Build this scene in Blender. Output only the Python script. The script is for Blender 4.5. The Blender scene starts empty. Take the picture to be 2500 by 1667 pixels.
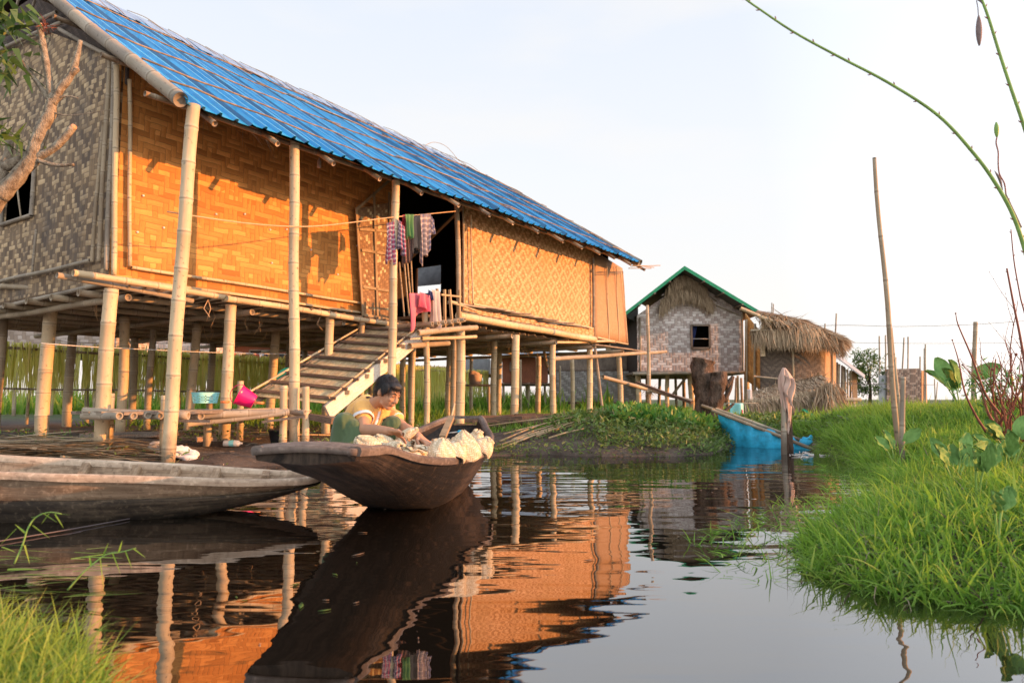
import bpy, bmesh, math, random
import numpy as np
from mathutils import Vector, Matrix, noise as mnoise

random.seed(7); RNG = np.random.default_rng(11)
C = bpy.context.scene.collection
R = math.radians

# ------------------------------------------------------------------ camera
CAM_H = 0.75; F = 1700.0; PITCH = math.atan(141.5 / 1700.0)
cam = bpy.data.cameras.new("camera"); cam.sensor_width = 36.0; cam.lens = F / 2500.0 * 36.0
cam.clip_start = 0.05; cam.clip_end = 6000
cam.dof.use_dof = True; cam.dof.focus_distance = 6.2; cam.dof.aperture_fstop = 3.2
cam_o = bpy.data.objects.new("camera", cam); C.objects.link(cam_o)
cam_o.location = (0, 0, CAM_H); cam_o.rotation_euler = (R(90) + PITCH, 0, 0)
bpy.context.scene.camera = cam_o

# ------------------------------------------------------------------ light
SUN_EL = R(9.5); SUN_DIR = Vector((math.cos(SUN_EL) * 0.995, -math.cos(SUN_EL) * 0.10, math.sin(SUN_EL))).normalized()
sl = bpy.data.lights.new("sun", 'SUN'); sl.energy = 5.0; sl.angle = R(0.6); sl.color = (1.0, 0.395, 0.105)
so = bpy.data.objects.new("sun", sl); C.objects.link(so)
so.rotation_euler = SUN_DIR.to_track_quat('Z', 'Y').to_euler()
world = bpy.data.worlds.new("World"); bpy.context.scene.world = world; world.use_nodes = True
nt = world.node_tree; nt.nodes.clear()
def wn(t, **k):
    n = nt.nodes.new(t)
    for a, b in k.items(): setattr(n, a, b)
    return n
w_out = wn('ShaderNodeOutputWorld'); w_bg = wn('ShaderNodeBackground')
sky = wn('ShaderNodeTexSky', sky_type='NISHITA', sun_disc=False, sun_elevation=SUN_EL,
         sun_rotation=math.atan2(SUN_DIR.x, SUN_DIR.y), air_density=1.0, dust_density=1.6, ozone_density=1.0)
tc = wn('ShaderNodeTexCoord'); sep = wn('ShaderNodeSeparateXYZ')
nt.links.new(tc.outputs['Generated'], sep.inputs[0])
# a thin bright veil of high cloud over the whole sky: pale at the horizon, opening to blue overhead
ramp = wn('ShaderNodeValToRGB'); nt.links.new(sep.outputs['Z'], ramp.inputs[0])
cr = ramp.color_ramp; cr.elements[0].position = 0.0; cr.elements[0].color = (6.9, 6.1, 5.7, 1)
cr.elements[1].position = 1.0; cr.elements[1].color = (4.6, 5.1, 6.2, 1)
for p_, c_ in ((0.05, (6.9, 6.5, 6.2, 1)), (0.16, (6.5, 6.4, 6.3, 1)), (0.30, (6.2, 6.35, 6.6, 1)), (0.48, (5.6, 5.95, 6.55, 1)), (0.7, (4.9, 5.4, 6.5, 1))):
    e = cr.elements.new(p_); e.color = c_
mp = wn('ShaderNodeMapping'); mp.inputs['Scale'].default_value = (1.2, 1.2, 4.5); nt.links.new(tc.outputs['Generated'], mp.inputs[0])
cn = wn('ShaderNodeTexNoise'); cn.inputs['Scale'].default_value = 1.7; cn.inputs['Detail'].default_value = 6; nt.links.new(mp.outputs[0], cn.inputs[0])
cmr = wn('ShaderNodeMapRange'); cmr.inputs[1].default_value = 0.5; cmr.inputs[2].default_value = 0.75; nt.links.new(cn.outputs[0], cmr.inputs[0])
cm = wn('ShaderNodeMixRGB'); cm.inputs[2].default_value = (6.6, 6.4, 6.2, 1)
cml = wn('ShaderNodeMath', operation='MULTIPLY'); cml.inputs[1].default_value = 0.85
nt.links.new(cmr.outputs[0], cml.inputs[0]); nt.links.new(cml.outputs[0], cm.inputs[0]); nt.links.new(ramp.outputs[0], cm.inputs[1])
mixs = wn('ShaderNodeMixRGB'); mixs.inputs[0].default_value = 0.92
nt.links.new(sky.outputs[0], mixs.inputs[1]); nt.links.new(cm.outputs[0], mixs.inputs[2])
# sky gain added towards the sun and behind the camera, filling shaded fronts
dt = wn('ShaderNodeVectorMath', operation='DOT_PRODUCT'); dt.inputs[1].default_value = (.74, -.67, 0); nt.links.new(tc.outputs['Generated'], dt.inputs[0])
gr_ = wn('ShaderNodeMapRange'); gr_.inputs[1].default_value = -.35; gr_.inputs[2].default_value = .9; gr_.inputs[3].default_value = 1.0; gr_.inputs[4].default_value = 2.1; nt.links.new(dt.outputs['Value'], gr_.inputs[0])
sm_ = wn('ShaderNodeVectorMath', operation='SCALE'); nt.links.new(mixs.outputs[0], sm_.inputs[0]); nt.links.new(gr_.outputs[0], sm_.inputs['Scale'])
nt.links.new(sm_.outputs[0], w_bg.inputs[0]); w_bg.inputs[1].default_value = 0.1
nt.links.new(w_bg.outputs[0], w_out.inputs[0])
vs = bpy.context.scene.view_settings; vs.view_transform = 'Standard'; vs.look = 'None'; vs.exposure = 0.70; vs.gamma = 1.0
bpy.context.scene.cycles.max_bounces = 6; bpy.context.scene.cycles.diffuse_bounces = 3
bpy.context.scene.cycles.glossy_bounces = 3; bpy.context.scene.cycles.transparent_max_bounces = 6
bpy.context.scene.cycles.use_denoising = True

# ------------------------------------------------------------------ pixel -> world (photograph pixels, 2500 wide)
_c, _s = math.cos(PITCH), math.sin(PITCH)
def ray(px, py):
    x = (px - 1250) / F; y = -(py - 833.5) / F
    return Vector((x, _c - y * _s, _s + y * _c))
EYE = Vector((0, 0, CAM_H))
def W(px, py, D):
    r = ray(px, py); return EYE + r * (D / r.y)
def Wz(px, py, z):
    r = ray(px, py); return EYE + r * ((z - CAM_H) / r.z)
HA = R(33.6); TV = Vector((math.sin(HA), math.cos(HA), 0)); NV = Vector((math.cos(HA), -math.sin(HA), 0))
def H(t, n, z): return TV * t + NV * n + Vector((0, 0, z))
def Hn(px, py, n):
    r = ray(px, py); return EYE + r * ((n - EYE.dot(NV)) / r.dot(NV))
def Ht(px, py, t):
    r = ray(px, py); return EYE + r * ((t - EYE.dot(TV)) / r.dot(TV))
def tz(p): return p.dot(TV), p.z
Z = Vector((0, 0, 1))

# ------------------------------------------------------------------ objects
ORG = {}
def tag(o, label=None, cat=None, group=None, kind=None):
    if label: o['label'] = label
    if cat: o['category'] = cat
    if group: o['group'] = group
    if kind: o['kind'] = kind
    return o
def empty(name, loc, label=None, cat=None, group=None, kind=None):
    o = bpy.data.objects.new(name, None); C.objects.link(o); o.location = loc
    o.empty_display_size = 0.2; ORG[o.name] = Vector(loc)
    return tag(o, label, cat, group, kind)
def copy_tree(o, parent=None):
    c = o.copy(); C.objects.link(c); c.parent = parent; ORG[c.name] = Vector(ORG.get(o.name, (0, 0, 0)))
    for ch in list(o.children): copy_tree(ch, c)
    return c
def link_mesh(me, name, mat, parent=None, org=None, smooth=True):
    o = bpy.data.objects.new(name, me); C.objects.link(o)
    if mat is not None and not me.materials: me.materials.append(mat)
    n = len(me.vertices); co = np.empty(n * 3, dtype=np.float32); me.vertices.foreach_get('co', co); co = co.reshape(-1, 3)
    if parent is not None:
        org = ORG[parent.name]; o.parent = parent; o.location = (0, 0, 0)
    else:
        if org is None:
            mn, mx = co.min(0), co.max(0); org = Vector(((mn[0] + mx[0]) / 2, (mn[1] + mx[1]) / 2, mn[2]))
        o.location = org
    co = co - np.array(org, dtype=np.float32)
    me.vertices.foreach_set('co', co.ravel()); ORG[o.name] = Vector(org)
    me.polygons.foreach_set('use_smooth', [smooth] * len(me.polygons)); me.update()
    return o

TMP = bpy.data.scenes.new('work')
class MB:
    def __init__(s): s.v = []; s.f = []; s.uv = []
    def poly(s, pts, uvs=None):
        b = len(s.v); s.v += [tuple(p) for p in pts]; s.f.append(tuple(range(b, b + len(pts))))
        s.uv.append(list(uvs) if uvs else [(0, 0)] * len(pts)); return s
    def prism(s, pts, off, uvs=None):
        """polygon pts extruded by off (front face = pts)"""
        n = len(pts); q = [Vector(p) + off for p in pts]; uvs = uvs or [(0, 0)] * n
        s.poly(pts, uvs); s.poly(q[::-1], uvs[::-1])
        for i in range(n):
            j = (i + 1) % n; s.poly([pts[j], pts[i], q[i], q[j]], [uvs[j], uvs[i], uvs[i], uvs[j]])
        return s
    def beam(s, p0, p1, w, h, up=Z, jag=0.0):
        p0 = Vector(p0); p1 = Vector(p1); d = (p1 - p0); L = d.length; d.normalize()
        x = d.cross(up)
        if x.length < 1e-4: x = d.cross(Vector((1, 0, 0)))
        x.normalize(); y = x.cross(d)
        seg = max(1, int(L / 0.35)); rings = []
        for k in range(seg + 1):
            c = p0.lerp(p1, k / seg); jx = random.uniform(-jag, jag); jy = random.uniform(-jag, jag)
            c = c + x * jx + y * jy
            rings.append(([c - x * w / 2 - y * h / 2, c + x * w / 2 - y * h / 2, c + x * w / 2 + y * h / 2, c - x * w / 2 + y * h / 2], L * k / seg))
        per = [0, w, w + h, 2 * w + h, 2 * w + 2 * h]
        for k in range(seg):
            (a, la), (b, lb) = rings[k], rings[k + 1]
            for i in range(4):
                j = (i + 1) % 4
                s.poly([a[i], a[j], b[j], b[i]], [(per[i], la), (per[i + 1], la), (per[i + 1], lb), (per[i], lb)])
        s.poly(rings[0][0][::-1], [(0, 0), (w, 0), (w, h), (0, h)]); s.poly(rings[-1][0], [(0, 0), (w, 0), (w, h), (0, h)])
        return s
    def box(s, c, sx, sy, sz, rz=0.0):
        m = Matrix.Rotation(rz, 3, 'Z'); c = Vector(c)
        return s.beam(c + m @ Vector((0, -sy / 2, 0)), c + m @ Vector((0, sy / 2, 0)), sx, sz)
    def tube(s, pts, rad, seg=8, cap=True, vs=1.0, v0=0.0, hollow=0.0):
        pts = [Vector(p) for p in pts]; n = len(pts)
        if not hasattr(rad, '__len__'): rad = [rad] * n
        t = (pts[1] - pts[0]).normalized(); up = Z if abs(t.z) < 0.9 else Vector((1, 0, 0))
        x = t.cross(up).normalized(); L = v0; base = len(s.v)
        for k in range(n):
            tt = (pts[min(k + 1, n - 1)] - pts[max(k - 1, 0)]).normalized()
            x = (x - tt * x.dot(tt)).normalized(); y = tt.cross(x)
            for i in range(seg):
                a = 2 * math.pi * i / seg; s.v.append(tuple(pts[k] + (x * math.cos(a) + y * math.sin(a)) * rad[k]))
        Ls = [v0]
        for k in range(1, n): Ls.append(Ls[-1] + (pts[k] - pts[k - 1]).length / vs)
        for k in range(n - 1):
            for i in range(seg):
                j = (i + 1) % seg
                s.f.append((base + k * seg + i, base + k * seg + j, base + (k + 1) * seg + j, base + (k + 1) * seg + i))
                s.uv.append([(i / seg, Ls[k]), ((i + 1) / seg, Ls[k]), ((i + 1) / seg, Ls[k + 1]), (i / seg, Ls[k + 1])])
        if cap:
            s.f.append(tuple(base + i for i in range(seg))[::-1]); s.uv.append([(i / seg, Ls[0] + .5) for i in range(seg)])
            s.f.append(tuple(base + (n - 1) * seg + i for i in range(seg))); s.uv.append([(i / seg, Ls[-1] + .5) for i in range(seg)])
        return s
    def bamboo(s, p0, p1, r0, r1=None, spacing=0.33, bend=0.0, seg=10, wob=0.006):
        """a culm with swollen nodes; v of the UV map is an integer at each node"""
        p0 = Vector(p0); p1 = Vector(p1); r1 = r0 * 0.92 if r1 is None else r1
        L = (p1 - p0).length; d = (p1 - p0) / L; side = d.cross(Z)
        if side.length < 0.05: side = d.cross(Vector((0, 1, 0)))
        side.normalize(); k = 0; x = -random.random() * spacing; sv = []
        while x < L:
            for q, rr in ((-0.022, 1.0), (-0.007, 1.05), (0.0, 1.015), (0.009, 1.055), (0.026, 0.985)): sv.append((x + q, rr, k + q / spacing))
            sv.append((x + spacing * 0.5, 0.975, k + 0.5)); x += spacing * random.uniform(0.9, 1.12); k += 1
        pts, rad, vv = [], [], []
        ph = random.random() * 6
        def put(xx, rr, v):
            u = xx / L; pts.append(p0 + d * xx + side * (bend * 4 * u * (1 - u) + wob * math.sin(xx * 3 + ph)) + Z * (0 if abs(d.z) > .8 else wob * math.sin(xx * 2.3 + ph * 2)))
            rad.append((r0 + (r1 - r0) * u) * rr); vv.append(v)
        sv = [q for q in sv if 0.004 < q[0] < L - 0.004]
        if not sv: sv = [(L * .5, 1.0, .5)]
        put(0, 1.0, sv[0][2] - sv[0][0] / spacing)
        for q in sv: put(*q)
        put(L, 1.0, sv[-1][2] + (L - sv[-1][0]) / spacing)
        n0 = len(s.uv); s.tube(pts, rad, seg, cap=False, vs=1.0); 
        for kk in range(len(pts) - 1):
            for i in range(seg):
                s.uv[n0 + kk * seg + i] = [(i / seg, vv[kk]), ((i + 1) / seg, vv[kk]), ((i + 1) / seg, vv[kk + 1]), (i / seg, vv[kk + 1])]
        b = len(s.v) - len(pts) * seg
        # hollow cut ends
        for ring, pc, rr, dd in ((b, pts[0], rad[0], d), (b + (len(pts) - 1) * seg, pts[-1], rad[-1], -d)):
            inn = len(s.v)
            for dep in (0, 0.02):
                for i in range(seg):
                    v = Vector(s.v[ring + i]) - pc; s.v.append(tuple(pc + v * 0.68 + dd * dep))
            for i in range(seg):
                j = (i + 1) % seg
                s.f.append((ring + i, ring + j, inn + j, inn + i)); s.uv.append([(0, .5)] * 4)
                s.f.append((inn + i, inn + j, inn + seg + j, inn + seg + i)); s.uv.append([(0, 0.01)] * 4)
            s.f.append(tuple(inn + seg + i for i in range(seg))); s.uv.append([(0, 0.01)] * seg)
        return s
    def ell(s, c, rx, ry, rz, m=None, nu=12, nv=8):
        m = m or Matrix.Identity(3); c = Vector(c); b = len(s.v)
        s.v.append(tuple(c + m @ Vector((0, 0, -rz))))
        for j in range(1, nv):
            ph = -math.pi / 2 + math.pi * j / nv
            for i in range(nu):
                a = 2 * math.pi * i / nu
                s.v.append(tuple(c + m @ Vector((rx * math.cos(ph) * math.cos(a), ry * math.cos(ph) * math.sin(a), rz * math.sin(ph)))))
        s.v.append(tuple(c + m @ Vector((0, 0, rz)))); top = len(s.v) - 1
        for i in range(nu):
            k = (i + 1) % nu
            s.f.append((b, b + 1 + k, b + 1 + i)); s.uv.append([(0, 0)] * 3)
            s.f.append((top, b + 1 + (nv - 2) * nu + i, b + 1 + (nv - 2) * nu + k)); s.uv.append([(0, 1)] * 3)
        for j in range(nv - 2):
            for i in range(nu):
                k = (i + 1) % nu; q = b + 1 + j * nu
                s.f.append((q + i, q + k, q + nu + k, q + nu + i))
                s.uv.append([(i / nu, j / nv), ((i + 1) / nu, j / nv), ((i + 1) / nu, (j + 1) / nv), (i / nu, (j + 1) / nv)])
        return s
    def caps(s, p0, p1, r0, r1, seg=14):
        p0 = Vector(p0); p1 = Vector(p1); d = (p1 - p0).normalized(); pts, rad = [], []
        for k in range(6):
            a = math.pi / 2 * k / 5; pts.append(p0 - d * r0 * math.cos(a)); rad.append(max(r0 * math.sin(a), 1e-4))
        for k in range(6):
            a = math.pi / 2 * (1 - k / 5); pts.append(p1 + d * r1 * math.cos(a)); rad.append(max(r1 * math.sin(a), 1e-4))
        return s.tube(pts, rad, seg)
    def grid(s, fn, nu, nv, closed_u=False):
        """fn(i/nu, j/nv) -> (point, (u,v))"""
        b = len(s.v); uvv = []
        for j in range(nv + 1):
            for i in range(nu + 1):
                p, uv = fn(i / nu, j / nv); s.v.append(tuple(p)); uvv.append(uv)
        for j in range(nv):
            for i in range(nu):
                q = [j * (nu + 1) + i, j * (nu + 1) + i + 1, (j + 1) * (nu + 1) + i + 1, (j + 1) * (nu + 1) + i]
                s.f.append(tuple(b + k for k in q)); s.uv.append([uvv[k] for k in q])
        return s
    def mesh(s, name):
        me = bpy.data.meshes.new(name); me.from_pydata(s.v, [], s.f); l = me.uv_layers.new(name='UVMap')
        flat = np.array([c for u in s.uv for q in u for c in (q[0], q[1])], dtype=np.float32)
        l.data.foreach_set('uv', flat); return me
    def build(s, name, mat, parent=None, smooth=True, org=None, solid=0, sub=0, remesh=0, smo=0):
        me = s.mesh(name)
        if solid or sub or remesh:
            o = bpy.data.objects.new('tmp', me); C.objects.link(o)
            if remesh:
                m = o.modifiers.new('r', 'REMESH'); m.mode = 'VOXEL'; m.voxel_size = remesh
            if smo:
                m = o.modifiers.new('s', 'SMOOTH'); m.iterations = smo; m.factor = 0.5
            if solid:
                m = o.modifiers.new('o', 'SOLIDIFY'); m.thickness = solid; m.offset = 0
            if sub:
                m = o.modifiers.new('u', 'SUBSURF'); m.levels = sub; m.render_levels = sub
            C.objects.unlink(o); TMP.collection.objects.link(o)
            with bpy.context.temp_override(scene=TMP, view_layer=TMP.view_layers[0]): dg = bpy.context.evaluated_depsgraph_get(); dg.update()
            me2 = bpy.data.meshes.new_from_object(o.evaluated_get(dg)); bpy.data.objects.remove(o); bpy.data.meshes.remove(me); me = me2; me.name = name
        return link_mesh(me, name, mat, parent, org, smooth)

def cr_interp(keys, x):
    """Catmull-Rom through [(x, v1, v2, ...)]"""
    n = len(keys)
    if x <= keys[0][0]: return keys[0][1:]
    if x >= keys[-1][0]: return keys[-1][1:]
    i = max(k for k in range(n - 1) if keys[k][0] <= x)
    p1, p2 = keys[i], keys[i + 1]; p0 = keys[max(i - 1, 0)]; p3 = keys[min(i + 2, n - 1)]
    h = p2[0] - p1[0]; t = (x - p1[0]) / h; out = []
    for k in range(1, len(p1)):
        m1 = (p2[k] - p0[k]) / max(p2[0] - p0[0], 1e-6) * h; m2 = (p3[k] - p1[k]) / max(p3[0] - p1[0], 1e-6) * h
        out.append((2 * t**3 - 3 * t**2 + 1) * p1[k] + (t**3 - 2 * t**2 + t) * m1 + (-2 * t**3 + 3 * t**2) * p2[k] + (t**3 - t**2) * m2)
    return out
def path(keys, n):
    """smooth path through points"""
    ks = [(i,) + tuple(k) for i, k in enumerate(keys)]
    return [cr_interp(ks, (len(keys) - 1) * i / (n - 1)) for i in range(n)]

def ribbons(P, D, L, Wd, droop=0.0, seg=3, twist=None, name='x', taper=1.3, side=None):
    """many narrow leaves / straws as quads: P,D (n,3), L,Wd,(n,)"""
    P = np.asarray(P, float); n = len(P); D = np.asarray(D, float); D /= np.linalg.norm(D, axis=1)[:, None] + 1e-9
    L = np.broadcast_to(L, (n,)); Wd = np.broadcast_to(Wd, (n,)); droop = np.broadcast_to(droop, (n,))
    if side is None:
        a = RNG.uniform(0, 2 * np.pi, n); side = np.stack([np.cos(a), np.sin(a), np.zeros(n)], 1)
    side = side - D * (side * D).sum(1)[:, None]; side /= np.linalg.norm(side, axis=1)[:, None] + 1e-9
    V = np.zeros((n, seg + 1, 2, 3)); hg = np.zeros((n, seg + 1, 2))
    for k in range(seg + 1):
        s_ = k / seg; c = P + D * (L * s_)[:, None]; c[:, 2] -= droop * L * s_ ** 2
        w = Wd * max(1 - s_ ** taper, 0.06) * 0.5
        V[:, k, 0] = c - side * w[:, None]; V[:, k, 1] = c + side * w[:, None]; hg[:, k] = s_
    rnd = np.repeat(RNG.random(n), (seg + 1) * 2)
    base = (np.arange(n) * (seg + 1) * 2)[:, None]
    q = np.concatenate([np.stack([base[:, 0] + 2 * k, base[:, 0] + 2 * k + 1, base[:, 0] + 2 * k + 3, base[:, 0] + 2 * k + 2], 1) for k in range(seg)], 0)
    return V.reshape(-1, 3), q, rnd, hg.ravel()
def np_obj(parts, name, mat, parent=None, org=None, smooth=True):
    off = 0; Vs, Qs, Rs, Hs = [], [], [], []
    for V, q, r, h in parts: Vs.append(V); Qs.append(q + off); Rs.append(r); Hs.append(h); off += len(V)
    V = np.concatenate(Vs).astype(np.float32); Q = np.concatenate(Qs).astype(np.int32)
    me = bpy.data.meshes.new(name); me.vertices.add(len(V)); me.vertices.foreach_set('co', V.ravel())
    me.loops.add(Q.size); me.loops.foreach_set('vertex_index', Q.ravel()); me.polygons.add(len(Q))
    me.polygons.foreach_set('loop_start', np.arange(0, Q.size, 4, dtype=np.int32)); me.update(calc_edges=True)
    a = me.attributes.new('rnd', 'FLOAT', 'POINT'); a.data.foreach_set('value', np.concatenate(Rs).astype(np.float32))
    a = me.attributes.new('hgt', 'FLOAT', 'POINT'); a.data.foreach_set('value', np.concatenate(Hs).astype(np.float32))
    return link_mesh(me, name, mat, parent, org, smooth)

# ------------------------------------------------------------------ materials
class NT:
    def __init__(s, name):
        s.m = bpy.data.materials.new(name); s.m.use_nodes = True; s.t = s.m.node_tree; s.t.nodes.clear()
        s.out = s.n('ShaderNodeOutputMaterial'); s.b = s.n('ShaderNodeBsdfPrincipled'); s.l(s.b.outputs[0], s.out.inputs[0])
    def n(s, t, **k):
        x = s.t.nodes.new(t)
        for a, b in k.items(): setattr(x, a, b)
        return x
    def l(s, a, b): s.t.links.new(a, b)
    def set(s, sock, v):
        if isinstance(v, bpy.types.NodeSocket): s.l(v, sock)
        else: sock.default_value = v
    def math(s, op, a, b=None, c=None):
        x = s.n('ShaderNodeMath', operation=op)
        for i, v in enumerate((a, b, c)):
            if v is not None: s.set(x.inputs[i], v)
        return x.outputs[0]
    def mix(s, f, a, b, mode='MIX'):
        x = s.n('ShaderNodeMixRGB', blend_type=mode)
        for i, v in enumerate((f, a, b)):
            s.set(x.inputs[i], (tuple(v) + (1,) if isinstance(v, tuple) and len(v) == 3 else v))
        return x.outputs[0]
    def noise(s, scale, detail=3, vec=None, stretch=None, rough=0.5):
        x = s.n('ShaderNodeTexNoise'); x.inputs['Scale'].default_value = scale; x.inputs['Detail'].default_value = detail
        x.inputs['Roughness'].default_value = rough
        if vec is None: vec = s.n('ShaderNodeTexCoord').outputs['Object']
        if stretch:
            m = s.n('ShaderNodeMapping'); m.inputs['Scale'].default_value = stretch; s.l(vec, m.inputs[0]); vec = m.outputs[0]
        s.l(vec, x.inputs[0]); return x.outputs[0]
    def rng(s, v, a, b, c=0.0, d=1.0):
        x = s.n('ShaderNodeMapRange'); s.l(v, x.inputs[0])
        for i, k in enumerate((a, b, c, d)): x.inputs[i + 1].default_value = k
        return x.outputs[0]
    def uv(s):
        x = s.n('ShaderNodeSeparateXYZ'); t = s.n('ShaderNodeTexCoord'); s.l(t.outputs['UV'], x.inputs[0]); return x.outputs[0], x.outputs[1], t.outputs['UV']
    def bump(s, h, strength=0.3, dist=0.01):
        x = s.n('ShaderNodeBump'); x.inputs['Strength'].default_value = strength; x.inputs['Distance'].default_value = dist
        s.l(h, x.inputs['Height']); s.l(x.outputs[0], s.b.inputs['Normal'])
    def fin(s, col, rough=0.7, spec=0.3):
        s.set(s.b.inputs['Base Color'], col if not (isinstance(col, tuple) and len(col) == 3) else col + (1,))
        s.set(s.b.inputs['Roughness'], rough); s.b.inputs['Specular IOR Level'].default_value = spec; return s.m
def sc(c, k): return tuple(min(x * k, 1) for x in c)
def plain(name, c, var=0.25, scale=6, rough=0.7, bump=0.0, stretch=None, spec=0.3, bd=0.01, objvar=0.0, c2=None):
    N = NT(name); f = N.noise(scale, 5, stretch=stretch, rough=0.6); f = N.rng(f, 0.3, 0.7)
    col = N.mix(f, sc(c, 1 - var), c2 or sc(c, 1 + var))
    if objvar:
        oi = N.n('ShaderNodeObjectInfo'); col = N.mix(N.rng(oi.outputs['Random'], 0, 1, 0, 1), col, N.mix(1.0, col, sc((1, 1, 1), 1 - objvar), 'MULTIPLY'))
    if bump: N.bump(N.noise(scale * 4, 4, stretch=stretch), bump, bd)
    return N.fin(col, rough, spec)
def bamboo_mat(name, c, c2, node=(0.10, 0.06, 0.03), wear=0.5, rough=0.55):
    N = NT(name); u, v, uvv = N.uv()
    oi = N.n('ShaderNodeObjectInfo'); rnd = oi.outputs['Random']
    f = N.rng(N.noise(1.6, 4, stretch=(1, 1, .6)), 0.35, 0.65)
    col = N.mix(f, c, c2)
    # each internode its own tone
    wnz = N.n('ShaderNodeTexWhiteNoise', noise_dimensions='2D'); cmb = N.n('ShaderNodeCombineXYZ')
    N.l(N.math('FLOOR', v), cmb.inputs[0]); N.l(rnd, cmb.inputs[1]); N.l(cmb.outputs[0], wnz.inputs[0])
    col = N.mix(0.22, col, N.mix(wnz.outputs[0], (0.15, 0.10, 0.05), (0.75, 0.62, 0.40)))
    # long fibres
    m = N.n('ShaderNodeMapping'); m.inputs['Scale'].default_value = (26, 1.2, 1); N.l(uvv, m.inputs[0])
    fib = N.n('ShaderNodeTexNoise'); fib.inputs['Scale'].default_value = 3; fib.inputs['Detail'].default_value = 4; N.l(m.outputs[0], fib.inputs[0])
    col = N.mix(N.rng(fib.outputs[0], .45, .75, 0, .45), col, sc(c2, .5))
    sp = N.rng(N.noise(22, 3), .62, .74); col = N.mix(N.math('MULTIPLY', sp, wear), col, (0.09, 0.07, 0.055))
    fr = N.math('ABSOLUTE', N.math('SUBTRACT', N.math('FRACT', N.math('ADD', v, .5)), .5))
    ring = N.rng(fr, 0.012, 0.035, 1, 0); halo = N.rng(fr, 0.03, 0.12, 1, 0)
    col = N.mix(N.math('MULTIPLY', halo, .25), col, (0.62, 0.55, 0.42)); col = N.mix(N.math('MULTIPLY', ring, .5), col, node)
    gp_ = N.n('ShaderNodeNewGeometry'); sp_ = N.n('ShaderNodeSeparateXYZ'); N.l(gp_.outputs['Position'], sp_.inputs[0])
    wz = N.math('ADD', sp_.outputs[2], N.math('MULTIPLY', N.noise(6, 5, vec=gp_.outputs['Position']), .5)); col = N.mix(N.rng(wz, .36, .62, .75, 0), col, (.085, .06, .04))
    N.bump(fib.outputs[0], 0.25, 0.004)
    return N.fin(col, rough, 0.35)
def weave(name, cA, cB, cV, cell=0.05, mode='zig', k=8, gap=(0.05, 0.03, 0.015), stain=(0.1, 0.08, 0.06), stain_amt=0.3, gapw=0.10, ratio=1.0, run=4, over_n=2, vmix=0.35, wobble=0.012, pale=None, irr=5.0, irr_s=.09):
    N = NT(name); u, v, uvv = N.uv()
    dn = N.n('ShaderNodeTexNoise'); dn.inputs['Scale'].default_value = 2.2; dn.inputs['Detail'].default_value = 3; N.l(uvv, dn.inputs[0])
    ds = N.n('ShaderNodeSeparateXYZ'); N.l(dn.outputs['Color'], ds.inputs[0])
    u = N.math('MULTIPLY_ADD', N.math('SUBTRACT', ds.outputs[0], .5), wobble * 6, u); v = N.math('MULTIPLY_ADD', N.math('SUBTRACT', ds.outputs[1], .5), wobble * 6, v)
    U = N.math('DIVIDE', u, cell); V_ = N.math('DIVIDE', v, cell * ratio)
    i = N.math('FLOOR', U); j = N.math('FLOOR', V_); fu = N.math('FRACT', U); fv = N.math('FRACT', V_)
    if mode == 'zig': p = N.math('ADD', N.math('PINGPONG', i, float(k)), j)
    elif mode == 'diamond': p = N.math('ADD', N.math('PINGPONG', i, float(k)), N.math('PINGPONG', j, float(k)))
    elif mode == 'vzig': p = N.math('ADD', N.math('PINGPONG', j, float(k)), i)
    else: p = N.math('ADD', i, j)
    jn = N.n('ShaderNodeTexNoise'); jn.inputs['Scale'].default_value = irr_s / cell; jn.inputs['Detail'].default_value = 1; N.l(uvv, jn.inputs[0])
    p = N.math('ADD', p, N.math('FLOOR', N.math('MULTIPLY', jn.outputs[0], irr)))
    pm = N.math('FLOORED_MODULO', p, float(run)); over = N.math('LESS_THAN', pm, float(over_n) - .01)
    grp = N.math('FLOOR', N.math('DIVIDE', p, float(run)))
    def wn_(a, b, o):
        w = N.n('ShaderNodeTexWhiteNoise', noise_dimensions='3D'); c = N.n('ShaderNodeCombineXYZ')
        N.l(a, c.inputs[0]); N.l(b, c.inputs[1]); c.inputs[2].default_value = o; N.l(c.outputs[0], w.inputs[0]); return w.outputs[0]
    rh = wn_(j, grp, 1.5); rv = wn_(i, grp, 7.5)
    ch = N.mix(rh, cA, cB); cv = N.mix(rv, cV, N.mix(vmix, cV, cB))
    edge_h = N.math('MINIMUM', fv, N.math('SUBTRACT', 1.0, fv)); edge_v = N.math('MINIMUM', fu, N.math('SUBTRACT', 1.0, fu))
    def pick(a, b): return N.math('ADD', N.math('MULTIPLY', a, over), N.math('MULTIPLY', b, N.math('SUBTRACT', 1.0, over)))
    edge = pick(edge_h, edge_v); col = N.mix(over, cv, ch)
    fb = N.noise(7, 4, vec=uvv, stretch=(3, 22, 1)); fb2 = N.noise(7, 4, vec=uvv, stretch=(22, 3, 1))
    fib = pick(fb, fb2)
    fib = pick(fb, fb2); col = N.mix(N.rng(fib, .4, .75, 0, .35), col, sc(cB, .45))
    e = N.rng(edge, 0.0, gapw, 1, 0); col = N.mix(N.math('MULTIPLY', e, .75), col, gap)
    st = N.rng(N.noise(1.3, 8, vec=uvv, stretch=(1, .6, 1), rough=.72), .47, .66); col = N.mix(N.math('MULTIPLY', st, stain_amt), col, stain)
    if pale:
        hole = wn_(i, j, 3.3); col = N.mix(N.math('MULTIPLY', N.math('GREATER_THAN', hole, .9), .5), col, pale)
    hgt = N.rng(edge, 0, .35)
    N.bump(N.math('ADD', hgt, N.math('MULTIPLY', over, .5)), 0.55, cell * 0.12)
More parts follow.
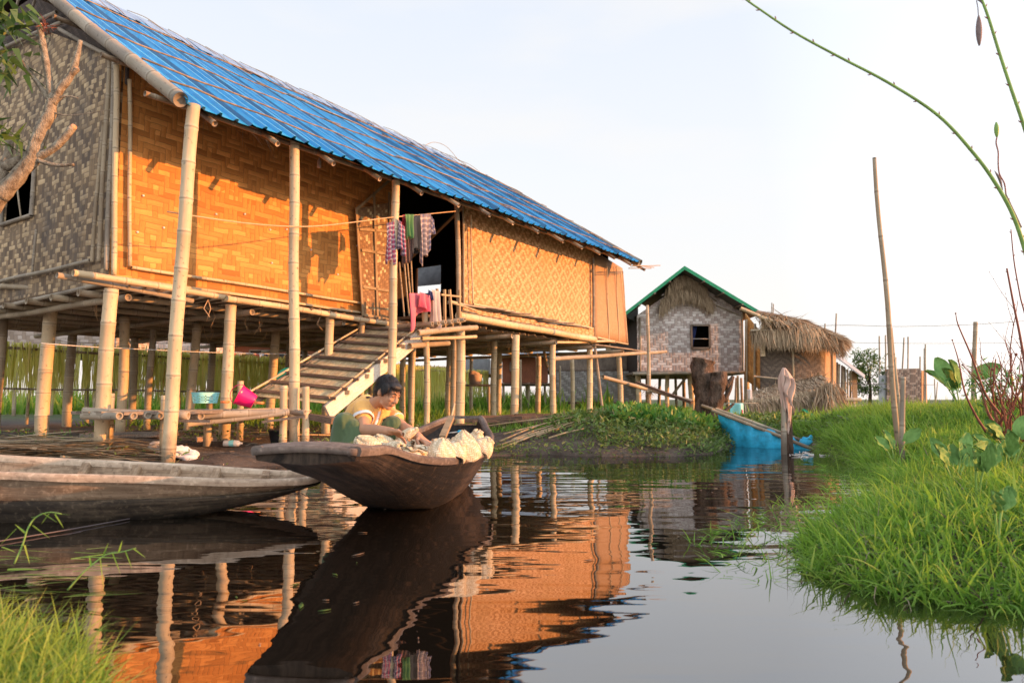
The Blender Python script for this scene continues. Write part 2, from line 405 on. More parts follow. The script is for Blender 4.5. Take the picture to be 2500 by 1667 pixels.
    bb_ = N.n('ShaderNodeBump'); bb_.inputs['Strength'].default_value = .8; bb_.inputs['Distance'].default_value = .05; N.l(N.noise(1.9, 2, vec=uvv, stretch=(1, .45, 1)), bb_.inputs['Height'])
    N.l(bb_.outputs[0], N.b.inputs['Normal'].links[0].from_node.inputs['Normal'])
    return N.fin(col, 0.75, 0.2)
def blade_mat(name, c0, c1, c2, rough=0.5, trans=0.25, tipc=None):
    N = NT(name); a = N.n('ShaderNodeAttribute', attribute_name='rnd'); h = N.n('ShaderNodeAttribute', attribute_name='hgt')
    col = N.mix(N.rng(a.outputs['Fac'], 0, .6), c0, c1); col = N.mix(N.rng(a.outputs['Fac'], .82, 1), col, c2)
    col = N.mix(N.rng(N.noise(.55, 3), .35, .65, 0, .45), col, sc(c0, .75))
    if tipc: col = N.mix(N.rng(h.outputs['Fac'], .4, 1, 0, .5), col, tipc)
    N.fin(col, rough, 0.3)
    if trans:
        tr = N.n('ShaderNodeBsdfTranslucent'); N.l(col, tr.inputs[0]); mx = N.n('ShaderNodeMixShader'); mx.inputs[0].default_value = trans
        N.l(N.b.outputs[0], mx.inputs[1]); N.l(tr.outputs[0], mx.inputs[2]); N.l(mx.outputs[0], N.out.inputs[0])
    return N.m
def wood(name, c, c2, dark=(0.03, 0.02, 0.015), amt=.5, scale=3.0, sx=(1, 1, 1), rough=.75, uvm=True, bump=.5):
    N = NT(name)
    if uvm: _, _, vec = N.uv(); st = (14, 1.3, 1)
    else: vec = None; st = sx
    f = N.noise(scale, 6, vec=vec, stretch=st, rough=.65); g = N.noise(scale * .5, 5)
    col = N.mix(N.rng(f, .40, .60), c, c2); col = N.mix(N.math('MULTIPLY', N.rng(g, .46, .62), amt), col, dark)
    fp_ = N.noise(scale * 16, 4); col = N.mix(N.rng(fp_, .56, .70, 0, .45), col, sc(c2, 1.35)); col = N.mix(N.rng(fp_, .44, .34, 0, .5), col, dark)
    cr_ = N.rng(N.noise(scale * 2.2, 5, vec=vec, stretch=st), .62, .68); col = N.mix(N.math('MULTIPLY', cr_, .6), col, dark)
    oi = N.n('ShaderNodeObjectInfo'); col = N.mix(N.rng(oi.outputs['Random'], 0, 1, 0, .3), col, sc(c, .55))
    N.bump(f, bump, .006); return N.fin(col, rough, .25)

M = {}
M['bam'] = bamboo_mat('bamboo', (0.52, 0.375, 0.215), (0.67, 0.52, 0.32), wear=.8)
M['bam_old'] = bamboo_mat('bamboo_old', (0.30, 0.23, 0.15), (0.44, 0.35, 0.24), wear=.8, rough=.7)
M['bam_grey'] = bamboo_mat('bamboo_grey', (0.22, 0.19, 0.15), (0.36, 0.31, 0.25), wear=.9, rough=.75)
M['bam_thin'] = plain('split_bamboo', (0.42, 0.30, 0.17), .3, 9, .7, .2, (1, 1, .2), objvar=.35)
M['rafter'] = bamboo_mat('bamboo_rafter', (0.28, 0.17, 0.09), (0.40, 0.26, 0.15))
M['dark_raf'] = bamboo_mat('bamboo_rafter_shaded', (0.13, 0.08, 0.05), (0.22, 0.14, 0.085))  # darker copy of the rafter bamboo, eave shade put into its colour
M['reed_mat'] = plain('straw_mat', (0.55, 0.44, 0.25), .4, 8, .85, .4, (6, 6, 6))
M['wall_left'] = weave('woven_bamboo_tan', (0.86, 0.40, 0.115), (0.38, 0.145, 0.035), (0.64, 0.27, 0.07), cell=.074, mode='zig', k=5, gap=(.16, .085, .035), stain=(.34, .16, .05), stain_amt=.28, run=5, over_n=3)
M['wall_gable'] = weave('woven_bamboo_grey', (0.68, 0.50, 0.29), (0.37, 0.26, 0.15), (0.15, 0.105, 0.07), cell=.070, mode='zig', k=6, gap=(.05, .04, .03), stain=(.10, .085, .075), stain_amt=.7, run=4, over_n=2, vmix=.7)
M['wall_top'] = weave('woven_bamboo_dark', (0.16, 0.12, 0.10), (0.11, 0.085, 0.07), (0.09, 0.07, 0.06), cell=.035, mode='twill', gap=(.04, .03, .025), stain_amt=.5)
M['wall_diamond'] = weave('woven_bamboo_diamond', (0.78, 0.49, 0.28), (0.64, 0.37, 0.19), (0.38, 0.19, 0.08), cell=.050, mode='diamond', k=4, gap=(.30, .18, .08), stain=(.42, .25, .11), stain_amt=.6, run=4, over_n=2, vmix=.45, wobble=.014, irr=1.6, irr_s=.05)
M['wall_fine'] = weave('woven_bamboo_fine', (0.56, 0.36, 0.22), (0.44, 0.27, 0.15), (0.40, 0.24, 0.13), cell=.022, mode='twill', gap=(.2, .11, .06), stain=(.35, .2, .1), stain_amt=.4)
M['wall_dash'] = weave('woven_bamboo_panel', (0.36, 0.23, 0.12), (0.30, 0.18, 0.09), (0.22, 0.13, 0.07), cell=.045, mode='twill', k=4, stain_amt=.4, run=3, over_n=1, pale=(.8, .7, .4))
M['wall_far'] = weave('woven_bamboo_weathered', (0.86, 0.80, 0.75), (0.60, 0.52, 0.46), (0.42, 0.33, 0.29), cell=.115, mode='zig', k=3, gap=(.22, .18, .16), stain=(.30, .25, .22), stain_amt=.45, run=4, over_n=2, vmix=.5, ratio=.8)
M['wall_grey'] = weave('woven_bamboo_pale_grey', (0.45, 0.43, 0.40), (0.30, 0.28, 0.26), (0.24, 0.22, 0.20), cell=.09, mode='twill', gap=(.15, .13, .12), stain=(.2, .18, .16), stain_amt=.4)
M['wall_pink'] = weave('woven_bamboo_pinkish', (0.60, 0.50, 0.42), (0.42, 0.32, 0.25), (0.36, 0.27, 0.20), cell=.13, mode='twill', gap=(.2, .15, .12), stain_amt=.2)
M['mat_brown'] = weave('woven_mat_brown', (0.22, 0.17, 0.13), (0.15, 0.115, 0.09), (0.13, 0.10, 0.08), cell=.05, mode='zig', k=6, gap=(.05, .04, .03), stain_amt=.5)
M['wall_tower'] = weave('woven_bamboo_check', (0.42, 0.34, 0.28), (0.32, 0.25, 0.2), (0.14, 0.11, 0.095), cell=.10, mode='diamond', k=3, gap=(.1, .08, .07), stain_amt=.3)
M['basket'] = weave('palm_weave', (0.80, 0.69, 0.50), (0.68, 0.55, 0.37), (0.60, 0.47, 0.30), cell=.015, mode='twill', gap=(.22, .13, .05), stain=(.42, .27, .12), stain_amt=.35, wobble=.004, gapw=.16)
M['hull'] = wood('boat_hull_wood', (0.016, 0.011, 0.008), (0.070, 0.048, 0.033), (0.005, 0.004, 0.003), .9, 1.3, bump=1.0)
M['hull_rim'] = wood('boat_rim_wood', (0.12, 0.095, 0.08), (0.25, 0.20, 0.165), (0.05, 0.035, 0.03), .6, 2.2, bump=1.0)
M['hull_pale'] = wood('weathered_boat_wood', (0.28, 0.185, 0.11), (0.50, 0.36, 0.235), (0.09, 0.055, 0.035), .6, 1.8, bump=1.0)
M['rim_pale'] = wood('pale_rim_wood', (0.48, 0.35, 0.24), (0.68, 0.53, 0.38), (0.18, 0.12, 0.08), .35, 1.8, bump=.8)
M['strip'] = plain('weathered_split_bamboo', (0.22, 0.15, 0.10), .5, 9, .8, .2, objvar=.4, c2=(.38, .28, .19))
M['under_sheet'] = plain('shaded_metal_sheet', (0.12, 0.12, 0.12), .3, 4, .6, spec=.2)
M['hull_low'] = wood('weathered_boat_wood_shaded', (0.06, 0.043, 0.028), (0.15, 0.11, 0.07), (0.015, 0.011, 0.008), .8, 1.6, bump=1.0)  # dark lower planks, with shade under the hull added to their colour
M['plank'] = wood('grey_plank', (0.20, 0.155, 0.12), (0.32, 0.26, 0.20), (0.05, 0.035, 0.03), .5)
M['plank_dark'] = wood('dark_plank', (0.12, 0.075, 0.05), (0.20, 0.13, 0.09), (0.03, 0.02, 0.015), .5)
M['plank_pale'] = wood('pale_plank', (0.66, 0.57, 0.46), (0.78, 0.70, 0.60), (0.42, 0.32, 0.22), .25, rough=.7, bump=.2)
M['plank_red'] = wood('red_brown_boards', (0.20, 0.07, 0.035), (0.28, 0.10, 0.05), (0.07, 0.03, 0.02), .4)
M['bark'] = plain('stump_bark', (0.115, 0.075, 0.052), .65, 9, .9, 1.0, (1.6, 1.6, .4), bd=.06)
M['bark_pale'] = plain('pruned_branch_bark', (0.27, 0.19, 0.12), .6, 18, .85, 1.0, (1, 1, .8), bd=.02, c2=(.42, .36, .27))
M['cut_wood'] = plain('cut_wood', (0.60, 0.30, 0.16), .2, 20)
M['thatch'] = blade_mat('thatch_straw', (0.26, 0.185, 0.115), (0.45, 0.335, 0.21), (0.6, 0.46, 0.30), rough=.85, trans=0.0)
M['thatch_base'] = plain('thatch_under', (0.19, 0.135, 0.09), .4, 18, .95, .8, (1, 1, .25), bd=.03)
M['grass'] = blade_mat('grass_blades', (0.085, 0.20, 0.025), (0.27, 0.48, 0.055), (0.50, 0.58, 0.12), trans=.48, tipc=(.33, .50, .08))
M['grass_dry'] = blade_mat('grass_yellowing', (0.09, 0.20, 0.03), (0.26, 0.40, 0.05), (0.48, 0.42, 0.12), trans=.4, tipc=(.36, .42, .09))
M['grass_dull'] = blade_mat('bank_weeds', (0.08, 0.15, 0.03), (0.17, 0.26, 0.055), (0.36, 0.29, 0.15), trans=.3)
M['leaf'] = blade_mat('broad_leaves', (0.05, 0.16, 0.03), (0.12, 0.30, 0.05), (0.30, 0.40, 0.07), rough=.4, trans=.35)
M['leaf_taro'] = plain('taro_leaf', (0.12, 0.27, 0.06), .3, 7, .6, .1, c2=(.22, .38, .10), spec=.2)
M['leaf_dark'] = blade_mat('tree_leaves', (0.05, 0.10, 0.025), (0.13, 0.22, 0.05), (0.30, 0.30, 0.09), rough=.4, trans=.3)
M['stalk'] = blade_mat('drying_stalks', (0.66, 0.68, 0.17), (0.92, 0.86, 0.32), (0.84, 0.66, 0.24), rough=.7, trans=.45)
M['stalk_brown'] = blade_mat('drying_stalks_brown', (0.55, 0.38, 0.10), (0.75, 0.52, 0.16), (0.85, 0.60, 0.2), rough=.7, trans=.3)
M['litter'] = blade_mat('dry_litter', (0.13, 0.09, 0.06), (0.30, 0.23, 0.16), (0.45, 0.36, 0.26), rough=.85, trans=0)
M['reed'] = blade_mat('dry_reeds', (0.34, 0.25, 0.15), (0.52, 0.41, 0.26), (0.64, 0.53, 0.36), rough=.8, trans=0)
M['stem_red'] = plain('red_twigs', (0.22, 0.075, 0.05), .3, 12)
M['stem_green'] = plain('green_stem', (0.20, 0.34, 0.08), .25, 14, .5)
M['pod'] = plain('dry_pod', (0.19, 0.14, 0.13), .4, 30, .7)
def metal_blue():
    N = NT('blue_painted_sheet'); f = N.rng(N.noise(1.1, 5), .4, .7); col = N.mix(f, (.012, .26, .55), (.035, .36, .68))
    g = N.rng(N.noise(3.5, 7, rough=.7), .54, .70); col = N.mix(N.math('MULTIPLY', g, .25), col, (.09, .24, .42)); N.bump(N.noise(2.5, 3), .25, .02)
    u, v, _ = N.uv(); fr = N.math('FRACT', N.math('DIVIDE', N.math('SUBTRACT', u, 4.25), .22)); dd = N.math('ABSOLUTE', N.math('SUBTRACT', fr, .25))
    rib_shade = N.rng(dd, .02, .07, 1, 0); col = N.mix(N.math('MULTIPLY', rib_shade, .40), col, (.010, .045, .13))  # dark lines along the rib edges: rib shade painted into the sheet colour
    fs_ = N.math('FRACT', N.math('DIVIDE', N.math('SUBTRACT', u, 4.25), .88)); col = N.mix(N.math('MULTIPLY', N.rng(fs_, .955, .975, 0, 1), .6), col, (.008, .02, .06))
    return N.fin(col, .26, .6)
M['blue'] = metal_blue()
M['green_sheet'] = plain('green_painted_sheet', (0.012, 0.25, 0.11), .15, 5, .4)
M['grey_sheet'] = plain('bare_metal_sheet', (0.30, 0.31, 0.32), .2, 4, .45, spec=.5)
M['ridge'] = plain('pale_ridge_sheet', (0.20, 0.32, 0.50), .25, 5, .45)
M['dark_bam'] = bamboo_mat('dark_half_culm', (0.10, 0.095, 0.09), (0.17, 0.16, 0.15))
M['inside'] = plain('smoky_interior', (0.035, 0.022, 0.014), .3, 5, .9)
M['floor'] = plain('slatted_floor', (0.13, 0.085, 0.05), .5, 6, .9, .6, (1, 8, 1))
def mud():
    N = NT('muddy_ground'); f = N.rng(N.noise(2.2, 8, rough=.7), .35, .65); col = N.mix(f, (.055, .040, .030), (.115, .088, .066))
    tc_ = N.n('ShaderNodeNewGeometry'); sp = N.n('ShaderNodeSeparateXYZ'); N.l(tc_.outputs['Position'], sp.inputs[0])
    far = N.rng(sp.outputs[1], 17, 26); g = N.mix(N.rng(N.noise(1.4, 6), .4, .6), (.05, .10, .02), (.10, .16, .035))
    col = N.mix(far, col, g); rb = N.rng(sp.outputs[0], 3.6, 5.0); col = N.mix(N.math('MULTIPLY', rb, .8), col, (.035, .055, .015))
    col = N.mix(N.rng(N.noise(30, 4), .62, .7, 0, .5), col, (.20, .15, .11)); N.bump(N.noise(9, 8, rough=.7), .9, .05)
    return N.fin(col, .8, .35)
M['mud'] = mud()
def water():
    N = NT('canal_water'); g = N.n('ShaderNodeNewGeometry'); P = g.outputs['Position']
    sp = N.n('ShaderNodeSeparateXYZ'); N.l(P, sp.inputs[0])
    a = N.noise(1.15, 2, vec=P, stretch=(.75, 1.5, 1), rough=.35); b = N.noise(3.6, 2, vec=P, stretch=(.5, 1.6, 1), rough=.4)
    amp = N.rng(sp.outputs[1], 1.8, 5.2, .8, 1.15); patch = N.rng(N.noise(.5, 2, vec=P), .35, .65, .35, 1.2)
    h = N.math('ADD', N.math('MULTIPLY', a, 1.0), N.math('MULTIPLY', N.math('MULTIPLY', b, .34), patch))
    h = N.math('MULTIPLY', h, amp)
    bp = N.n('ShaderNodeBump'); bp.inputs['Strength'].default_value = 1.0; bp.inputs['Distance'].default_value = .012; N.l(h, bp.inputs['Height'])
    N.t.nodes.remove(N.b)
    df = N.n('ShaderNodeBsdfDiffuse'); df.inputs[0].default_value = (.010, .0075, .005, 1)
    gl = N.n('ShaderNodeBsdfGlossy'); gl.inputs[0].default_value = (.93, .93, .94, 1); gl.inputs[1].default_value = .012; N.l(bp.outputs[0], gl.inputs['Normal'])
    fr = N.n('ShaderNodeFresnel'); fr.inputs[0].default_value = 1.36
    mx = N.n('ShaderNodeMixShader'); N.l(N.math('MULTIPLY_ADD', fr.outputs[0], .72, .27), mx.inputs[0])
    N.l(df.outputs[0], mx.inputs[1]); N.l(gl.outputs[0], mx.inputs[2]); N.l(mx.outputs[0], N.out.inputs[0]); return N.m
M['water'] = water()
def cloth(name, c, c2=None, c3=None, n=18, rough=.9):
    """plain or checked cloth, checks follow the UV map (metres)"""
    N = NT(name); u, v, uvv = N.uv(); f = N.rng(N.noise(5, 4), .3, .7); col = N.mix(f, sc(c, .85), sc(c, 1.1))
    if c2:
        su = N.math('GREATER_THAN', N.math('FRACT', N.math('MULTIPLY', u, n)), .62); sv = N.math('GREATER_THAN', N.math('FRACT', N.math('MULTIPLY', v, n)), .62)
        col = N.mix(N.math('MULTIPLY', su, .75), col, c2); col = N.mix(N.math('MULTIPLY', sv, .6), col, c3 or c2)
    N.bump(N.noise(14, 3), .3, .01); N.fin(col, rough, .15); N.b.inputs['Sheen Weight'].default_value = .2; return N.m
M['skin'] = plain('skin', (0.46, 0.235, 0.135), .12, 10, .55, .1, spec=.35)
M['hair'] = plain('black_hair', (0.014, 0.011, 0.010), .4, 40, .45, .6, (1, 1, 1), spec=.4, bd=.006)
M['shirt'] = cloth('faded_orange_shirt', (0.80, 0.43, 0.13)); M['white'] = cloth('white_cotton', (0.74, 0.70, 0.68))
M['longyi'] = cloth('green_longyi', (0.085, 0.125, 0.06)); M['black'] = plain('black_mark', (.01, .01, .012), .1)
M['lip'] = plain('lips', (0.38, 0.13, 0.09), .1, 10, .5)
M['pink'] = plain('pink_plastic', (0.80, 0.010, 0.16), .08, 4, .3, spec=.5)
M['aqua'] = plain('aqua_plastic', (0.25, 0.62, 0.62), .08, 4, .35, spec=.5)
M['orange'] = plain('orange_plastic', (0.75, 0.20, 0.06), .08, 4, .35, spec=.5)
M['green_pl'] = plain('green_plastic', (0.01, 0.40, 0.20), .08, 4, .35, spec=.5)
M['black_pl'] = plain('black_plastic', (0.018, 0.018, 0.02), .2, 8, .4, spec=.5)
M['net'] = plain('blue_netting', (0.035, 0.40, 0.62), .35, 7, .6, .5, (1, 1, 1))
M['rag'] = cloth('dusty_pink_rag', (0.56, 0.40, 0.32))
M['wire'] = plain('wire', (0.10, 0.08, 0.08), .1)
M['rope'] = plain('rope', (0.55, 0.36, 0.20), .2, 30)
M['string'] = plain('pale_string', (0.62, 0.58, 0.52), .1, 30)
# ------------------------------------------------------------------ ground and water
LEFT = [(-400, 6.9), (-12, 6.9), (-6, 7.2), (-4.6, 7.35), (-3.7, 7.6), (-2.6, 8.0), (-1.2, 8.7), (-.3, 9.3), (.5, 9.6), (1.2, 9.25), (2.0, 9.3), (2.7, 9.9), (3.0, 10.9), (3.6, 11.9), (5.0, 12.0), (400, 12.0), (400, 4000), (-400, 4000)]
RIGHT = [(2.4, 2.35), (1.5, 2.75), (1.28, 3.1), (1.48, 3.7), (2.1, 4.5), (2.95, 5.3), (3.4, 6.3), (3.95, 7.6), (4.35, 9.0), (4.7, 10.4), (5.0, 12.5), (60, 12.5), (60, 2.35)]
NEAR = [(-1.12, -6), (-1.10, 1.2), (-1.02, 1.8), (-1.25, 2.15), (-1.7, 2.35), (-3.2, 2.5), (-60, 2.6), (-60, -6)]
def sdist(P, poly):
    """signed distance, positive inside"""
    P = np.asarray(P, float); x, y = P[:, 0], P[:, 1]; ins = np.zeros(len(P), bool); dm = np.full(len(P), 1e9)
    n = len(poly)
    for k in range(n):
        (x1, y1), (x2, y2) = poly[k], poly[(k + 1) % n]
        c = ((y1 > y) != (y2 > y)); xx = (x2 - x1) * (y - y1) / (y2 - y1 + 1e-12) + x1; ins ^= c & (x < xx)
        dx, dy = x2 - x1, y2 - y1; t = np.clip(((x - x1) * dx + (y - y1) * dy) / (dx * dx + dy * dy), 0, 1)
        dm = np.minimum(dm, np.hypot(x - x1 - t * dx, y - y1 - t * dy))
    return np.where(ins, dm, -dm)
def vnoise(x, y, s, seed=0):
    out = 0; 
    for k, (a, b, c_) in enumerate(((1.0, .31, .6), (.7, -.83, 1.9), (-.45, .95, 3.1), (1.3, .55, 4.4))):
        out = out + np.sin((x * a + y * b) * s + c_ + seed) * np.cos((y * a - x * b) * s * .83 + 2 * c_ + seed)
    return out / 2.4
def ground_z(x, y):
    x = np.asarray(x, float); y = np.asarray(y, float); P = np.stack([x, y], 1)
    wob = vnoise(x, y, 2.6) * .10
    dl = sdist(P, LEFT) + wob; dr = sdist(P, RIGHT) + wob * .8; dn = sdist(P, NEAR) + wob * .6
    def prof(d, top, wd, deep=.5): return np.where(d > 0, top * (1 - np.exp(-d / wd)), -deep * (1 - np.exp(d / .45)))
    zl = prof(dl, .20, .9)
    zr = prof(dr, .42, 1.3); zn = prof(dn, .16, .5)
    z = np.maximum(np.maximum(zl, zr), zn)
    z = z + .27 * np.exp(-(((x - 2.0) / 1.5) ** 2 + ((y - 11.6) / 1.5) ** 2)) + .16 * np.exp(-(((x - 5.5) / 3) ** 2 + ((y - 13) / 3.5) ** 2)) + .22 * np.exp(-(((x - 6.6) / 2.6) ** 2 + ((y - 10.0) / 2.4) ** 2))
    z = z + np.where(z > .02, .022, 0) * (vnoise(x, y, 5, 2) + vnoise(x, y, 13, 4) * .6)
    return z
def gz(x, y): return float(ground_z([x], [y])[0])
def axis(lo, hi, st, far, neg):
    a = list(np.arange(lo, hi, st)); s_ = st
    while a[-1] < far: s_ *= 1.35; a.append(a[-1] + s_)
    s_ = st
    while a[0] > neg: s_ *= 1.35; a.insert(0, a[0] - s_)
    return np.array(a)
xs = axis(-10, 11, .14, 3800, -3800); ys = axis(0, 18, .12, 3900, -60)
gx, gy = np.meshgrid(xs, ys); gzv = ground_z(gx.ravel(), gy.ravel())
V = np.stack([gx.ravel(), gy.ravel(), gzv], 1).astype(np.float32); nx, ny = len(xs), len(ys)
b0 = (np.arange(ny - 1)[:, None] * nx + np.arange(nx - 1)[None]).ravel(); Q = np.stack([b0, b0 + 1, b0 + nx + 1, b0 + nx], 1)
g = np_obj([(V, Q, np.zeros(len(V)), np.zeros(len(V)))], 'ground', M['mud'], org=Vector((0, 0, 0))); tag(g, kind='structure')
wb = MB(); wb.poly([(-60, -8, 0), (60, -8, 0), (60, 22, 0), (-60, 22, 0)]); tag(wb.build('water', M['water'], org=Vector((0, 0, 0))), kind='structure')

# ------------------------------------------------------------------ the main house on stilts
HO = H(4.3, -8.8, .15)
house = empty('stilt_house', HO, 'big woven bamboo house on stilts under a blue corrugated roof', 'house')
def wall_strip(mb, plane, a0, a1, bot, top, off, holes=(), nrm=None):
    """plane(a,z)->point; vertical slices between a0 and a1, with rectangular holes"""
    cuts = sorted({a0, a1, *[h[0] for h in holes], *[h[1] for h in holes]})
    fine = []
    for p_, q_ in zip(cuts[:-1], cuts[1:]):
        k = max(1, int(abs(q_ - p_) / 1.2)); fine += [(p_ + (q_ - p_) * i / k, p_ + (q_ - p_) * (i + 1) / k) for i in range(k)]
    for p_, q_ in fine:
        mid = (p_ + q_) / 2; hs = [h for h in holes if h[0] < mid < h[1]]; spans = [(bot, top)]
        if hs:
            h = hs[0]; spans = [(bot, lambda a, h=h: h[2]), (lambda a, h=h: h[3], top)]
        for lo, hi in spans:
            pts = [(p_, lo(p_)), (q_, lo(q_)), (q_, hi(q_)), (p_, hi(p_))]
            mb.prism([plane(*k) for k in pts], off, pts)
    return mb
ZE0, ZE1, TE0, TE1 = 4.07, 4.36, 4.30, 17.2; ZR0, ZR1 = 7.35, 7.43; NE, NR = -7.28, -12.0; NBK = -16.8
def roof_z(t, n):
    f = (t - TE0) / (TE1 - TE0); ze = ZE0 + (ZE1 - ZE0) * f; zr = ZR0 + (ZR1 - ZR0) * f
    q = (NE - n) / (NE - NR) if n > NR else (n - NBK) / (NR - NBK); q = min(q, 1)
    sag = .05 * math.sin(math.pi * f) * (1 - q) + .015 * math.sin(f * 17)
    return ze + (zr - ze) * q + sag * .6
NW = -8.82
cBL = Hn(268, 676, NW); cBR = Hn(960, 779, NW); tL, zL = tz(cBL); tR, zR = tz(cBR)
lin = lambda a0, b0_, a1, b1_: (lambda a: b0_ + (b1_ - b0_) * (a - a0) / (a1 - a0))
botF = lin(tL, zL, tR, zR)
w1 = MB(); wall_strip(w1, lambda a, z: H(a, NW, z), tL, tR, botF, lambda a: roof_z(a, NW) - .10, -NV * .03)
w1.build('wall', M['wall_left'], house, smooth=False)
# gable wall with its window
TG = tL + .02
g1 = Ht(88, 395 * 1.063, TG); g2 = Ht(88, 525, TG); nW1 = g1.dot(NV); zw0 = g2.z; zw1 = Ht(88, 410, TG).z
nW0 = nW1 - 1.0
gBot = lin(NW, Ht(262, 690, TG).z, -15.2, 2.08)
gTopLine = lambda n: roof_z(TG, n) - .10
gt1 = Ht(0, 122, TG); gt2 = Ht(150, 55, TG); tieZ = lin(gt1.dot(NV), gt1.z, gt2.dot(NV), gt2.z)
gm = MB()
wall_strip(gm, lambda a, z: H(TG, a, z), -15.2, NW, lambda a: gBot(a), lambda a: min(gTopLine(a), tieZ(a)), TV * .03, holes=[(nW0, nW1, zw0, zw1)])
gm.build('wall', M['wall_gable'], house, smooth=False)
gm = MB()
wall_strip(gm, lambda a, z: H(TG + .045, a, z), -15.2, NW + .04, lambda a: min(tieZ(a) - .35, gTopLine(a) - .3), lambda a: gTopLine(a) + .03, TV * .03)
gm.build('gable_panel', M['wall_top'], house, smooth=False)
def cull(parent, name, pts, r, mat='bam', sp=.33, **k):
    m = MB()
    for a_, b_ in zip(pts[:-1], pts[1:]): m.bamboo(a_, b_, r, r * .95, sp, **k)
    return m.build(name, M[mat], parent)
# window frame and the dark room behind
wf = MB(); o_ = -TV * .03
for a_, b_ in (((nW0, zw0), (nW1, zw0)), ((nW0, zw1), (nW1, zw1)), ((nW0, zw0), (nW0, zw1)), ((nW1, zw0), (nW1, zw1))):
    wf.bamboo(H(TG, a_[0], a_[1]) + o_, H(TG, b_[0], b_[1]) + o_, .032, .03, .4)
win = wf.build('window', M['bam_grey'], house)
rod = MB(); rod.bamboo(H(TG - .05, nW0 + .45, zw0 + .75), H(TG - .05, nW1 - .28, zw0 - .02), .014, .012); rod.build('prop_stick', M['bam_old'], win)
# battens on the gable
for p_, q_, r_ in (((0, 688), (221, 637), .028), ((0, 122), (150, 55), .03), ((0, 92), (139, 30), .032), ((0, 752 * 1.0), (262, 690), .03), ((143, 72), (266, 136), .028)):
    cull(house, 'batten', [Ht(*p_, TG - .05), Ht(*q_, TG - .05)], r_, 'bam_grey', bend=.01)
for p_, q_, r_, mt in (((268, 140), (240, 640), .028, 'bam_old'), ((280, 150), (259, 660), .03, 'bam_grey'), ((252, 300), (224, 640), .024, 'bam_old'), ((85, 0), (60, 60), .02, 'bam_grey'), ((45, 0), (30, 60), .02, 'bam_grey'), ((90, 560), (78, 680), .018, 'bam_grey')):
    cull(house, 'batten', [Ht(*p_, TG - .06), Ht(*q_, TG - .06)], r_, mt)
# battens on the front wall
for p_, q_, r_ in (((284, 160), (277, 672), .035), ((316, 195), (316, 650), .026), ((322, 652), (890, 741), .022), ((275, 676), (890, 764), .022)):
    cull(house, 'batten', [Hn(*p_, NW + .05), Hn(*q_, NW + .05)], r_, 'bam', bend=.006)
# nail heads / discs
for px, py in ((350, 478), (528, 523), (598, 523), (660, 561), (664, 642), (825, 670), (872, 600), (336, 567), (400, 556), (700, 560), (760, 610)):
    nd = MB(); c_ = Hn(px, py, NW + .012); nd.tube([c_ - NV * .01, c_ + NV * .008], .014, 8); nd.build('washer', M['white'], house)
# left end: corner post of the front wall
# door leaf with two woven panels
dl = MB()
def dq(px, py): return Hn(px, py, NW + .10)
LP = [(866, 512), (905, 505), (948, 500), (954, 650), (960, 781), (925, 777), (886, 772), (878, 660)]
door = MB(); door.prism([dq(870, 510), dq(884, 770), dq(958, 784), dq(948, 495)][::1], -NV * .015, [(0, 1.8), (0, 0), (.7, 0), (.7, 1.8)])
door = door.build('door', M['wall_dash'], house, smooth=False)
fr_ = MB()
for p_, q_ in (((868, 508), (884, 771)), ((911, 470), (920, 778)), ((948, 470), (958, 783)), ((868, 512), (950, 440)), ((881, 611), (954, 622)), ((884, 700), (957, 712)), ((885, 768), (958, 783)), ((876, 560), (951, 566))):
    fr_.beam(dq(*p_) + NV * .02, dq(*q_) + NV * .02, .045, .02, up=NV)
fr_.build('frame', M['bam_thin'], door, smooth=False)
# wall beyond the door leaf, poles leaning in the entrance
for p_, q_ in (((986, 640), (1002, 798)), ((994, 640), (1010, 800)), ((975, 640), (988, 795)), ((1003, 630), (1012, 790))):
    cull(house, 'entrance_pole', [Hn(*p_, NW + .05), Hn(*q_, NW + .05)], .018, 'bam_old')
# right room: front wall with woven diamonds, end panel
NQ = -8.10
q1 = tz(Hn(1130, 738, NQ)); q2 = tz(Hn(1452, 815, NQ)); bR = lin(q1[0], q1[1] - .18, q2[0], q2[1] - .10)
w2 = MB(); wall_strip(w2, lambda a, z: H(a, NQ, z), q1[0], q2[0], bR, lambda a: roof_z(a, NQ) - .06, -NV * .03)
w2.build('wall', M['wall_diamond'], house, smooth=False)
e1 = Hn(1450, 828, NQ); e2 = Hn(1533, 838, NQ + .02); e3 = Hn(1519, 655, NQ); e4 = Hn(1450, 612, NQ)
ep = MB(); ep.grid(lambda u, v: ((e1.lerp(e2, u)).lerp(e4.lerp(e3, u), v) + NV * .10 * math.sin(math.pi * u) * (1 - v) * .6, (u * 2.2, v * 2.2)), 10, 8)
end_t = e2.dot(TV)
ep.build('wall', M['wall_fine'], house, solid=.02)
for p_, q_, r_, mt in (((1150, 525), (1154, 741), .018, 'bam'), ((1156, 742), (1447, 801), .022, 'bam'), ((1448, 630), (1449, 800), .035, 'dark_bam'), ((1481, 640), (1487, 836), .014, 'bam'), ((1504, 650), (1512, 838), .014, 'bam'), ((1520, 662), (1532, 838), .014, 'bam'), ((1457, 824), (1533, 840), .02, 'bam'), ((1115, 470), (1122, 815), .05, 'bam_old'), ((1130, 480), (1133, 745), .02, 'bam_old')):
    cull(house, 'batten', [Hn(*p_, NQ + .07), Hn(*q_, NQ + .07)], r_, mt)
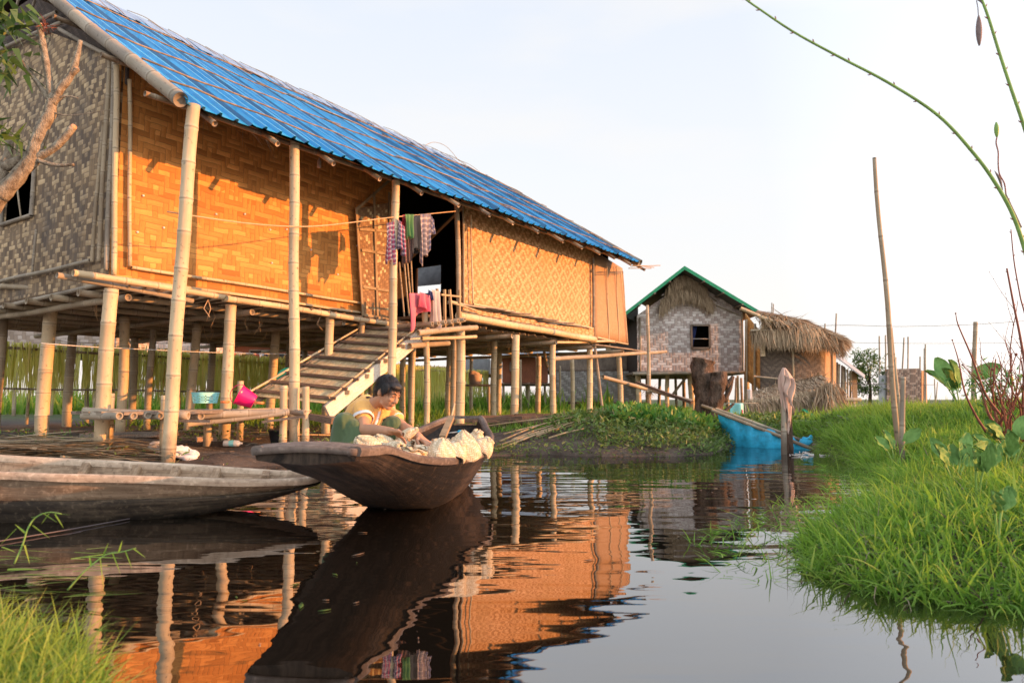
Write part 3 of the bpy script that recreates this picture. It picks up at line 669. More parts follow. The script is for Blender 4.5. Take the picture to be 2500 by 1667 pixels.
# side wall (towards the entrance) of the right room is open; back walls and interior
TSE = Hn(1132, 733, NQ).dot(TV); TEND = 16.9
wmb = MB(); wm1 = Ht(1020, 722, TEND); wm2 = Ht(1082, 645, TEND); nA, nB = wm1.dot(NV), wm2.dot(NV); zA, zB = min(wm1.z, wm2.z), max(wm1.z, wm2.z)
wall_strip(wmb, lambda a, z: H(TEND, a, z), -15.2, NQ, lambda a: 2.2, lambda a: min(roof_z(TEND, a) - .1, 7.2), -TV * .03, holes=[(min(nA, nB), max(nA, nB), zA, zB)])
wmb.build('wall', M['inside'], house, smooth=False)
m = MB(); m.prism([Ht(1010, 640, TEND + 1.2), Ht(1095, 640, TEND + 1.2), Ht(1075, 694, TEND + .8), Ht(1010, 700, TEND + .8)], TV * .02); m.build('window_dimmer', M['under_sheet'], house, smooth=False)  # dark stand-in for the roof beyond, added to tone down the bright window
fw = MB()
for a_, b_ in (((nA, zA), (nB, zA)), ((nA, zB), (nB, zB)), ((nA, zA), (nA, zB)), ((nB, zA), (nB, zB))): fw.beam(H(TEND - .06, *a_), H(TEND - .06, *b_), .06, .06)
fw.build('window', M['plank_dark'], house, smooth=False)
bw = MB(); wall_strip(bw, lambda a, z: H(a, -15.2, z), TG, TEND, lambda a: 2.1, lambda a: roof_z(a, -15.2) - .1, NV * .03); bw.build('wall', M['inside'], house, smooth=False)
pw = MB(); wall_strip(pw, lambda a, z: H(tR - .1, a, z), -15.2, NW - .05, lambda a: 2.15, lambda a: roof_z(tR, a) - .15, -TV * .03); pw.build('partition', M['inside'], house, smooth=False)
# floor
fl = MB(); fl.prism([H(TG - .05, NW + .1, 2.14), H(tR, NW + .1, 2.14), H(tR, -15.25, 2.14), H(TG - .05, -15.25, 2.10)], Z * .05)
fl.prism([H(tR + .002, NQ + .1, 2.20), H(17.1, NQ + .1, 2.25), H(17.1, -15.25, 2.2), H(tR + .002, -15.25, 2.14)], Z * .05)
fl.build('floor', M['floor'], house, smooth=False)
random.seed(3)
for k in range(9):
    n_ = -9.2 - k * .72; cull(house, 'joist', [H(TG - .2, n_, 2.07), H(16.9, n_ + .1, 2.10)], .045, 'bam_old', bend=.05)
for k in range(8):
    t_ = 4.45 + k * 1.75; cull(house, 'beam', [H(t_, -8.6 if t_ < 9.8 else -7.6, 2.0), H(t_, -15.4, 1.99)], .045, 'bam_old')
m = MB()
for k in range(70):
    t_ = 4.4 + k * .18; n0 = -8.45 if t_ < tR else NQ + .2
    m.bamboo(H(t_, n0 + random.uniform(-.06, .10), 2.125), H(t_ + random.uniform(-.05, .05), -11.6, 2.125), random.uniform(.016, .026), None, .4, seg=6)
m.build('floor_slats', M['bam_old'], house)
for k in range(34):
    m = MB()
    t_ = random.uniform(4.6, 15.5); n_ = random.uniform(-12, -8.4); p_ = H(t_, n_, 2.08)
    for j in range(2): m.tube([p_, p_ + Vector((random.uniform(-.05, .05), random.uniform(-.05, .05), -.12)), p_ + Vector((random.uniform(-.12, .12), random.uniform(-.1, .1), -random.uniform(.15, .32)))], [.006, .006, .004], 5)
    m.build('binding_strip', M['rope'], house)
# edge beams along the front
cull(house, 'edge_beam', [Hn(179, 667, -8.45), Hn(560, 727, -8.45)], .042, 'bam', .38, bend=.02)
cull(house, 'edge_beam', [Hn(545, 727, -8.44), Hn(985, 796, -8.44)], .045, 'bam', .38, bend=.01)
cull(house, 'edge_beam', [Hn(139, 671, -8.56), Hn(470, 735, -8.56)], .035, 'bam_grey', .38)
cull(house, 'edge_beam', [Ht(-40, 695, TG - .12), Ht(262, 716, TG + .25)], .04, 'bam_old')
cull(house, 'edge_beam', [Hn(1119, 771, -7.72), Hn(1452, 829, -7.72)], .075, 'bam', .42, bend=.015)
cull(house, 'edge_beam', [Hn(1097, 735, -7.85), Hn(1200, 762, -7.85)], .03, 'bam')
cull(house, 'edge_beam', [Hn(1358, 836, -7.8), Hn(1500, 833, -7.9)], .03, 'bam', bend=.03)
# loose slats lying on the right edge beam
random.seed(8)
for k in range(14):
    f = k / 13; p_ = Hn(1140 + 250 * f + random.uniform(-6, 6), 758 + 48 * f, -7.74); p_.z += .09
    d_ = (TV * random.uniform(.75, 1) + NV * random.uniform(.1, .35)).normalized()
    m = MB(); m.beam(p_ - d_ * random.uniform(.2, .5), p_ + d_ * random.uniform(.45, .75) + Z * random.uniform(-.01, .05), random.uniform(.07, .11), .022, jag=.004)
    m.build('deck_slat', M['plank' if k % 3 else 'bam_grey'], house, smooth=False)
# drying deck beyond the right end
dk0, dk1 = Hn(1460, 838, -7.5), Hn(1622, 861, -7.3)
cull(house, 'edge_beam', [Hn(1340, 877, -7.9), Hn(1625, 858, -7.3)], .05, 'bam_grey')
for k in range(9):
    p_ = Hn(1455 + k * 16, 842 + k * 2.2, -7.5); m = MB(); m.beam(p_ - TV * .1, p_ + TV * random.uniform(.7, 1.3) + NV * .05, random.uniform(.05, .09), .03, jag=.004); m.build('deck_slat', M['plank'], house, smooth=False)
# stilts
random.seed(5)
ZF = 2.1
def stilt(x, y, r, top, lean=(0, 0), mat='bam', name='stilt', zb=None):
    zb = gz(x, y) - .08 if zb is None else zb
    return cull(house, name, [Vector((x, y, zb)), Vector((x + lean[0], y + lean[1], top))], r, mat, .36, bend=random.uniform(-.015, .015), seg=12)
def stilt_px(px, n, r, top=ZF, lean=0.0, mat='bam'):
    rr = ray(px, 1000); D = n / (rr.x / rr.y * NV.x + NV.y); p_ = Vector((rr.x / rr.y * D, D, 0)); stilt(p_.x, p_.y, r, top, (lean, 0), mat)
for px, n, r, le in ((249, -8.55, .082, .04), (551, -8.6, .078, .03), (797, -8.6, .072, .03), (880, -8.6, .05, .0), (105, -11.3, .092, .03), (-12, -13.5, .09, .03), (165, -15.0, .085, .02),
                  (295, -11.2, .075, .0), (322, -14.9, .08, .0), (460, -11.3, .075, .10), (512, -14.8, .08, .02), (656, -11.2, .085, .1), (700, -13.2, .06, .0), (742, -15, .07, .0),
                  (847, -10.9, .055, .05), (983, -10.9, .07, .0), (1003, -8.3, .05, .05), (430, -15.0, .07, .0), (360, -12.8, .06, .05),
                  (1254, -7.8, .083, .05), (1350, -7.8, .072, .0), (1440, -7.85, .075, .01), (1515, -7.9, .075, -.03), (1041, -7.9, .052, .0), (1123, -7.7, .085, .0),
                  (1094, -10.6, .09, .04), (1108, -8.6, .07, .0), (1216, -10.9, .085, .02), (1204, -9.0, .07, .02), (1312, -10.9, .085, .03), (1398, -10.9, .07, .0), (1286, -14.8, .05, .0),
                  (1270, -12.5, .05, .0), (1368, -13.5, .045, .0), (1490, -13.6, .04, .0), (1150, -13.6, .06, 0), (905, -13.8, .06, 0), (1000, -14.8, .07, .0)):
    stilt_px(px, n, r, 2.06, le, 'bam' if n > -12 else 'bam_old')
cull(house, 'brace', [Hn(1452, 845, -7.8), Hn(1470, 990, -7.7)], .035, 'bam_grey')
cull(house, 'brace', [Hn(1328, 858, -9.5), Hn(1336, 898, -9.5)], .04, 'rafter')
# verandah posts up to the eave
for (a, b, D0, D1, r) in (((409, 1129), (473, 257), 7.85, 7.70, .076), ((720, 1104), (719, 334), 9.25, 9.20, .070), ((955, 1070), (966, 440), 10.85, 10.80, .066)):
    p0 = W(*a, D0); p0.z = min(p0.z, gz(p0.x, p0.y) - .05); cull(house, 'post', [p0, W(*b, D1)], r, 'bam', .40, seg=14, bend=.01)
# ------------------------------------------------------------------ roof
rf = MB(); per = .22; T0, T1 = TE0 - .05, TE1
def rib(t):
    x = ((t - T0) / per) % 1.0
    return .042 if x < .13 else (.042 * (1 - (x - .13) / .08) if x < .21 else (0.0 if x < .92 else .042 * (x - .92) / .08))
sheet = .88
tt = []; t_ = T0
while t_ < T1 - 1e-6:
    for k_ in (0.0, .13, .21, .55, .92): tt.append(t_ + per * k_)
    t_ += per
tt = [x for x in tt if x <= T1] + [T1]
slope_n = (NV * (ZR0 - ZE0) / (NE - NR) + Z).normalized()
nrow = 14
def sh_off(t):
    k = int((t - T0) / sheet); return k, ((t - T0) / sheet) % 1.0
def roof_pt(t, n):
    k, f = sh_off(t); lift = rib(t) + (.010 if k % 2 else 0.0) + .030 * max(0, 1 - f / .10) + .006 * math.sin(t * 5 + n * 2)
    return H(t, n, roof_z(t, n)) + slope_n * lift
jit = [random.uniform(-.05, .06) for _ in range(40)]
def fn_front(side):
    b = len(rf.v); cols = len(tt)
    for j in range(nrow + 1):
        for t in tt:
            k, _ = sh_off(t); ne = NE + jit[k] + (.02 if rib(t) > .02 else 0)
            n = ne + (NR - ne) * j / nrow if side == 0 else NBK + (NR - NBK) * j / nrow
            p = roof_pt(t, n) if side == 0 else H(t, n, roof_z(t, n)) + (Z * .8 - NV * .6) * rib(t)
            rf.v.append(tuple(p))
    for j in range(nrow):
        for i in range(cols - 1):
            q = [b + j * cols + i, b + j * cols + i + 1, b + (j + 1) * cols + i + 1, b + (j + 1) * cols + i]
            rf.f.append(tuple(q)); rf.uv.append([(tt[i], j), (tt[i + 1], j), (tt[i + 1], j + 1), (tt[i], j + 1)])
fn_front(0); fn_front(1)
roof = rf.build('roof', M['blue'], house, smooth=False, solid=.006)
lm = MB()
for n0_, n1_ in ((NE - .12, NR), (NR, NBK)): lm.grid(lambda u, v: (H(T0 + .05 + (T1 - T0 - .1) * u, n0_ + (n1_ - n0_) * v, roof_z(T0 + (T1 - T0) * u, n0_ + (n1_ - n0_) * v) - .035), (u, v)), 20, 4)
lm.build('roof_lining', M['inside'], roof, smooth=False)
# bamboo strips tied over the sheets, ridge caps, rake culms, rafters
random.seed(21)
for k, fq in enumerate((.06, .24, .43, .62, .80)):
    t_ = T0 + .05
    while t_ < T1 - .6:
        ln = random.uniform(3.2, 5.0); t2 = min(t_ + ln, T1 - .1); dq0 = random.uniform(-.025, .045); pts = []
        for j in range(12):
            t3 = t_ + (t2 - t_) * j / 11; n3 = NE + (NR - NE) * (fq + dq0 * (1 - j / 11) * 1.2 + .006 * math.sin(j * 2.3 + k))
            pts.append(H(t3, n3, roof_z(t3, n3)) + slope_n * (.098 + .010 * math.sin(j * 1.7 + k)))
        m = MB(); m.tube(pts, [.013 - .005 * j / 11 for j in range(12)], 6); m.build('roof_strip', M['strip'], roof)
        if random.random() < .45:
            m = MB(); m.tube([p + slope_n * .004 + NV * (.05 - .008 * j) for j, p in enumerate(pts[2:])], .008, 6); m.build('roof_strip', M['rafter'], roof)
        t_ = t2 - .45
m = MB()
for k in range(46):
    t_ = T0 + .3 + k * .235 + random.uniform(-.05, .05)
    if t_ > 15.0: break
    for side in (0, 1):
        n1_, n2_ = (NR + .02, NR + random.uniform(.32, .50)) if side == 0 else (NR - .02, NR - .35)
        a_ = H(t_ - .14, n1_, roof_z(t_, NR) + .10); b_ = H(t_ + .14, n1_, roof_z(t_, NR) + .10)
        c_ = H(t_ + .16, n2_, roof_z(t_, n2_) + .075); d_ = H(t_ - .06, n2_, roof_z(t_, n2_) + .075); m.poly([a_, b_, c_, d_])
m.build('ridge_cap', M['ridge'], roof, smooth=False, solid=.006)
m = MB()
for k in range(30):
    t_ = T0 + .2 + k * .37; p_ = H(t_, NR + .05, roof_z(t_, NR) + .10); q_ = H(t_ + random.uniform(.15, .3), NR + random.uniform(.5, .8), roof_z(t_, NR + .6) + .08)
    mid = (p_ + q_) / 2 + slope_n * random.uniform(.0, .05); m.tube(path([p_, mid, q_], 8), .006, 5)
m.tube(path([H(13.8, NR, 7.5), H(14.1, NR + .1, 7.68), H(14.4, NR + .3, 7.6), H(14.7, NR + .5, 7.25)], 12), .007, 5)
m.build('tie_strip', M['rafter'], roof)
# near rake: a big split culm
a_ = Hn(441, 243, NE + .02) ; b_ = H(TE0 - .12, NR, ZR0 + .05)
rk = MB(); d_ = b_ - a_; rk.bamboo(a_, a_ + d_, .086, .078, .62, bend=-.02, seg=16); rk.build('rake_culm', M['bam_grey'], roof)
rk = MB(); rk.bamboo(H(T1 + .02, NE - .05, roof_z(T1, NE) + .03), H(T1 + .0, NR, roof_z(T1, NR) + .0), .105, .07, .7, seg=14); rk.build('rake_culm', M['dark_bam'], roof)
rk = MB()
for p_, q_ in (((1540, 650), (1612, 648)), ((1535, 655), (1590, 655)), ((1545, 648), (1597, 653))): rk.tube([Hn(*p_, NE), Hn(*q_, NE)], .012, 5)
rk.build('verge_stick', M['rafter'], roof)
# rafters: sloping poles under the sheets with their cut ends past the eave
for k in range(15):
    t_ = TE0 + .35 + k * .9; ext = random.uniform(.0, .14)
    a_ = H(t_, NE + ext, roof_z(t_, NE) - .12 - ext * .55); b_ = H(t_, NR + .1, roof_z(t_, NR + .1) - .10)
    cull(house, 'rafter', [a_, b_], .036, 'rafter' if k % 2 else 'dark_raf', seg=9)
for q in (-7.58, -8.7, -9.9, -11.0):
    cull(house, 'purlin', [H(TE0 - .25 - random.uniform(0, .12), q, roof_z(TE0, q) - .12), H(T1 + .1, q, roof_z(T1, q) - .12)], .032, 'dark_raf')
# straw and fibre hanging out under the eave at the near corner
n_ = 60; P_ = [tuple(H(random.uniform(4.4, 6.0), random.uniform(-8.6, -7.4), 0)) for _ in range(n_)]
P_ = np.array([(p[0], p[1], roof_z(Vector(p).dot(TV), Vector(p).dot(NV)) - .15) for p in P_])
D_ = np.stack([RNG.normal(0, .8, n_), RNG.normal(0, .8, n_), -np.abs(RNG.normal(.6, .5, n_))], 1)
np_obj([ribbons(P_, D_, RNG.uniform(.12, .4, n_), .006, .25)], 'eave_fibre', M['litter'], roof)
# ------------------------------------------------------------------ landing, rail, stairs
lp = []
m = MB()
for k in range(6):
    p_ = Hn(1042 + k * 16, 792 - k * 2, -7.55 + .0); m.bamboo(p_ - NV * .9, p_ + NV * .12, .040, .038, .5)
m.build('landing', M['bam_old'], house)
cull(house, 'edge_beam', [Hn(1020, 812, -7.4), Hn(1164, 800, -7.4)], .05, 'bam_old'); cull(house, 'edge_beam', [Hn(1030, 826, -7.5), Hn(1162, 822, -7.5)], .032, 'bam')
cull(house, 'edge_beam', [Hn(1000, 845, -7.7), Hn(1095, 838, -7.7)], .05, 'bam_old')
rl = MB()
for p_, q_ in (((1085, 707), (1086, 804)), ((1097, 707), (1104, 800)), ((1121, 708), (1121, 792)), ((1068, 705), (1067, 806)), ((1076, 719), (1124, 724)), ((1062, 796), (1130, 784)), ((1100, 738), (1160, 758))):
    rl.beam(Hn(*p_, -7.6), Hn(*q_, -7.6), .045, .03, jag=.004)
rl.build('railing', M['bam_thin'], house, smooth=False)
cull(house, 'rail_post', [Hn(1036, 745, -7.7), Hn(1042, 870, -7.7)], .055, 'bam')

stair_b = [H(6.32, -8.66, .83), H(6.95, -7.82, .72)]; stair_t = [Hn(909, 793, -8.62), Hn(1026, 798, -7.8)]
sb = (stair_b[0] + stair_b[1]) / 2
stair = empty('stair_ramp', Vector((sb.x, sb.y, .6)), 'sloping plank stair with straw mats between dark treads leading up to the entrance', 'stairs')
m = MB(); off = Z * -.02
m.grid(lambda u, v: (stair_b[0].lerp(stair_b[1], u).lerp(stair_t[0].lerp(stair_t[1], u), v) + Z * -.03, (u * .9, v * 3.2)), 6, 12)
m.build('mat', M['reed_mat'], stair, solid=.015)
# mat strips
dS = (stair_t[0] - stair_b[0]); nS = 26; PP, DD = [], []
for v in range(420):
    u = random.random(); k = random.uniform(0, .92); PP.append(tuple(stair_b[0].lerp(stair_b[1], u).lerp(stair_t[0].lerp(stair_t[1], u), k) + Z * .0)); d_ = dS.normalized() + (stair_b[1] - stair_b[0]).normalized() * random.uniform(-.1, .1); DD.append(tuple(d_))
np_obj([ribbons(np.array(PP), np.array(DD), RNG.uniform(.15, .3, 420), .014, 0, seg=2, taper=9, side=np.repeat(np.array([tuple((stair_b[1] - stair_b[0]).normalized())]), 420, 0))], 'straw', M['reed'], stair)
for k in range(9):
    f = .03 + k * .113; m = MB(); a_ = stair_b[0].lerp(stair_t[0], f); b_ = stair_b[1].lerp(stair_t[1], f); e_ = (b_ - a_).normalized()
    m.beam(a_ - e_ * .02 + Z * .015, b_ + e_ * .07 + Z * .015, .10, .04, jag=.004); m.build('tread', M['plank_dark'], stair, smooth=False)
m = MB(); e_ = (stair_b[1] - stair_b[0]).normalized(); a_ = stair_b[1] + e_ * .03 - Z * .13 - dS.normalized() * .05; b_ = stair_t[1] + e_ * .03 - Z * .10 + dS.normalized() * .2
m.beam(a_, b_, .045, .21); m.build('stringer', M['plank_pale'], stair, smooth=False)
m = MB(); m.beam(stair_b[0] - e_ * .03 - Z * .1, stair_t[0] - e_ * .03 - Z * .08, .045, .15); m.build('stringer', M['plank'], stair, smooth=False)
m = MB(); m.bamboo(stair_b[0] - e_ * .03 + Z * .05 - dS.normalized() * .1, stair_t[0] - e_ * .03 + Z * .05 + dS.normalized() * -.25, .018, .016); m.build('side_strip', M['bam'], stair)
m = MB(); m.bamboo(stair_b[1] + e_ * .01 + Z * .05, stair_t[1] + e_ * .01 + Z * .05 + dS.normalized() * .1, .016, .014); m.build('side_strip', M['bam'], stair)
for k in range(5):
    f = .14 + k * .2; p_ = stair_b[1].lerp(stair_t[1], f) - Z * .03; m = MB(); m.beam(p_ - e_ * .1, p_ + e_ * .10, .06, .06); m.build('bearer', M['bam_thin'], stair, smooth=False)
m = MB(); m.beam(stair_b[1] - e_ * .5 - Z * .24, stair_b[1] + e_ * .28 - Z * .24, .09, .08); m.build('bearer', M['plank'], stair, smooth=False)
# ------------------------------------------------------------------ boats
def hull(mbs, org_fn, st, rim_t=.035, n=46, wob=.006):
    """st: [(s, axis_x, axis_y, rim half width, rim z, chine half width, chine z)] ; returns builders outer/inner, rim"""
    outer, rim = mbs; keys = st; s0, s1 = keys[0][0], keys[-1][0]
    secs = []
    for k in range(n + 1):
        s_ = s0 + (s1 - s0) * k / n; ax, ay, rw, rz, cw, cz = cr_interp(keys, s_)
        e = .01; a2 = cr_interp(keys, min(s_ + e, s1)); a1 = cr_interp(keys, max(s_ - e, s0)); d = Vector((a2[0] - a1[0], a2[1] - a1[1], 0)).normalized(); r = Vector((d.y, -d.x, 0))
        c = Vector((ax, ay, 0)); w_ = wob * math.sin(s_ * 9)
        O = []
        for u in (-1, 1):
            pts = []
            for q, bul in ((0, 0), (.33, .10), (.66, .09), (1, 0)):
                wv = cw + (rw - cw) * q + (rw - cw) * bul * 1.1; pts.append(c + r * u * (wv + w_) + Z * (cz + (rz - cz) * q))
            O.append(pts)
        mid = c + Z * (cz - .02)
        outline = O[0][::-1] + [mid] + O[1]
        rz2 = rz - .008
        I = []
        for u in (-1, 1):
            pts = []
            th = rim_t
            for q, bul in ((0, 0), (.33, .10), (.66, .09), (1, 0)):
                wv = cw + (rw - cw) * q + (rw - cw) * bul * 1.1 - th; fl = max(cz + .045, rz - .50); pts.append(c + r * u * (max(wv, .02) + w_) + Z * (fl + (rz2 - fl) * q))
            I.append(pts)
        inner = I[0][::-1] + [c + Z * (max(cz + .045, rz - .50))] + I[1]
        secs.append((outline, inner, r, rw))
    m = len(secs[0][0]); b = len(outer.v)
    for o, i_, r, rw in secs: outer.v += [tuple(p) for p in o]
    per = [0]; 
    for q in range(1, m): per.append(per[-1] + (secs[n // 2][0][q] - secs[n // 2][0][q - 1]).length)
    L = (secs[-1][0][4] - secs[0][0][4]).length
    for k in range(n):
        for q in range(m - 1):
            outer.f.append((b + k * m + q, b + k * m + q + 1, b + (k + 1) * m + q + 1, b + (k + 1) * m + q))
            outer.uv.append([(per[q], L * k / n), (per[q + 1], L * k / n), (per[q + 1], L * (k + 1) / n), (per[q], L * (k + 1) / n)])
    b2 = len(outer.v)
    for o, i_, r, rw in secs: outer.v += [tuple(p) for p in i_]
    for k in range(n):
        for q in range(m - 1):
            outer.f.append((b2 + k * m + q + 1, b2 + k * m + q, b2 + (k + 1) * m + q, b2 + (k + 1) * m + q + 1))
            outer.uv.append([(per[q + 1], L * k / n), (per[q], L * k / n), (per[q], L * (k + 1) / n), (per[q + 1], L * (k + 1) / n)])
    for k in (0, n):  # ends
        o, i_ = secs[k][0], secs[k][1]
        for q in range(m - 1): outer.poly([o[q], o[q + 1], i_[q + 1], i_[q]][::(1 if k else -1)], [(per[q], 0), (per[q + 1], 0), (per[q + 1], .05), (per[q], .05)])
    # rim strips with a rounded top
    for side in (0, m - 1):
        pts = [secs[k][0][side] for k in range(n + 1)]; inn = [secs[k][1][side] for k in range(n + 1)]
        def fn(u, v, pts=pts, inn=inn, side=side):
            k = int(round(u * n)); a, c_ = pts[k], inn[k]; o_ = (a - c_); o_.z = 0; o_.normalize(); w = .055; h = .028 + .002 * math.sin(k * .7)
            prof = [(0.012, -h), (0.020, -.005), (0.014, .012), (0.0, .018), (-.03, .017), (-.045, .004), (-.045, -h)][int(round(v * 6))]
            return a + o_ * prof[0] + Z * prof[1], (v * .1, u * L)
        rim.grid(fn, n, 6)
        for k in (0, n): rim.poly([fn(k / n, v / 6)[0] for v in range(7)][::(1 if (k == 0) == (side == 0) else -1)])
    return secs
# --- the boat with the baskets: nearly end-on, blunt raked bow towards the camera
def ln(px, D): return (px - 1250) / F * D
ST = [(3.20, -.945, 3.22, .245, .520, .235, .470), (3.45, -.925, 3.47, .262, .508, .232, .43), (3.62, -.915, 3.62, .275, .50, .225, .385), (3.95, -.885, 3.95, .345, .432, .215, .30), (4.4, -.835, 4.4, .43, .375, .215, .155), (4.85, -.785, 4.85, .475, .350, .224, .015),
      (5.4, -.725, 5.4, .505, .342, .22, -.07), (6.0, -.665, 6.0, .49, .370, .20, -.07), (6.5, -.60, 6.5, .41, .425, .19, .02), (6.95, -.54, 6.95, .29, .50, .17, .20), (7.3, -.49, 7.3, .175, .565, .15, .44)]
boat = empty('wooden_boat', Vector((-.72, 5.3, 0)), 'dark flat bowed wooden boat heaped with pale woven baskets', 'boat')
o1, r1 = MB(), MB(); secs1 = hull((o1, r1), None, ST)
o1.build('hull', M['hull'], boat); r1.build('gunwale', M['hull_rim'], boat)
# thick grey lip across the bow and a plank lip at the stern
m = MB(); a_ = secs1[0][0][0]; b_ = secs1[0][0][-1]
m.grid(lambda u, v: (a_.lerp(b_, u) + Vector((0, .26 * v - .02, 0)) + Z * (.004 + .014 * math.sin(math.pi * u) - .03 * (v - .5) ** 2 * 2), (v * .3, u * .5)), 14, 5)
m.build('bow_deck', M['hull_rim'], boat, solid=.028)
m = MB(); a_ = secs1[-1][0][0]; b_ = secs1[-1][0][-1]; m.beam(a_ + Z * .0, b_ + Z * .0, .05, .03, jag=.003); m.build('stern_lip', M['hull_rim'], boat)
for s_ in (24, 38):
    o, i_, r, rw = secs1[s_]; m = MB(); m.beam(i_[1] + Z * .0, i_[-2], .11, .025); m.build('thwart', M['plank'], boat, smooth=False)
# paddle, leaning in the stern
pd = empty('paddle', W(1084, 1062, 6.1), 'brown wooden paddle leaning up in the stern of the basket boat', 'paddle')
m = MB(); m.beam(W(1080, 1068, 5.9), W(1102, 1018, 6.5), .055, .035); m.build('shaft', M['bam_thin'], pd, smooth=False)
m = MB(); m.tube([W(1102, 1020, 6.5), W(1110, 985, 6.7)], [.012, .008], 6); m.build('handle', M['rope'], pd)
sd = empty('screwdriver', W(1110, 1056, 6.4), 'small screwdriver with a blue handle lying in the stern of the basket boat', 'tool')
m = MB(); m.tube([W(1091, 1057, 6.4), W(1117, 1054, 6.4)], .006, 6); m.build('blade', M['string'], sd)
m = MB(); m.tube([W(1117, 1054, 6.4), W(1120, 1053.5, 6.4), W(1128, 1053, 6.4), W(1130, 1053, 6.4)], [.008, .015, .015, .008], 8); m.build('handle', M['net'], sd)

# --- baskets: blunt cones of plaited palm leaf
def basket(c, r, h, tilt=(0, 0), label='', sq=.5, mouth=False, rz=0.0, peak=.3):
    rot = Matrix.Rotation(rz, 3, 'Z') @ Matrix.Rotation(tilt[0], 3, 'X') @ Matrix.Rotation(tilt[1], 3, 'Y'); c = Vector(c)
    ph = random.random() * 6; m = MB()
    prof = [(0, 1.0), (.12, 1.03), (.3, .99), (.5, .86), (.68, .66), (.82, .46), (.93, peak), (1.0, peak * .35)]
    def fn(u, v):
        k = v * (len(prof) - 1); i = min(int(k), len(prof) - 2); f = k - i; z_ = prof[i][0] * (1 - f) + prof[i + 1][0] * f; rr = prof[i][1] * (1 - f) + prof[i + 1][1] * f
        a = 2 * math.pi * u; s4 = 1 - .10 * sq * math.cos(4 * a + ph) * (1 - .3 * z_) + .03 * math.sin(3 * a + ph + z_ * 4)
        p = Vector((math.cos(a) * r * rr * s4, math.sin(a) * r * rr * s4, z_ * h + .008 * math.sin(5 * a + ph)))
        return c + rot @ p, (u * 2 * math.pi * r * 1.0, z_ * h * 1.15 + .3)
    m.grid(fn, 28, 14)
    o = m.build('woven_basket', M['basket'], None, org=c, solid=.006)
    return tag(o, label, 'basket', 'woven palm baskets heaped in the boat')
random.seed(12)
bk = [  # px, py, D, r, h, tilt, label
 (1074, 1122, 4.55, .098, .135, (.15, .1), 'large round pale basket at the near rim of the boat heap', .32),
 (1134, 1118, 4.75, .110, .185, (-.1, -.12), 'tallest pointed pale basket near the right end of the heap', .22),
 (1157, 1087, 5.3, .075, .12, (.2, .3), 'small basket peeking up behind the tall pointed basket', .5),
 (1172, 1101, 5.0, .078, .11, (.5, .55), 'basket lying against the boat side at the right end of the heap', .5),
 (985, 1098, 4.9, .082, .10, (.0, .1), 'rounded basket just under the held hand of the man', .6),
 (1016, 1099, 4.85, .07, .085, (1.2, .2), 'basket lying open with its brown inside showing beside the reaching hand', .6),
 (938, 1096, 4.6, .078, .115, (.5, -.6), 'basket tipped over in front of the green skirt of the man', .35),
 (903, 1104, 4.35, .085, .13, (.3, -.75), 'leftmost basket of the heap lying on its side', .3),
 (962, 1104, 4.5, .07, .09, (1.0, .5), 'crumpled basket between the tipped baskets and the round one', .5),
 (1070, 1092, 5.1, .08, .05, (.1, .2), 'flattened basket lying on the far side of the heap', .7),
 (1099, 1091, 5.3, .07, .05, (.2, -.2), 'second flattened basket behind the two large ones', .7),
 (1006, 1119, 4.35, .10, .055, (.25, -.1), 'flat collapsed basket lowest at the dip of the near rim', .8),
 (1035, 1110, 4.6, .095, .05, (.1, .15), 'flat collapsed basket under the reaching hand', .8),
 (1106, 1112, 4.6, .085, .10, (.6, .3), 'basket wedged between the two large baskets', .5),
 (1120, 1098, 5.1, .08, .09, (-.4, .2), 'basket behind and between the round and the pointed one', .5)]
for px, py, D, r, h, tl, lb, pk in bk: basket(W(px, py, D), r, h, tl, lb, rz=random.random() * 3, peak=pk)
for k, (px, py, D, r, h) in enumerate(((950, 1125, 4.6, .12, .08), (1060, 1135, 4.8, .14, .08), (1000, 1128, 5.0, .14, .1), (1120, 1130, 5.2, .14, .1), (1150, 1112, 5.4, .11, .1))):
    basket(W(px, py, D), r, h, (.3, .3), 'pale basket buried low in the heap, mostly covered by the others', rz=k, peak=.6)

# --- the empty boat on the left
boat2 = empty('wooden_boat', Vector((-3.2, 4.65, 0)), 'long weathered pale boat lying empty at the left edge', 'boat')
def S2(s, px, D, rw, rz, cw, cz): return (s, (px - 1250) / F * D, D, rw, rz, cw, cz)
S2s = [S2(0, 780, 4.98, .18, .225, .15, .195), S2(.3, 735, 4.93, .26, .215, .19, .15), S2(.8, 635, 4.84, .34, .225, .20, .075), S2(1.5, 440, 4.74, .40, .262, .22, -.02), S2(2.4, 200, 4.68, .44, .292, .26, -.08), S2(3.3, -40, 4.66, .46, .322, .26, -.08), S2(4.6, -420, 4.72, .42, .38, .26, -.05), S2(5.6, -720, 4.8, .30, .44, .22, .15), S2(6.2, -900, 4.85, .2, .5, .17, .4)]
o2, r2 = MB(), MB(); secs2 = hull((o2, r2), None, S2s, n=60)
o2.build('hull', M['hull_pale'], boat2); r2.build('gunwale', M['rim_pale'], boat2)
m = MB()
for k in range(60):
    pass
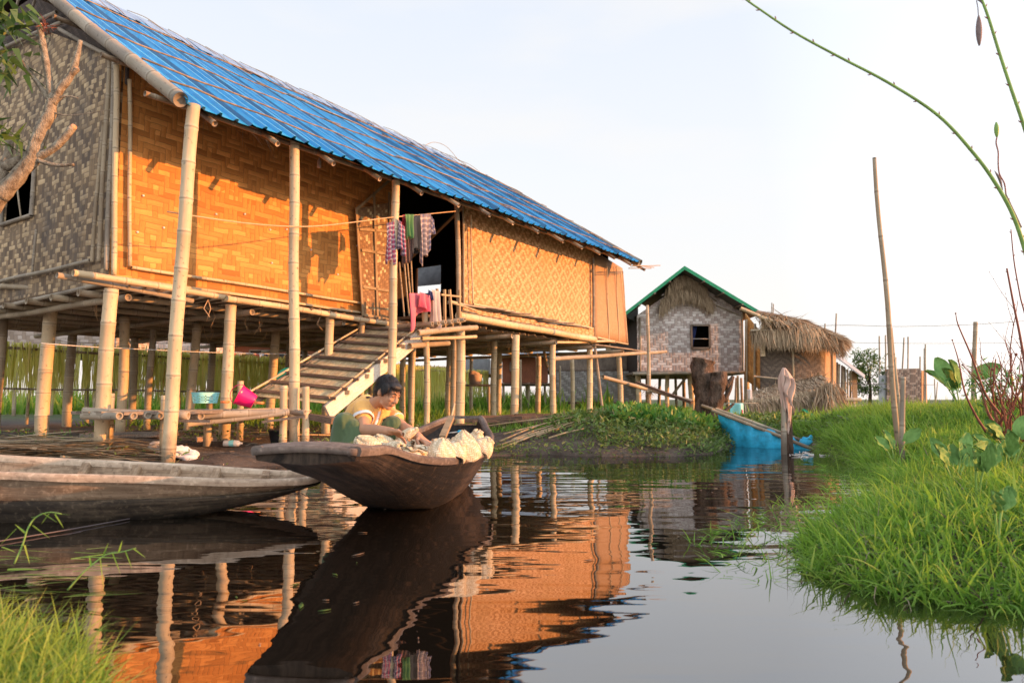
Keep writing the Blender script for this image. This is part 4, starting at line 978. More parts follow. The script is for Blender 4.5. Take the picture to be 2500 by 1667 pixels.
# lower strake: a dark seam, then rougher, darker wood with hull shade deepened into its colour
m.grid(lambda u, v: ((lambda s_: ((s_[0][-2], s_[0][-2].lerp(s_[0][-3], .5), s_[0][-3], s_[0][-4])[int(round(v * 3))] + s_[2] * .010 - Z * (.03 * (1 - v))))(secs2[int(round(u * 60))]), (v * .3, u * 6.2)), 60, 3)
m.build('lower_strake', M['hull_low'], boat2, solid=.012)
m = MB()
m.grid(lambda u, v: ((lambda s_: ((s_[0][1], s_[0][1].lerp(s_[0][2], .5), s_[0][2], s_[0][3])[int(round(v * 3))] - s_[2] * .010 - Z * (.03 * (1 - v))))(secs2[int(round(u * 60))]), (v * .3, u * 6.2)), 60, 3)
m.build('lower_strake', M['hull_low'], boat2, solid=.012)
for px in (48, 212, 328, 494, 640):
    k = min(range(61), key=lambda q: abs(1250 + secs2[q][0][0].x / secs2[q][0][0].y * F - px)); o, i_, r, rw = secs2[k]
    for sgn, side in ((1, 0), (-1, -1)):
        m = MB(); a_ = i_[side] + r * .03 * (1 if side == 0 else -1) - Z * .01; b_ = i_[3 if side == 0 else 5] + r * .05 * (1 if side == 0 else -1) + Z * .05
        m.beam(a_, b_, .05, .07, up=r); m.build('rib', M['hull_pale'], boat2, smooth=False)
rp = MB(); rp.tube(path([Wz(-60, 1330, .012), Wz(180, 1290, .01), Wz(440, 1243, .008), Wz(700, 1196, .01), Wz(760, 1186, .05)], 30), .004, 5); tag(rp.build('mooring_line', M['wire']), 'thin dark line lying on the water along the empty boat', 'line')

# ------------------------------------------------------------------ the man
def PW(px, py, D): return W(px, py, D)
pel = PW(866, 1082, 5.22); lum = PW(872, 1050, 5.2); chest = PW(893, 1012, 5.12); neck = PW(918, 985, 5.02)
shR = PW(885, 999, 4.98); elR = PW(889, 1050, 4.82); wrR = PW(956, 1053, 4.66)
shL = PW(940, 1004, 5.16); elL = PW(985, 1044, 5.02); wrL = PW(1024, 1066, 4.86)
HC = PW(948, 957, 4.93)
Fv = Vector((.74, -.46, -.48)).normalized(); Uv = (Z - Fv * Fv.z + Vector((.02, .05, 0))).normalized(); Uv = (Uv - Fv * Uv.dot(Fv)).normalized(); Rv = Fv.cross(Uv)   # Rv: the man's right
Hm = Matrix((Fv, -Rv, Uv)).transposed()      # columns: forward, left, up
def hp(f, l, u): return HC + Fv * f - Rv * l + Uv * u
b = MB()
b.caps(pel, lum, .125, .115); b.caps(lum, chest, .115, .125); b.caps(shR, shL, .055, .055); b.caps(chest, neck, .10, .06); b.caps(neck, hp(-.02, 0, -.06), .052, .050)
b.caps(shR, elR, .052, .043); b.caps(elR, elR.lerp(wrR, .35), .043, .045); b.caps(elR.lerp(wrR, .35), wrR, .045, .027)
b.caps(shL, elL, .050, .042); b.caps(elL, elL.lerp(wrL, .35), .042, .042); b.caps(elL.lerp(wrL, .35), wrL, .042, .026)
# head
b.ell(hp(-.012, 0, .020), .090, .071, .086, Hm, 20, 14); b.ell(hp(.030, 0, -.035), .060, .058, .068, Hm, 18, 12)
b.ell(hp(.052, 0, -.088), .030, .034, .024, Hm); b.caps(hp(.022, .04, -.075), hp(.052, 0, -.094), .018, .02); b.caps(hp(.022, -.04, -.075), hp(.052, 0, -.094), .018, .02)
b.caps(hp(.078, 0, .010), hp(.098, 0, -.026), .010, .0145); b.ell(hp(.092, .012, -.031), .010, .009, .008, Hm); b.ell(hp(.092, -.012, -.031), .010, .009, .008, Hm)
b.caps(hp(.070, .035, .018), hp(.078, .008, .020), .011, .011); b.caps(hp(.070, -.035, .018), hp(.078, -.008, .020), .011, .011)
for q in (1, -1):
    b.ell(hp(.066, .030 * q, -.022), .020, .022, .018, Hm); b.ell(hp(.069, .031 * q, .000), .014, .016, .010, Hm)
    b.ell(hp(-.010, .076 * q, -.008), .018, .009, .031, Hm)
b.ell(hp(.083, 0, -.053), .011, .022, .0065, Hm); b.ell(hp(.080, 0, -.064), .011, .019, .007, Hm)
# hands
def hand(b, w, fwd, up, grip=0.0, spread=1.0, left=False, size=1.0, curls=None):
    fwd = fwd.normalized(); up = (up - fwd * up.dot(fwd)).normalized(); sd_ = fwd.cross(up) * (1 if left else -1)    # sd_: towards the thumb
    s = size
    for k in range(4):
        o_ = sd_ * (.030 - .020 * k) * s; b.caps(w + o_ * .6, w + fwd * .085 * s + o_, .016 * s, .0135 * s)
    for k, L in enumerate((.072, .080, .074, .058)):
        o_ = sd_ * (.030 - .020 * k) * s; p = w + fwd * .085 * s + o_; d = fwd + sd_ * (.16 - .10 * k) * spread; c = grip if curls is None else curls[k]; r_ = .0092 * s
        for j, (fr, cc) in enumerate(((.42, .25), (.32, .75), (.26, 1.2))):
            ang = c * cc; dd = (d.normalized() * math.cos(ang) - up * math.sin(ang)).normalized(); q = p + dd * L * fr * 1.05 * s; b.caps(p, q, r_, r_ * .92, 10); p = q; r_ *= .92
    p = w + sd_ * .022 * s + fwd * .02 * s; d = (fwd * .62 + sd_ * .75 - up * .25).normalized(); b.caps(p, p + d * .045 * s, .016 * s, .012 * s)
    p = p + d * .045 * s; d = (fwd * .95 + sd_ * .15 - up * (.15 + grip * .5)).normalized(); q = p + d * .034 * s; b.caps(p, q, .0115 * s, .0105 * s, 10); b.caps(q, q + (d - up * .2).normalized() * .026 * s, .0105 * s, .009 * s, 10)
fR = (PW(985, 1057, 4.60) - wrR); hand(b, wrR, fR, Vector((-.1, .55, .83)), grip=.75, spread=.4, left=False, size=1.0)
fL = (PW(1044, 1082, 4.80) - wrL); hand(b, wrL, fL, Vector((.45, -.1, .88)), grip=.45, spread=1.6, left=True, curls=(.15, .55, .75, .9))
# feet under the skirt
ftR = PW(845, 1128, 4.92); ftL = PW(930, 1125, 5.05)
knR = PW(842, 1034, 4.86); knL = PW(957, 1040, 5.0)
hipR = PW(862, 1082, 5.12); hipL = PW(884, 1082, 5.22)
b.caps(hipR, knR, .075, .055); b.caps(knR, ftR, .052, .035); b.caps(hipL, knL, .075, .055); b.caps(knL, ftL, .052, .035)
b.caps(ftR, ftR + Vector((.10, -.10, -.02)), .035, .028); b.caps(ftL, ftL + Vector((.12, -.08, -.02)), .035, .028)
man = b.build('person', M['skin'], None, remesh=.0045, smo=3, org=Vector((pel.x, pel.y, .1)))
tag(man, 'person in faded orange shirt and green skirt squatting over the baskets in the boat', 'person')
# eyes, brows, mouth line
for q in (1, -1):
    m = MB(); m.tube(path([hp(.080, .016 * q, .0035), hp(.084, .028 * q, .0005), hp(.075, .044 * q, .004)], 7), [.0012, .0022, .0026, .003, .0028, .0022, .001], 6); m.build('eye', M['hair'], man)
    m = MB(); m.tube(path([hp(.088, .012 * q, .022), hp(.085, .030 * q, .029), hp(.070, .050 * q, .022)], 7), [.002, .003, .0035, .0035, .003, .0025, .001], 6); m.build('eyebrow', M['hair'], man)
m = MB(); m.ell(hp(.089, 0, -.0585), .0055, .019, .004, Hm); m.build('mouth', M['lip'], man)
# hair: a thick cap with a fringe, plus strands
h = MB(); h.ell(hp(-.026, 0, .034), .097, .080, .083, Hm, 22, 14); h.ell(hp(-.060, 0, -.005), .058, .072, .075, Hm, 16, 10)
h.ell(hp(.042, -.008, .066), .048, .060, .030, Hm, 16, 10)
for q in (1, -1): h.ell(hp(.010, .070 * q, .030), .045, .014, .045, Hm); h.ell(hp(.018, .070 * q, -.002), .012, .009, .030, Hm)
h.caps(hp(-.085, 0, -.05), hp(-.075, 0, -.085), .035, .025)
hair = h.build('hair', M['hair'], man, remesh=.005, smo=2)
n_ = 900; u = RNG.uniform(-1, 1, n_); a = RNG.uniform(0, 2 * np.pi, n_); cu = np.sqrt(1 - u * u)
loc = np.stack([cu * np.cos(a), cu * np.sin(a), np.abs(u) * 1.0 - .12], 1); HmN = np.array(Hm)
keep = ~((loc[:, 0] > .72) & (loc[:, 2] < .30)); loc = loc[keep]
Pn = np.array(hp(-.020, 0, .035)) + (loc * np.array([.100, .082, .082])) @ HmN.T
crown = np.array(hp(-.05, .01, .10)); Dn = Pn - crown; nrm = (loc @ HmN.T); Dn = Dn - nrm * (Dn * nrm).sum(1)[:, None] + nrm * .012
np_obj([ribbons(Pn, Dn, RNG.uniform(.03, .06, len(Pn)), .0045, .02, side=np.cross(Dn, nrm))], 'hair_strand', M['hair'], hair)['kind'] = 'stuff'
# shirt
s = MB(); s.caps(PW(862, 1062, 5.18), lum, .125, .135); s.caps(lum, chest, .135, .145); s.caps(chest, neck.lerp(chest, .35), .135, .085)
s.caps(shR + (chest - shR) * .15, shL + (chest - shL) * .15, .078, .074); s.caps(PW(905, 1040, 5.02), chest, .09, .11)
s.caps(shR, shR.lerp(elR, .38), .074, .068); s.caps(shL, shL.lerp(elL, .52), .070, .064)
s.caps(PW(930, 1035, 5.03), PW(925, 1010, 5.05), .06, .08)
shirt = s.build('shirt', M['shirt'], man, remesh=.0055, smo=3)
# creases pressed into the cloth
def crumple(o, amp, sc_, stretch=(1, 1, 1), folds=None):
    me = o.data; off = ORG[o.name]
    nr = [v.normal.copy() for v in me.vertices]; cs = []
    for v, n_v in zip(me.vertices, nr):
        p = v.co; q = Vector((p.x * stretch[0], p.y * stretch[1], p.z * stretch[2])) * sc_
        d = mnoise.noise(q) + .5 * (abs(mnoise.noise(q * 2.1)) - .3); cs += list(p + n_v * d * amp)
    me.vertices.foreach_set('co', cs); me.update()
crumple(shirt, .013, 11, (1, 1, .6))
for c0, c1, ax, rr in ((shR.lerp(elR, .40), shR.lerp(elR, .52), elR - shR, .070), (shL.lerp(elL, .54), shL.lerp(elL, .64), elL - shL, .064)):
    m = MB(); ax = ax.normalized(); x = ax.cross(Vector((0, 1, .2))).normalized(); y = ax.cross(x)
    m.grid(lambda u, v: (c0.lerp(c1, v) + (x * math.cos(2 * math.pi * u) + y * math.sin(2 * math.pi * u)) * (rr + .004 * math.sin(u * 21)), (u * .4, v * .05)), 22, 3)
    m.build('cuff', M['white'], man, solid=.006)
def surf(px, py, D0=4.7):
    """first point of the shirt seen through this pixel"""
    r = ray(px, py).normalized(); off = Vector(ORG[shirt.name]); hit, loc_, nn, _ = shirt.ray_cast(EYE - off, r)
    return (loc_ + off + nn * .006) if hit else PW(px, py, D0)
def patch(name, outline, mat, th=.004, lift=.0):
    pts = [surf(*p) - ray(*p).normalized() * lift for p in outline]; m = MB(); m.prism(pts, Vector((0, .012, 0)), [(p.x, p.z) for p in pts]); return m.build(name, mat, man, smooth=False)
def ribbon_on(name, centers, width, mat, lift=.003):
    m = MB(); pts = []
    for i in range(len(centers) - 1):
        for k in range(4): a_ = centers[i]; b_ = centers[i + 1]; pts.append((a_[0] + (b_[0] - a_[0]) * k / 4, a_[1] + (b_[1] - a_[1]) * k / 4))
    pts.append(centers[-1])
    L_ = [surf(x, y) - ray(x, y).normalized() * lift for x, y in pts]; W_ = [surf(x + width, y + width * .15) - ray(x, y).normalized() * lift for x, y in pts]
    for i in range(len(pts) - 1): m.poly([L_[i], W_[i], W_[i + 1], L_[i + 1]], [(0, i * .02), (.03, i * .02), (.03, i * .02 + .02), (0, i * .02 + .02)])
    return m.build(name, mat, man, solid=.004)
ribbon_on('undershirt', [(925, 1000), (922, 1012), (917, 1027), (911, 1039)], 6, M['white'])
ribbon_on('placket', [(931, 999), (929, 1012), (924, 1027), (918, 1042)], 6, M['shirt'], .006)
m = MB()
for q, pts in ((0, [(913, 968), (917, 985), (925, 1004), (928, 1003), (926, 990), (920, 972)]), (1, [(934, 994), (939, 1001), (946, 995), (949, 988), (941, 992)])):
    P_ = [surf(x, y, 4.93) - ray(x, y).normalized() * .012 for x, y in pts]; m.prism(P_, Vector((.003, .012, 0)), [(p.x, p.z) for p in P_])
m.build('collar', M['shirt'], man, smooth=False)
patch('pocket_print', [(934, 1024), (938, 1021), (943, 1023), (946, 1027), (940, 1028), (936, 1030)], M['black']); patch('pocket_trim', [(931, 1034), (944, 1031), (947, 1034), (941, 1039), (932, 1038)], M['white'])
patch('shoulder_print', [(893, 970), (899, 969), (905, 971), (900, 973), (896, 973)], M['black'])
# longyi: wrapped skirt over both knees, hanging between them
l = MB(); l.caps(PW(862, 1074, 5.2), PW(870, 1064, 5.18), .145, .14); l.caps(hipR, knR, .115, .082); l.caps(knR, PW(832, 1105, 4.86), .080, .085); l.caps(knR + Vector((.05, -.02, -.03)), PW(862, 1118, 4.80), .07, .085)
l.caps(hipL, knL, .11, .072); l.caps(knL, PW(938, 1105, 5.02), .068, .07); l.caps(PW(880, 1078, 5.05), PW(925, 1072, 5.02), .08, .07); l.caps(PW(870, 1100, 4.98), PW(925, 1100, 5.0), .08, .07); l.caps(PW(820, 1112, 4.95), PW(850, 1120, 4.85), .07, .07)
lg = l.build('longyi', M['longyi'], man, remesh=.007, smo=6); crumple(lg, .022, 9, (1.4, 1.4, .45))
# small basket held in the right hand
basket(PW(990, 1062, 4.56), .034, .085, (.9, .75), 'small half finished basket held up in one hand of the man', peak=.45, rz=.6)
# ------------------------------------------------------------------ bamboo bench by the water and the things on it
bz = .60
bench = empty('bamboo_bench', H(5.0, -8.0, .2), 'long low bamboo bench in front of the stilts with a pink pail on it', 'bench')
random.seed(31)
m_ = [(-8.62, 3.9, 6.6), (-8.48, 4.0, 6.55), (-8.34, 3.9, 6.6), (-8.20, 3.95, 6.5), (-8.06, 3.9, 6.6), (-7.92, 3.95, 6.62), (-7.78, 4.0, 6.55)]
for n_, a_, b_ in m_:
    m = MB(); m.beam(H(a_, n_, bz), H(b_, n_ + .02, bz + random.uniform(-.01, .01)), .125, .035, jag=.005); m.build('seat_slab', M['plank'] if random.random() < .5 else M['bam_grey'], bench, smooth=False)
for k in range(5):
    m = MB(); p_ = H(3.95 + k * .15, -7.75, bz - .03); m.bamboo(p_ - NV * .75, p_ + NV * .05, .045, .042, .5); m.build('seat_pole', M['bam_grey'], bench)
def bp(p_, q_, r_, mt='bam_grey'): cull(bench, 'frame_pole', [p_, q_], r_, mt)
bp(W(205, 1003, 8.0), W(460, 1016, 8.05), .052); bp(W(470, 1010, 8.5), W(462 + 30, 1015, 8.4), .05)
bp(W(445, 1015, 8.4), W(705, 1007, 9.0), .05); bp(W(460, 1034, 8.5), W(700, 1008, 8.95), .035); bp(W(690, 1006, 9.3), W(746, 1006, 9.1), .04)
m = MB(); m.beam(W(735, 1012, 9.2), W(812, 1028, 9.1), .08, .08); m.build('frame_beam', M['plank_dark'], bench, smooth=False)
m = MB(); m.beam(W(430, 1027, 8.0), W(515, 1028, 8.0), .05, .03); m.build('frame_beam', M['plank'], bench, smooth=False)
m = MB(); m.beam(W(640, 1030, 8.9), W(745, 1016, 8.95), .05, .03); m.build('frame_beam', M['plank'], bench, smooth=False)
for (x0, y0, x1, y1, D, r_) in ((689, 1098, 693, 941, 9.05, .050), (745, 1098, 746, 943, 9.15, .048), (585, 1065, 588, 930, 9.9, .045), (398, 1122, 404, 965, 8.15, .045), (265, 1088, 268, 960, 8.35, .058), (506, 1074, 508, 1010, 9.0, .05), (420, 1030, 421, 960, 8.6, .03)):
    p_ = W(x0, y0, D); p_.z = min(p_.z, gz(p_.x, p_.y) - .04); cull(bench, 'leg', [p_, W(x1, y1, D)], r_, 'bam')
# pink pail lying tilted
def lathe(m, c, prof, rot, nu=20, sq=0.0, uvs=1.0):
    c = Vector(c)
    def fn(u, v):
        k = v * (len(prof) - 1); i = min(int(k), len(prof) - 2); f = k - i; r_ = prof[i][0] * (1 - f) + prof[i + 1][0] * f; z_ = prof[i][1] * (1 - f) + prof[i + 1][1] * f; a = 2 * math.pi * u
        return c + rot @ Vector((r_ * math.cos(a), r_ * math.sin(a), z_)), (u * uvs, v * uvs)
    m.grid(fn, nu, (len(prof) - 1) * 2); return m
p_ = W(601, 972, 9.0); rt = Matrix.Rotation(R(-62), 3, 'Y') @ Matrix.Rotation(R(15), 3, 'X')
pail = empty('pail', p_ - Z * .1, 'bright pink plastic pail lying tipped on the bamboo bench', 'pail')
lathe(m := MB(), p_ + rt @ Vector((0, 0, -.11)), [(.0, 0), (.085, 0), (.09, .01), (.115, .12), (.125, .20), (.135, .205), (.135, .215), (.122, .215), (.112, .12), (.086, .015), (0, .012)], rt, 24); m.build('body', M['pink'], pail)
m = MB(); m.tube([p_ + rt @ Vector((.13 * math.cos(a), .13 * math.sin(a) * .3 + .02, .10 + .11 * abs(math.sin(a)))) for a in np.linspace(0, math.pi, 12)], .005, 6); m.build('handle', M['pink'], pail)
# aqua basket with a pierced wall
p_ = W(501, 984, 8.95); ab = empty('plastic_basket', p_, 'pale turquoise plastic basket with a pierced wall standing on the bamboo bench', 'basket')
m = MB(); tx = TV.copy(); ny_ = NV.copy(); bw_, bd_, bh_ = .155, .11, .13
def bpt(u, v):
    a = 2 * math.pi * u; e = .5; cx = math.copysign(abs(math.cos(a)) ** e, math.cos(a)); sy = math.copysign(abs(math.sin(a)) ** e, math.sin(a)); g_ = .85 + .15 * v
    return p_ + tx * bw_ * cx * g_ + ny_ * bd_ * sy * g_ + Z * (bh_ * v)
nu_, nv_ = 48, 8
for j in range(nv_):
    for i in range(nu_):
        if 1 <= j <= 5 and (i + j) % 2 == 0: continue
        if j == 6 and 4 < i % 24 < 9: continue
        m.poly([bpt(i / nu_, j / nv_), bpt((i + 1) / nu_, j / nv_), bpt((i + 1) / nu_, (j + 1) / nv_), bpt(i / nu_, (j + 1) / nv_)])
m.poly([bpt(i / nu_, .01) for i in range(nu_)]); m.build('body', M['aqua'], ab, smooth=False, solid=.004)
m = MB(); m.tube([bpt(i / 32, 1.0) for i in range(33)], .008, 6); m.build('rim', M['aqua'], ab)
def saucer(name, px, py, D, r, mat, label, cat, h=.02):
    m = MB(); lathe(m, W(px, py, D), [(0, 0), (r * .9, 0), (r, h * .4), (r, h), (r * .92, h), (0, h * .8)], Matrix.Identity(3)); tag(m.build(name, M[mat], None), label, cat)
saucer('dish', 549, 984, 8.85, .055, 'orange', 'small orange plastic lid on the bench beside the turquoise basket', 'lid', .03)
m = MB()
for k in range(4): m.tube([W(633, 985 - k * 1.2, 8.9) + Vector((.055 * math.cos(a), .05 * math.sin(a), 0)) for a in np.linspace(0, 6.2, 14)], .006, 5)
tag(m.build('rope_coil', M['orange'], None), 'small coil of yellow cord on the bench beside the pink pail', 'cord')
m = MB(); lathe(m, W(706, 926, 10.9), [(0, 0), (.12, 0), (.17, .09), (.18, .09), (.165, .08), (0, .02)], Matrix.Rotation(R(50), 3, 'X')); tag(m.build('basin', M['green_pl'], None), 'green plastic basin wedged behind the foot of the stair', 'basin')
sup = W(706, 926, 10.9)
m = MB(); m.bamboo((sup.x, sup.y + .05, gz(sup.x, sup.y) - .05), (sup.x, sup.y + .05, sup.z), .03, .03); tag(m.build('short_post', M['bam_old'], None), 'short bamboo stake carrying the green basin behind the stair', 'stake')
# bottle
p_ = W(547, 1073, 9.0); p_.z = gz(p_.x, p_.y) + .045; bt = empty('plastic_bottle', p_, 'clear plastic bottle with a blue label lying on the mud under the bench', 'bottle')
rt = Matrix.Rotation(R(90), 3, 'Y'); m = MB(); lathe(m, p_, [(0, 0), (.04, .0), (.042, .02), (.042, .16), (.036, .19), (.014, .215), (.014, .235), (0, .236)], rt, 16); m.build('body', M['string'], bt)
m = MB(); lathe(m, p_ + Vector((.075, 0, 0)), [(.0435, 0), (.0435, .06)], rt, 16); m.build('label_band', M['aqua'], bt)
p_ = W(681, 1095, 9.35); p_.z = gz(p_.x, p_.y) - .01; bk_ = empty('bucket', p_, 'black bucket standing on the mud behind the bench legs', 'bucket')
m = MB(); lathe(m, p_, [(0, 0), (.10, 0), (.14, .18), (.15, .185), (.15, .195), (.135, .195), (.10, .02), (0, .02)], Matrix.Identity(3), 24); m.build('body', M['black_pl'], bk_)
m = MB(); m.tube([p_ + Vector((.15 * math.cos(a), .02, .19 - .05 * math.sin(a))) for a in np.linspace(0, math.pi, 10)], .004, 5); m.build('handle', M['wire'], bk_)
# crumpled white sacks at the foot of the first post
def sack(px, py, D, sx, sy, sz, label, mat='white', name='sack'):
    p_ = W(px, py, D); zz = gz(p_.x, p_.y); m = MB(); m.ell((p_.x, p_.y, zz + sz * .5), sx, sy, sz, None, 26, 16); o = m.build(name, M[mat], None, org=Vector((p_.x, p_.y, zz)))
    crumple(o, .10, 7); tag(o, label, 'sack'); return o
sack(452, 1112, 8.1, .19, .12, .09, 'crumpled white plastic sack on the mud beside the first tall post'); sack(384, 1100, 8.35, .12, .10, .08, 'smaller dirty white rag pile behind the first tall post', 'white')
sack(402, 1087, 8.7, .10, .09, .07, 'little orange brown bag lying behind the first tall post', 'rag')

# ------------------------------------------------------------------ clothes line and laundry
cl = MB(); pts = [Hn(408, 517, -7.55), Hn(470, 527, -7.5), Hn(600, 545, -7.5), Hn(709, 553, -7.45), Hn(800, 550, -7.5), Hn(955, 531, -7.5), Hn(1010, 526, -7.5), Hn(1112, 516, -7.65)]
cl.tube(path(pts, 60), .009, 6); tag(cl.build('clothes_line', M['rope']), 'orange rope strung between the tall verandah posts in front of the wall', 'rope')
def hang(name, pts_top, drop, mats, label, cat, n=-7.5, wav=.05, ph=0, solid=.006, narrow=0.0, folds=5, grp='clothes on the line at the entrance'):
    """cloth hanging from a line of pixel points down to a pixel drop"""
    A = [Hn(*p, n) for p in pts_top]; m = MB()
    def fn(u, v):
        k = u * (len(A) - 1); i = min(int(k), len(A) - 2); a = A[i].lerp(A[i + 1], k - i); L = drop[0] + (drop[1] - drop[0]) * u
        cen = (A[0] + A[-1]) / 2; sh = (cen - a) * narrow * v
        return a + sh - Z * L * v * (1 + .06 * math.sin(u * 9 + ph)) + NV * wav * (.35 + v) * math.sin(u * folds * 3.14 + ph) + TV * wav * .6 * v * math.sin(v * 3 + u * 5 + ph), (u * (A[-1] - A[0]).length * 1.6, v * L)
    m.grid(fn, 24, 14); o = m.build(name, mats, None, solid=solid); return tag(o, label, cat, grp)
M['plaid_a'] = cloth('blue_brown_check', (.26, .20, .19), (.10, .12, .24), (.60, .48, .40), 11); M['plaid_b'] = cloth('red_navy_check', (.10, .09, .15), (.42, .07, .12), (.50, .46, .50), 14)
M['stripe'] = cloth('brown_striped', (.07, .045, .04), (.25, .14, .10), (.09, .05, .05), 20); M['taupe'] = cloth('taupe_cloth', (.33, .25, .20)); M['green_c'] = cloth('green_cloth', (.10, .22, .08)); M['dark_c'] = cloth('dark_cloth', (.05, .05, .05)); M['red_c'] = cloth('red_cloth', (.45, .04, .05)); M['pink_c'] = cloth('pink_cloth', (.72, .16, .20)); M['beige_c'] = cloth('beige_cloth', (.58, .48, .42)); M['navy_c'] = cloth('navy_cloth', (.02, .03, .10))
hang('shirt', [(943, 545), (966, 540)], (.62, .66), M['plaid_b'], 'red and navy checked shirt hanging left of the third tall post', 'shirt', -7.5, .03, 1)
hang('shirt', [(972, 532), (990, 560)], (.48, .45), M['plaid_b'], 'red and white checked shirt hanging just right of the third tall post', 'shirt', -7.44, .03, 2)
hang('cloth', [(982, 525), (1003, 524)], (.26, .30), M['red_c'], 'small red cloth hanging behind the green one on the line', 'cloth', -7.56, .02, 0)
hang('trousers', [(985, 560), (1012, 530)], (.62, .62), M['stripe'], 'brown striped trousers hanging under the green cloth', 'trousers', -7.58, .03, 3, folds=9)
hang('cloth', [(988, 523), (1012, 524)], (.40, .36), M['green_c'], 'plain green cloth hanging in a point on the line', 'cloth', -7.46, .03, 1.4, narrow=.4)
hang('trousers', [(1008, 524), (1030, 524)], (.62, .52), M['taupe'], 'taupe grey trousers hanging between the green cloth and the plaid shirt', 'trousers', -7.55, .03, 2.4)
hang('shorts', [(1004, 526), (1018, 526)], (.66, .60), M['dark_c'], 'dark green shorts hanging behind the taupe trousers', 'shorts', -7.62, .03, .4)
o = hang('shirt', [(1024, 523), (1050, 522)], (.84, .62), M['plaid_a'], 'blue and brown plaid shirt at the right end of the laundry', 'shirt', -7.42, .04, .8, narrow=.3, folds=4)
hang('shirt_sleeve', [(1050, 524), (1059, 538)], (.34, .22), M['plaid_a'], 'blue plaid sleeve', 'shirt', -7.46, .03, .8)
slv = bpy.data.objects['shirt_sleeve']; del slv['category'], slv['label'], slv['group']; off_ = ORG[slv.name] - ORG[o.name]; slv.parent = o; slv.location = off_; slv.name = 'sleeve'
hang('towel', [(998, 716), (1030, 716), (1046, 724)], (.62, .10), M['pink_c'], 'pink towel draped over the rail post by the stair', 'towel', -7.58, .05, .5, narrow=.1, grp='clothes drying on the stair rail', folds=3)
hang('towel', [(1024, 712), (1048, 722)], (.24, .30), M['pink_c'], 'folded pink garment on top of the rail post', 'towel', -7.5, .04, 2.5, grp='clothes drying on the stair rail', folds=4)
hang('trousers', [(1052, 706), (1076, 712)], (.62, .66), M['beige_c'], 'crumpled beige trousers hanging over the stair rail', 'trousers', -7.56, .05, 1.5, narrow=.25, grp='clothes drying on the stair rail')
hang('cloth', [(1045, 707), (1057, 714)], (.12, .14), M['navy_c'], 'small navy blue cloth between the pink towel and the beige trousers', 'cloth', -7.5, .02, 1.5, grp='clothes drying on the stair rail')
# light bulb bottle under the eave
p_ = Hn(779, 410, -8.0); m = MB(); lathe(m, p_, [(0, 0), (.03, .005), (.032, .1), (.012, .13), (.012, .15), (0, .15)], Matrix.Identity(3), 12); m.tube([p_ + Z * .15, p_ + Z * .42], .003, 4)
tag(m.build('hanging_bottle', M['wall_pink'] if False else M['taupe']), 'clear bottle lamp hanging on a wire under the eave', 'lamp')

# ------------------------------------------------------------------ drying rack behind the house with hanging stalks
rack = empty('drying_rack', H(12, -16.6, .2), 'long drying rack behind the stilts hung with yellow green stalks', 'rack')
for nn, zt in ((-16.5, 1.82), (-17.4, 1.72)):
    cull(rack, 'rail', [H(1.5, nn, zt), H(12, nn, zt - .05)], .03, 'bam_old', bend=.05); cull(rack, 'rail', [H(12, nn, zt - .05), H(23, nn, zt)], .03, 'bam_old', bend=.05)
cull(rack, 'rail', [H(1.5, -16.3, .98), H(12, -16.3, .95)], .022, 'bam_grey')
random.seed(41)
for k in range(22):
    t_ = 2.0 + k * .95 + random.uniform(-.2, .2); x_ = H(t_, -16.55 - (k % 2) * .8, 0)
    cull(rack, 'post', [Vector((x_.x, x_.y, gz(x_.x, x_.y) - .05)), Vector((x_.x + random.uniform(-.08, .08), x_.y, random.uniform(1.0, 1.95)))], random.uniform(.03, .055), 'bam_old' if k % 2 else 'bam_grey')
def stalks(n, t0, t1, nn, zt, L0, L1, w): 
    t_ = RNG.uniform(t0, t1, n); P_ = np.stack([TV.x * t_ + NV.x * nn, TV.y * t_ + NV.y * nn, np.full(n, zt)], 1) + RNG.normal(0, .03, (n, 3)); D_ = np.stack([RNG.normal(0, .07, n), RNG.normal(0, .07, n), -np.ones(n)], 1)
    return ribbons(P_, D_, RNG.uniform(L0, L1, n), w, RNG.normal(0, .02, n), taper=4)
np_obj([stalks(2100, 1.6, 23, -16.45, 1.90, .85, 1.35, .030), stalks(800, 2.2, 23, -17.35, 1.8, .8, 1.3, .03)], 'hanging_stalks', M['stalk'], rack)['kind'] = 'stuff'
np_obj([stalks(1800, 8.5, 23, -17.8, 2.05, 1.0, 1.5, .028)], 'brown_stalks', M['stalk_brown'], rack)['kind'] = 'stuff'
for y0, y1, nn, lb in ((848, 862, -9.6, 'upper pale string tied round the first stilts'), (838, 836, -13, 'pale string behind the stilts under the floor')):
    m = MB(); m.tube(path([Hn(100, y0 - 10, nn), Hn(250, y0, nn), Hn(560, y1, nn), Hn(700, y1 + 2, nn)], 30), .006, 5); tag(m.build('tie_string', M['string']), lb, 'string')

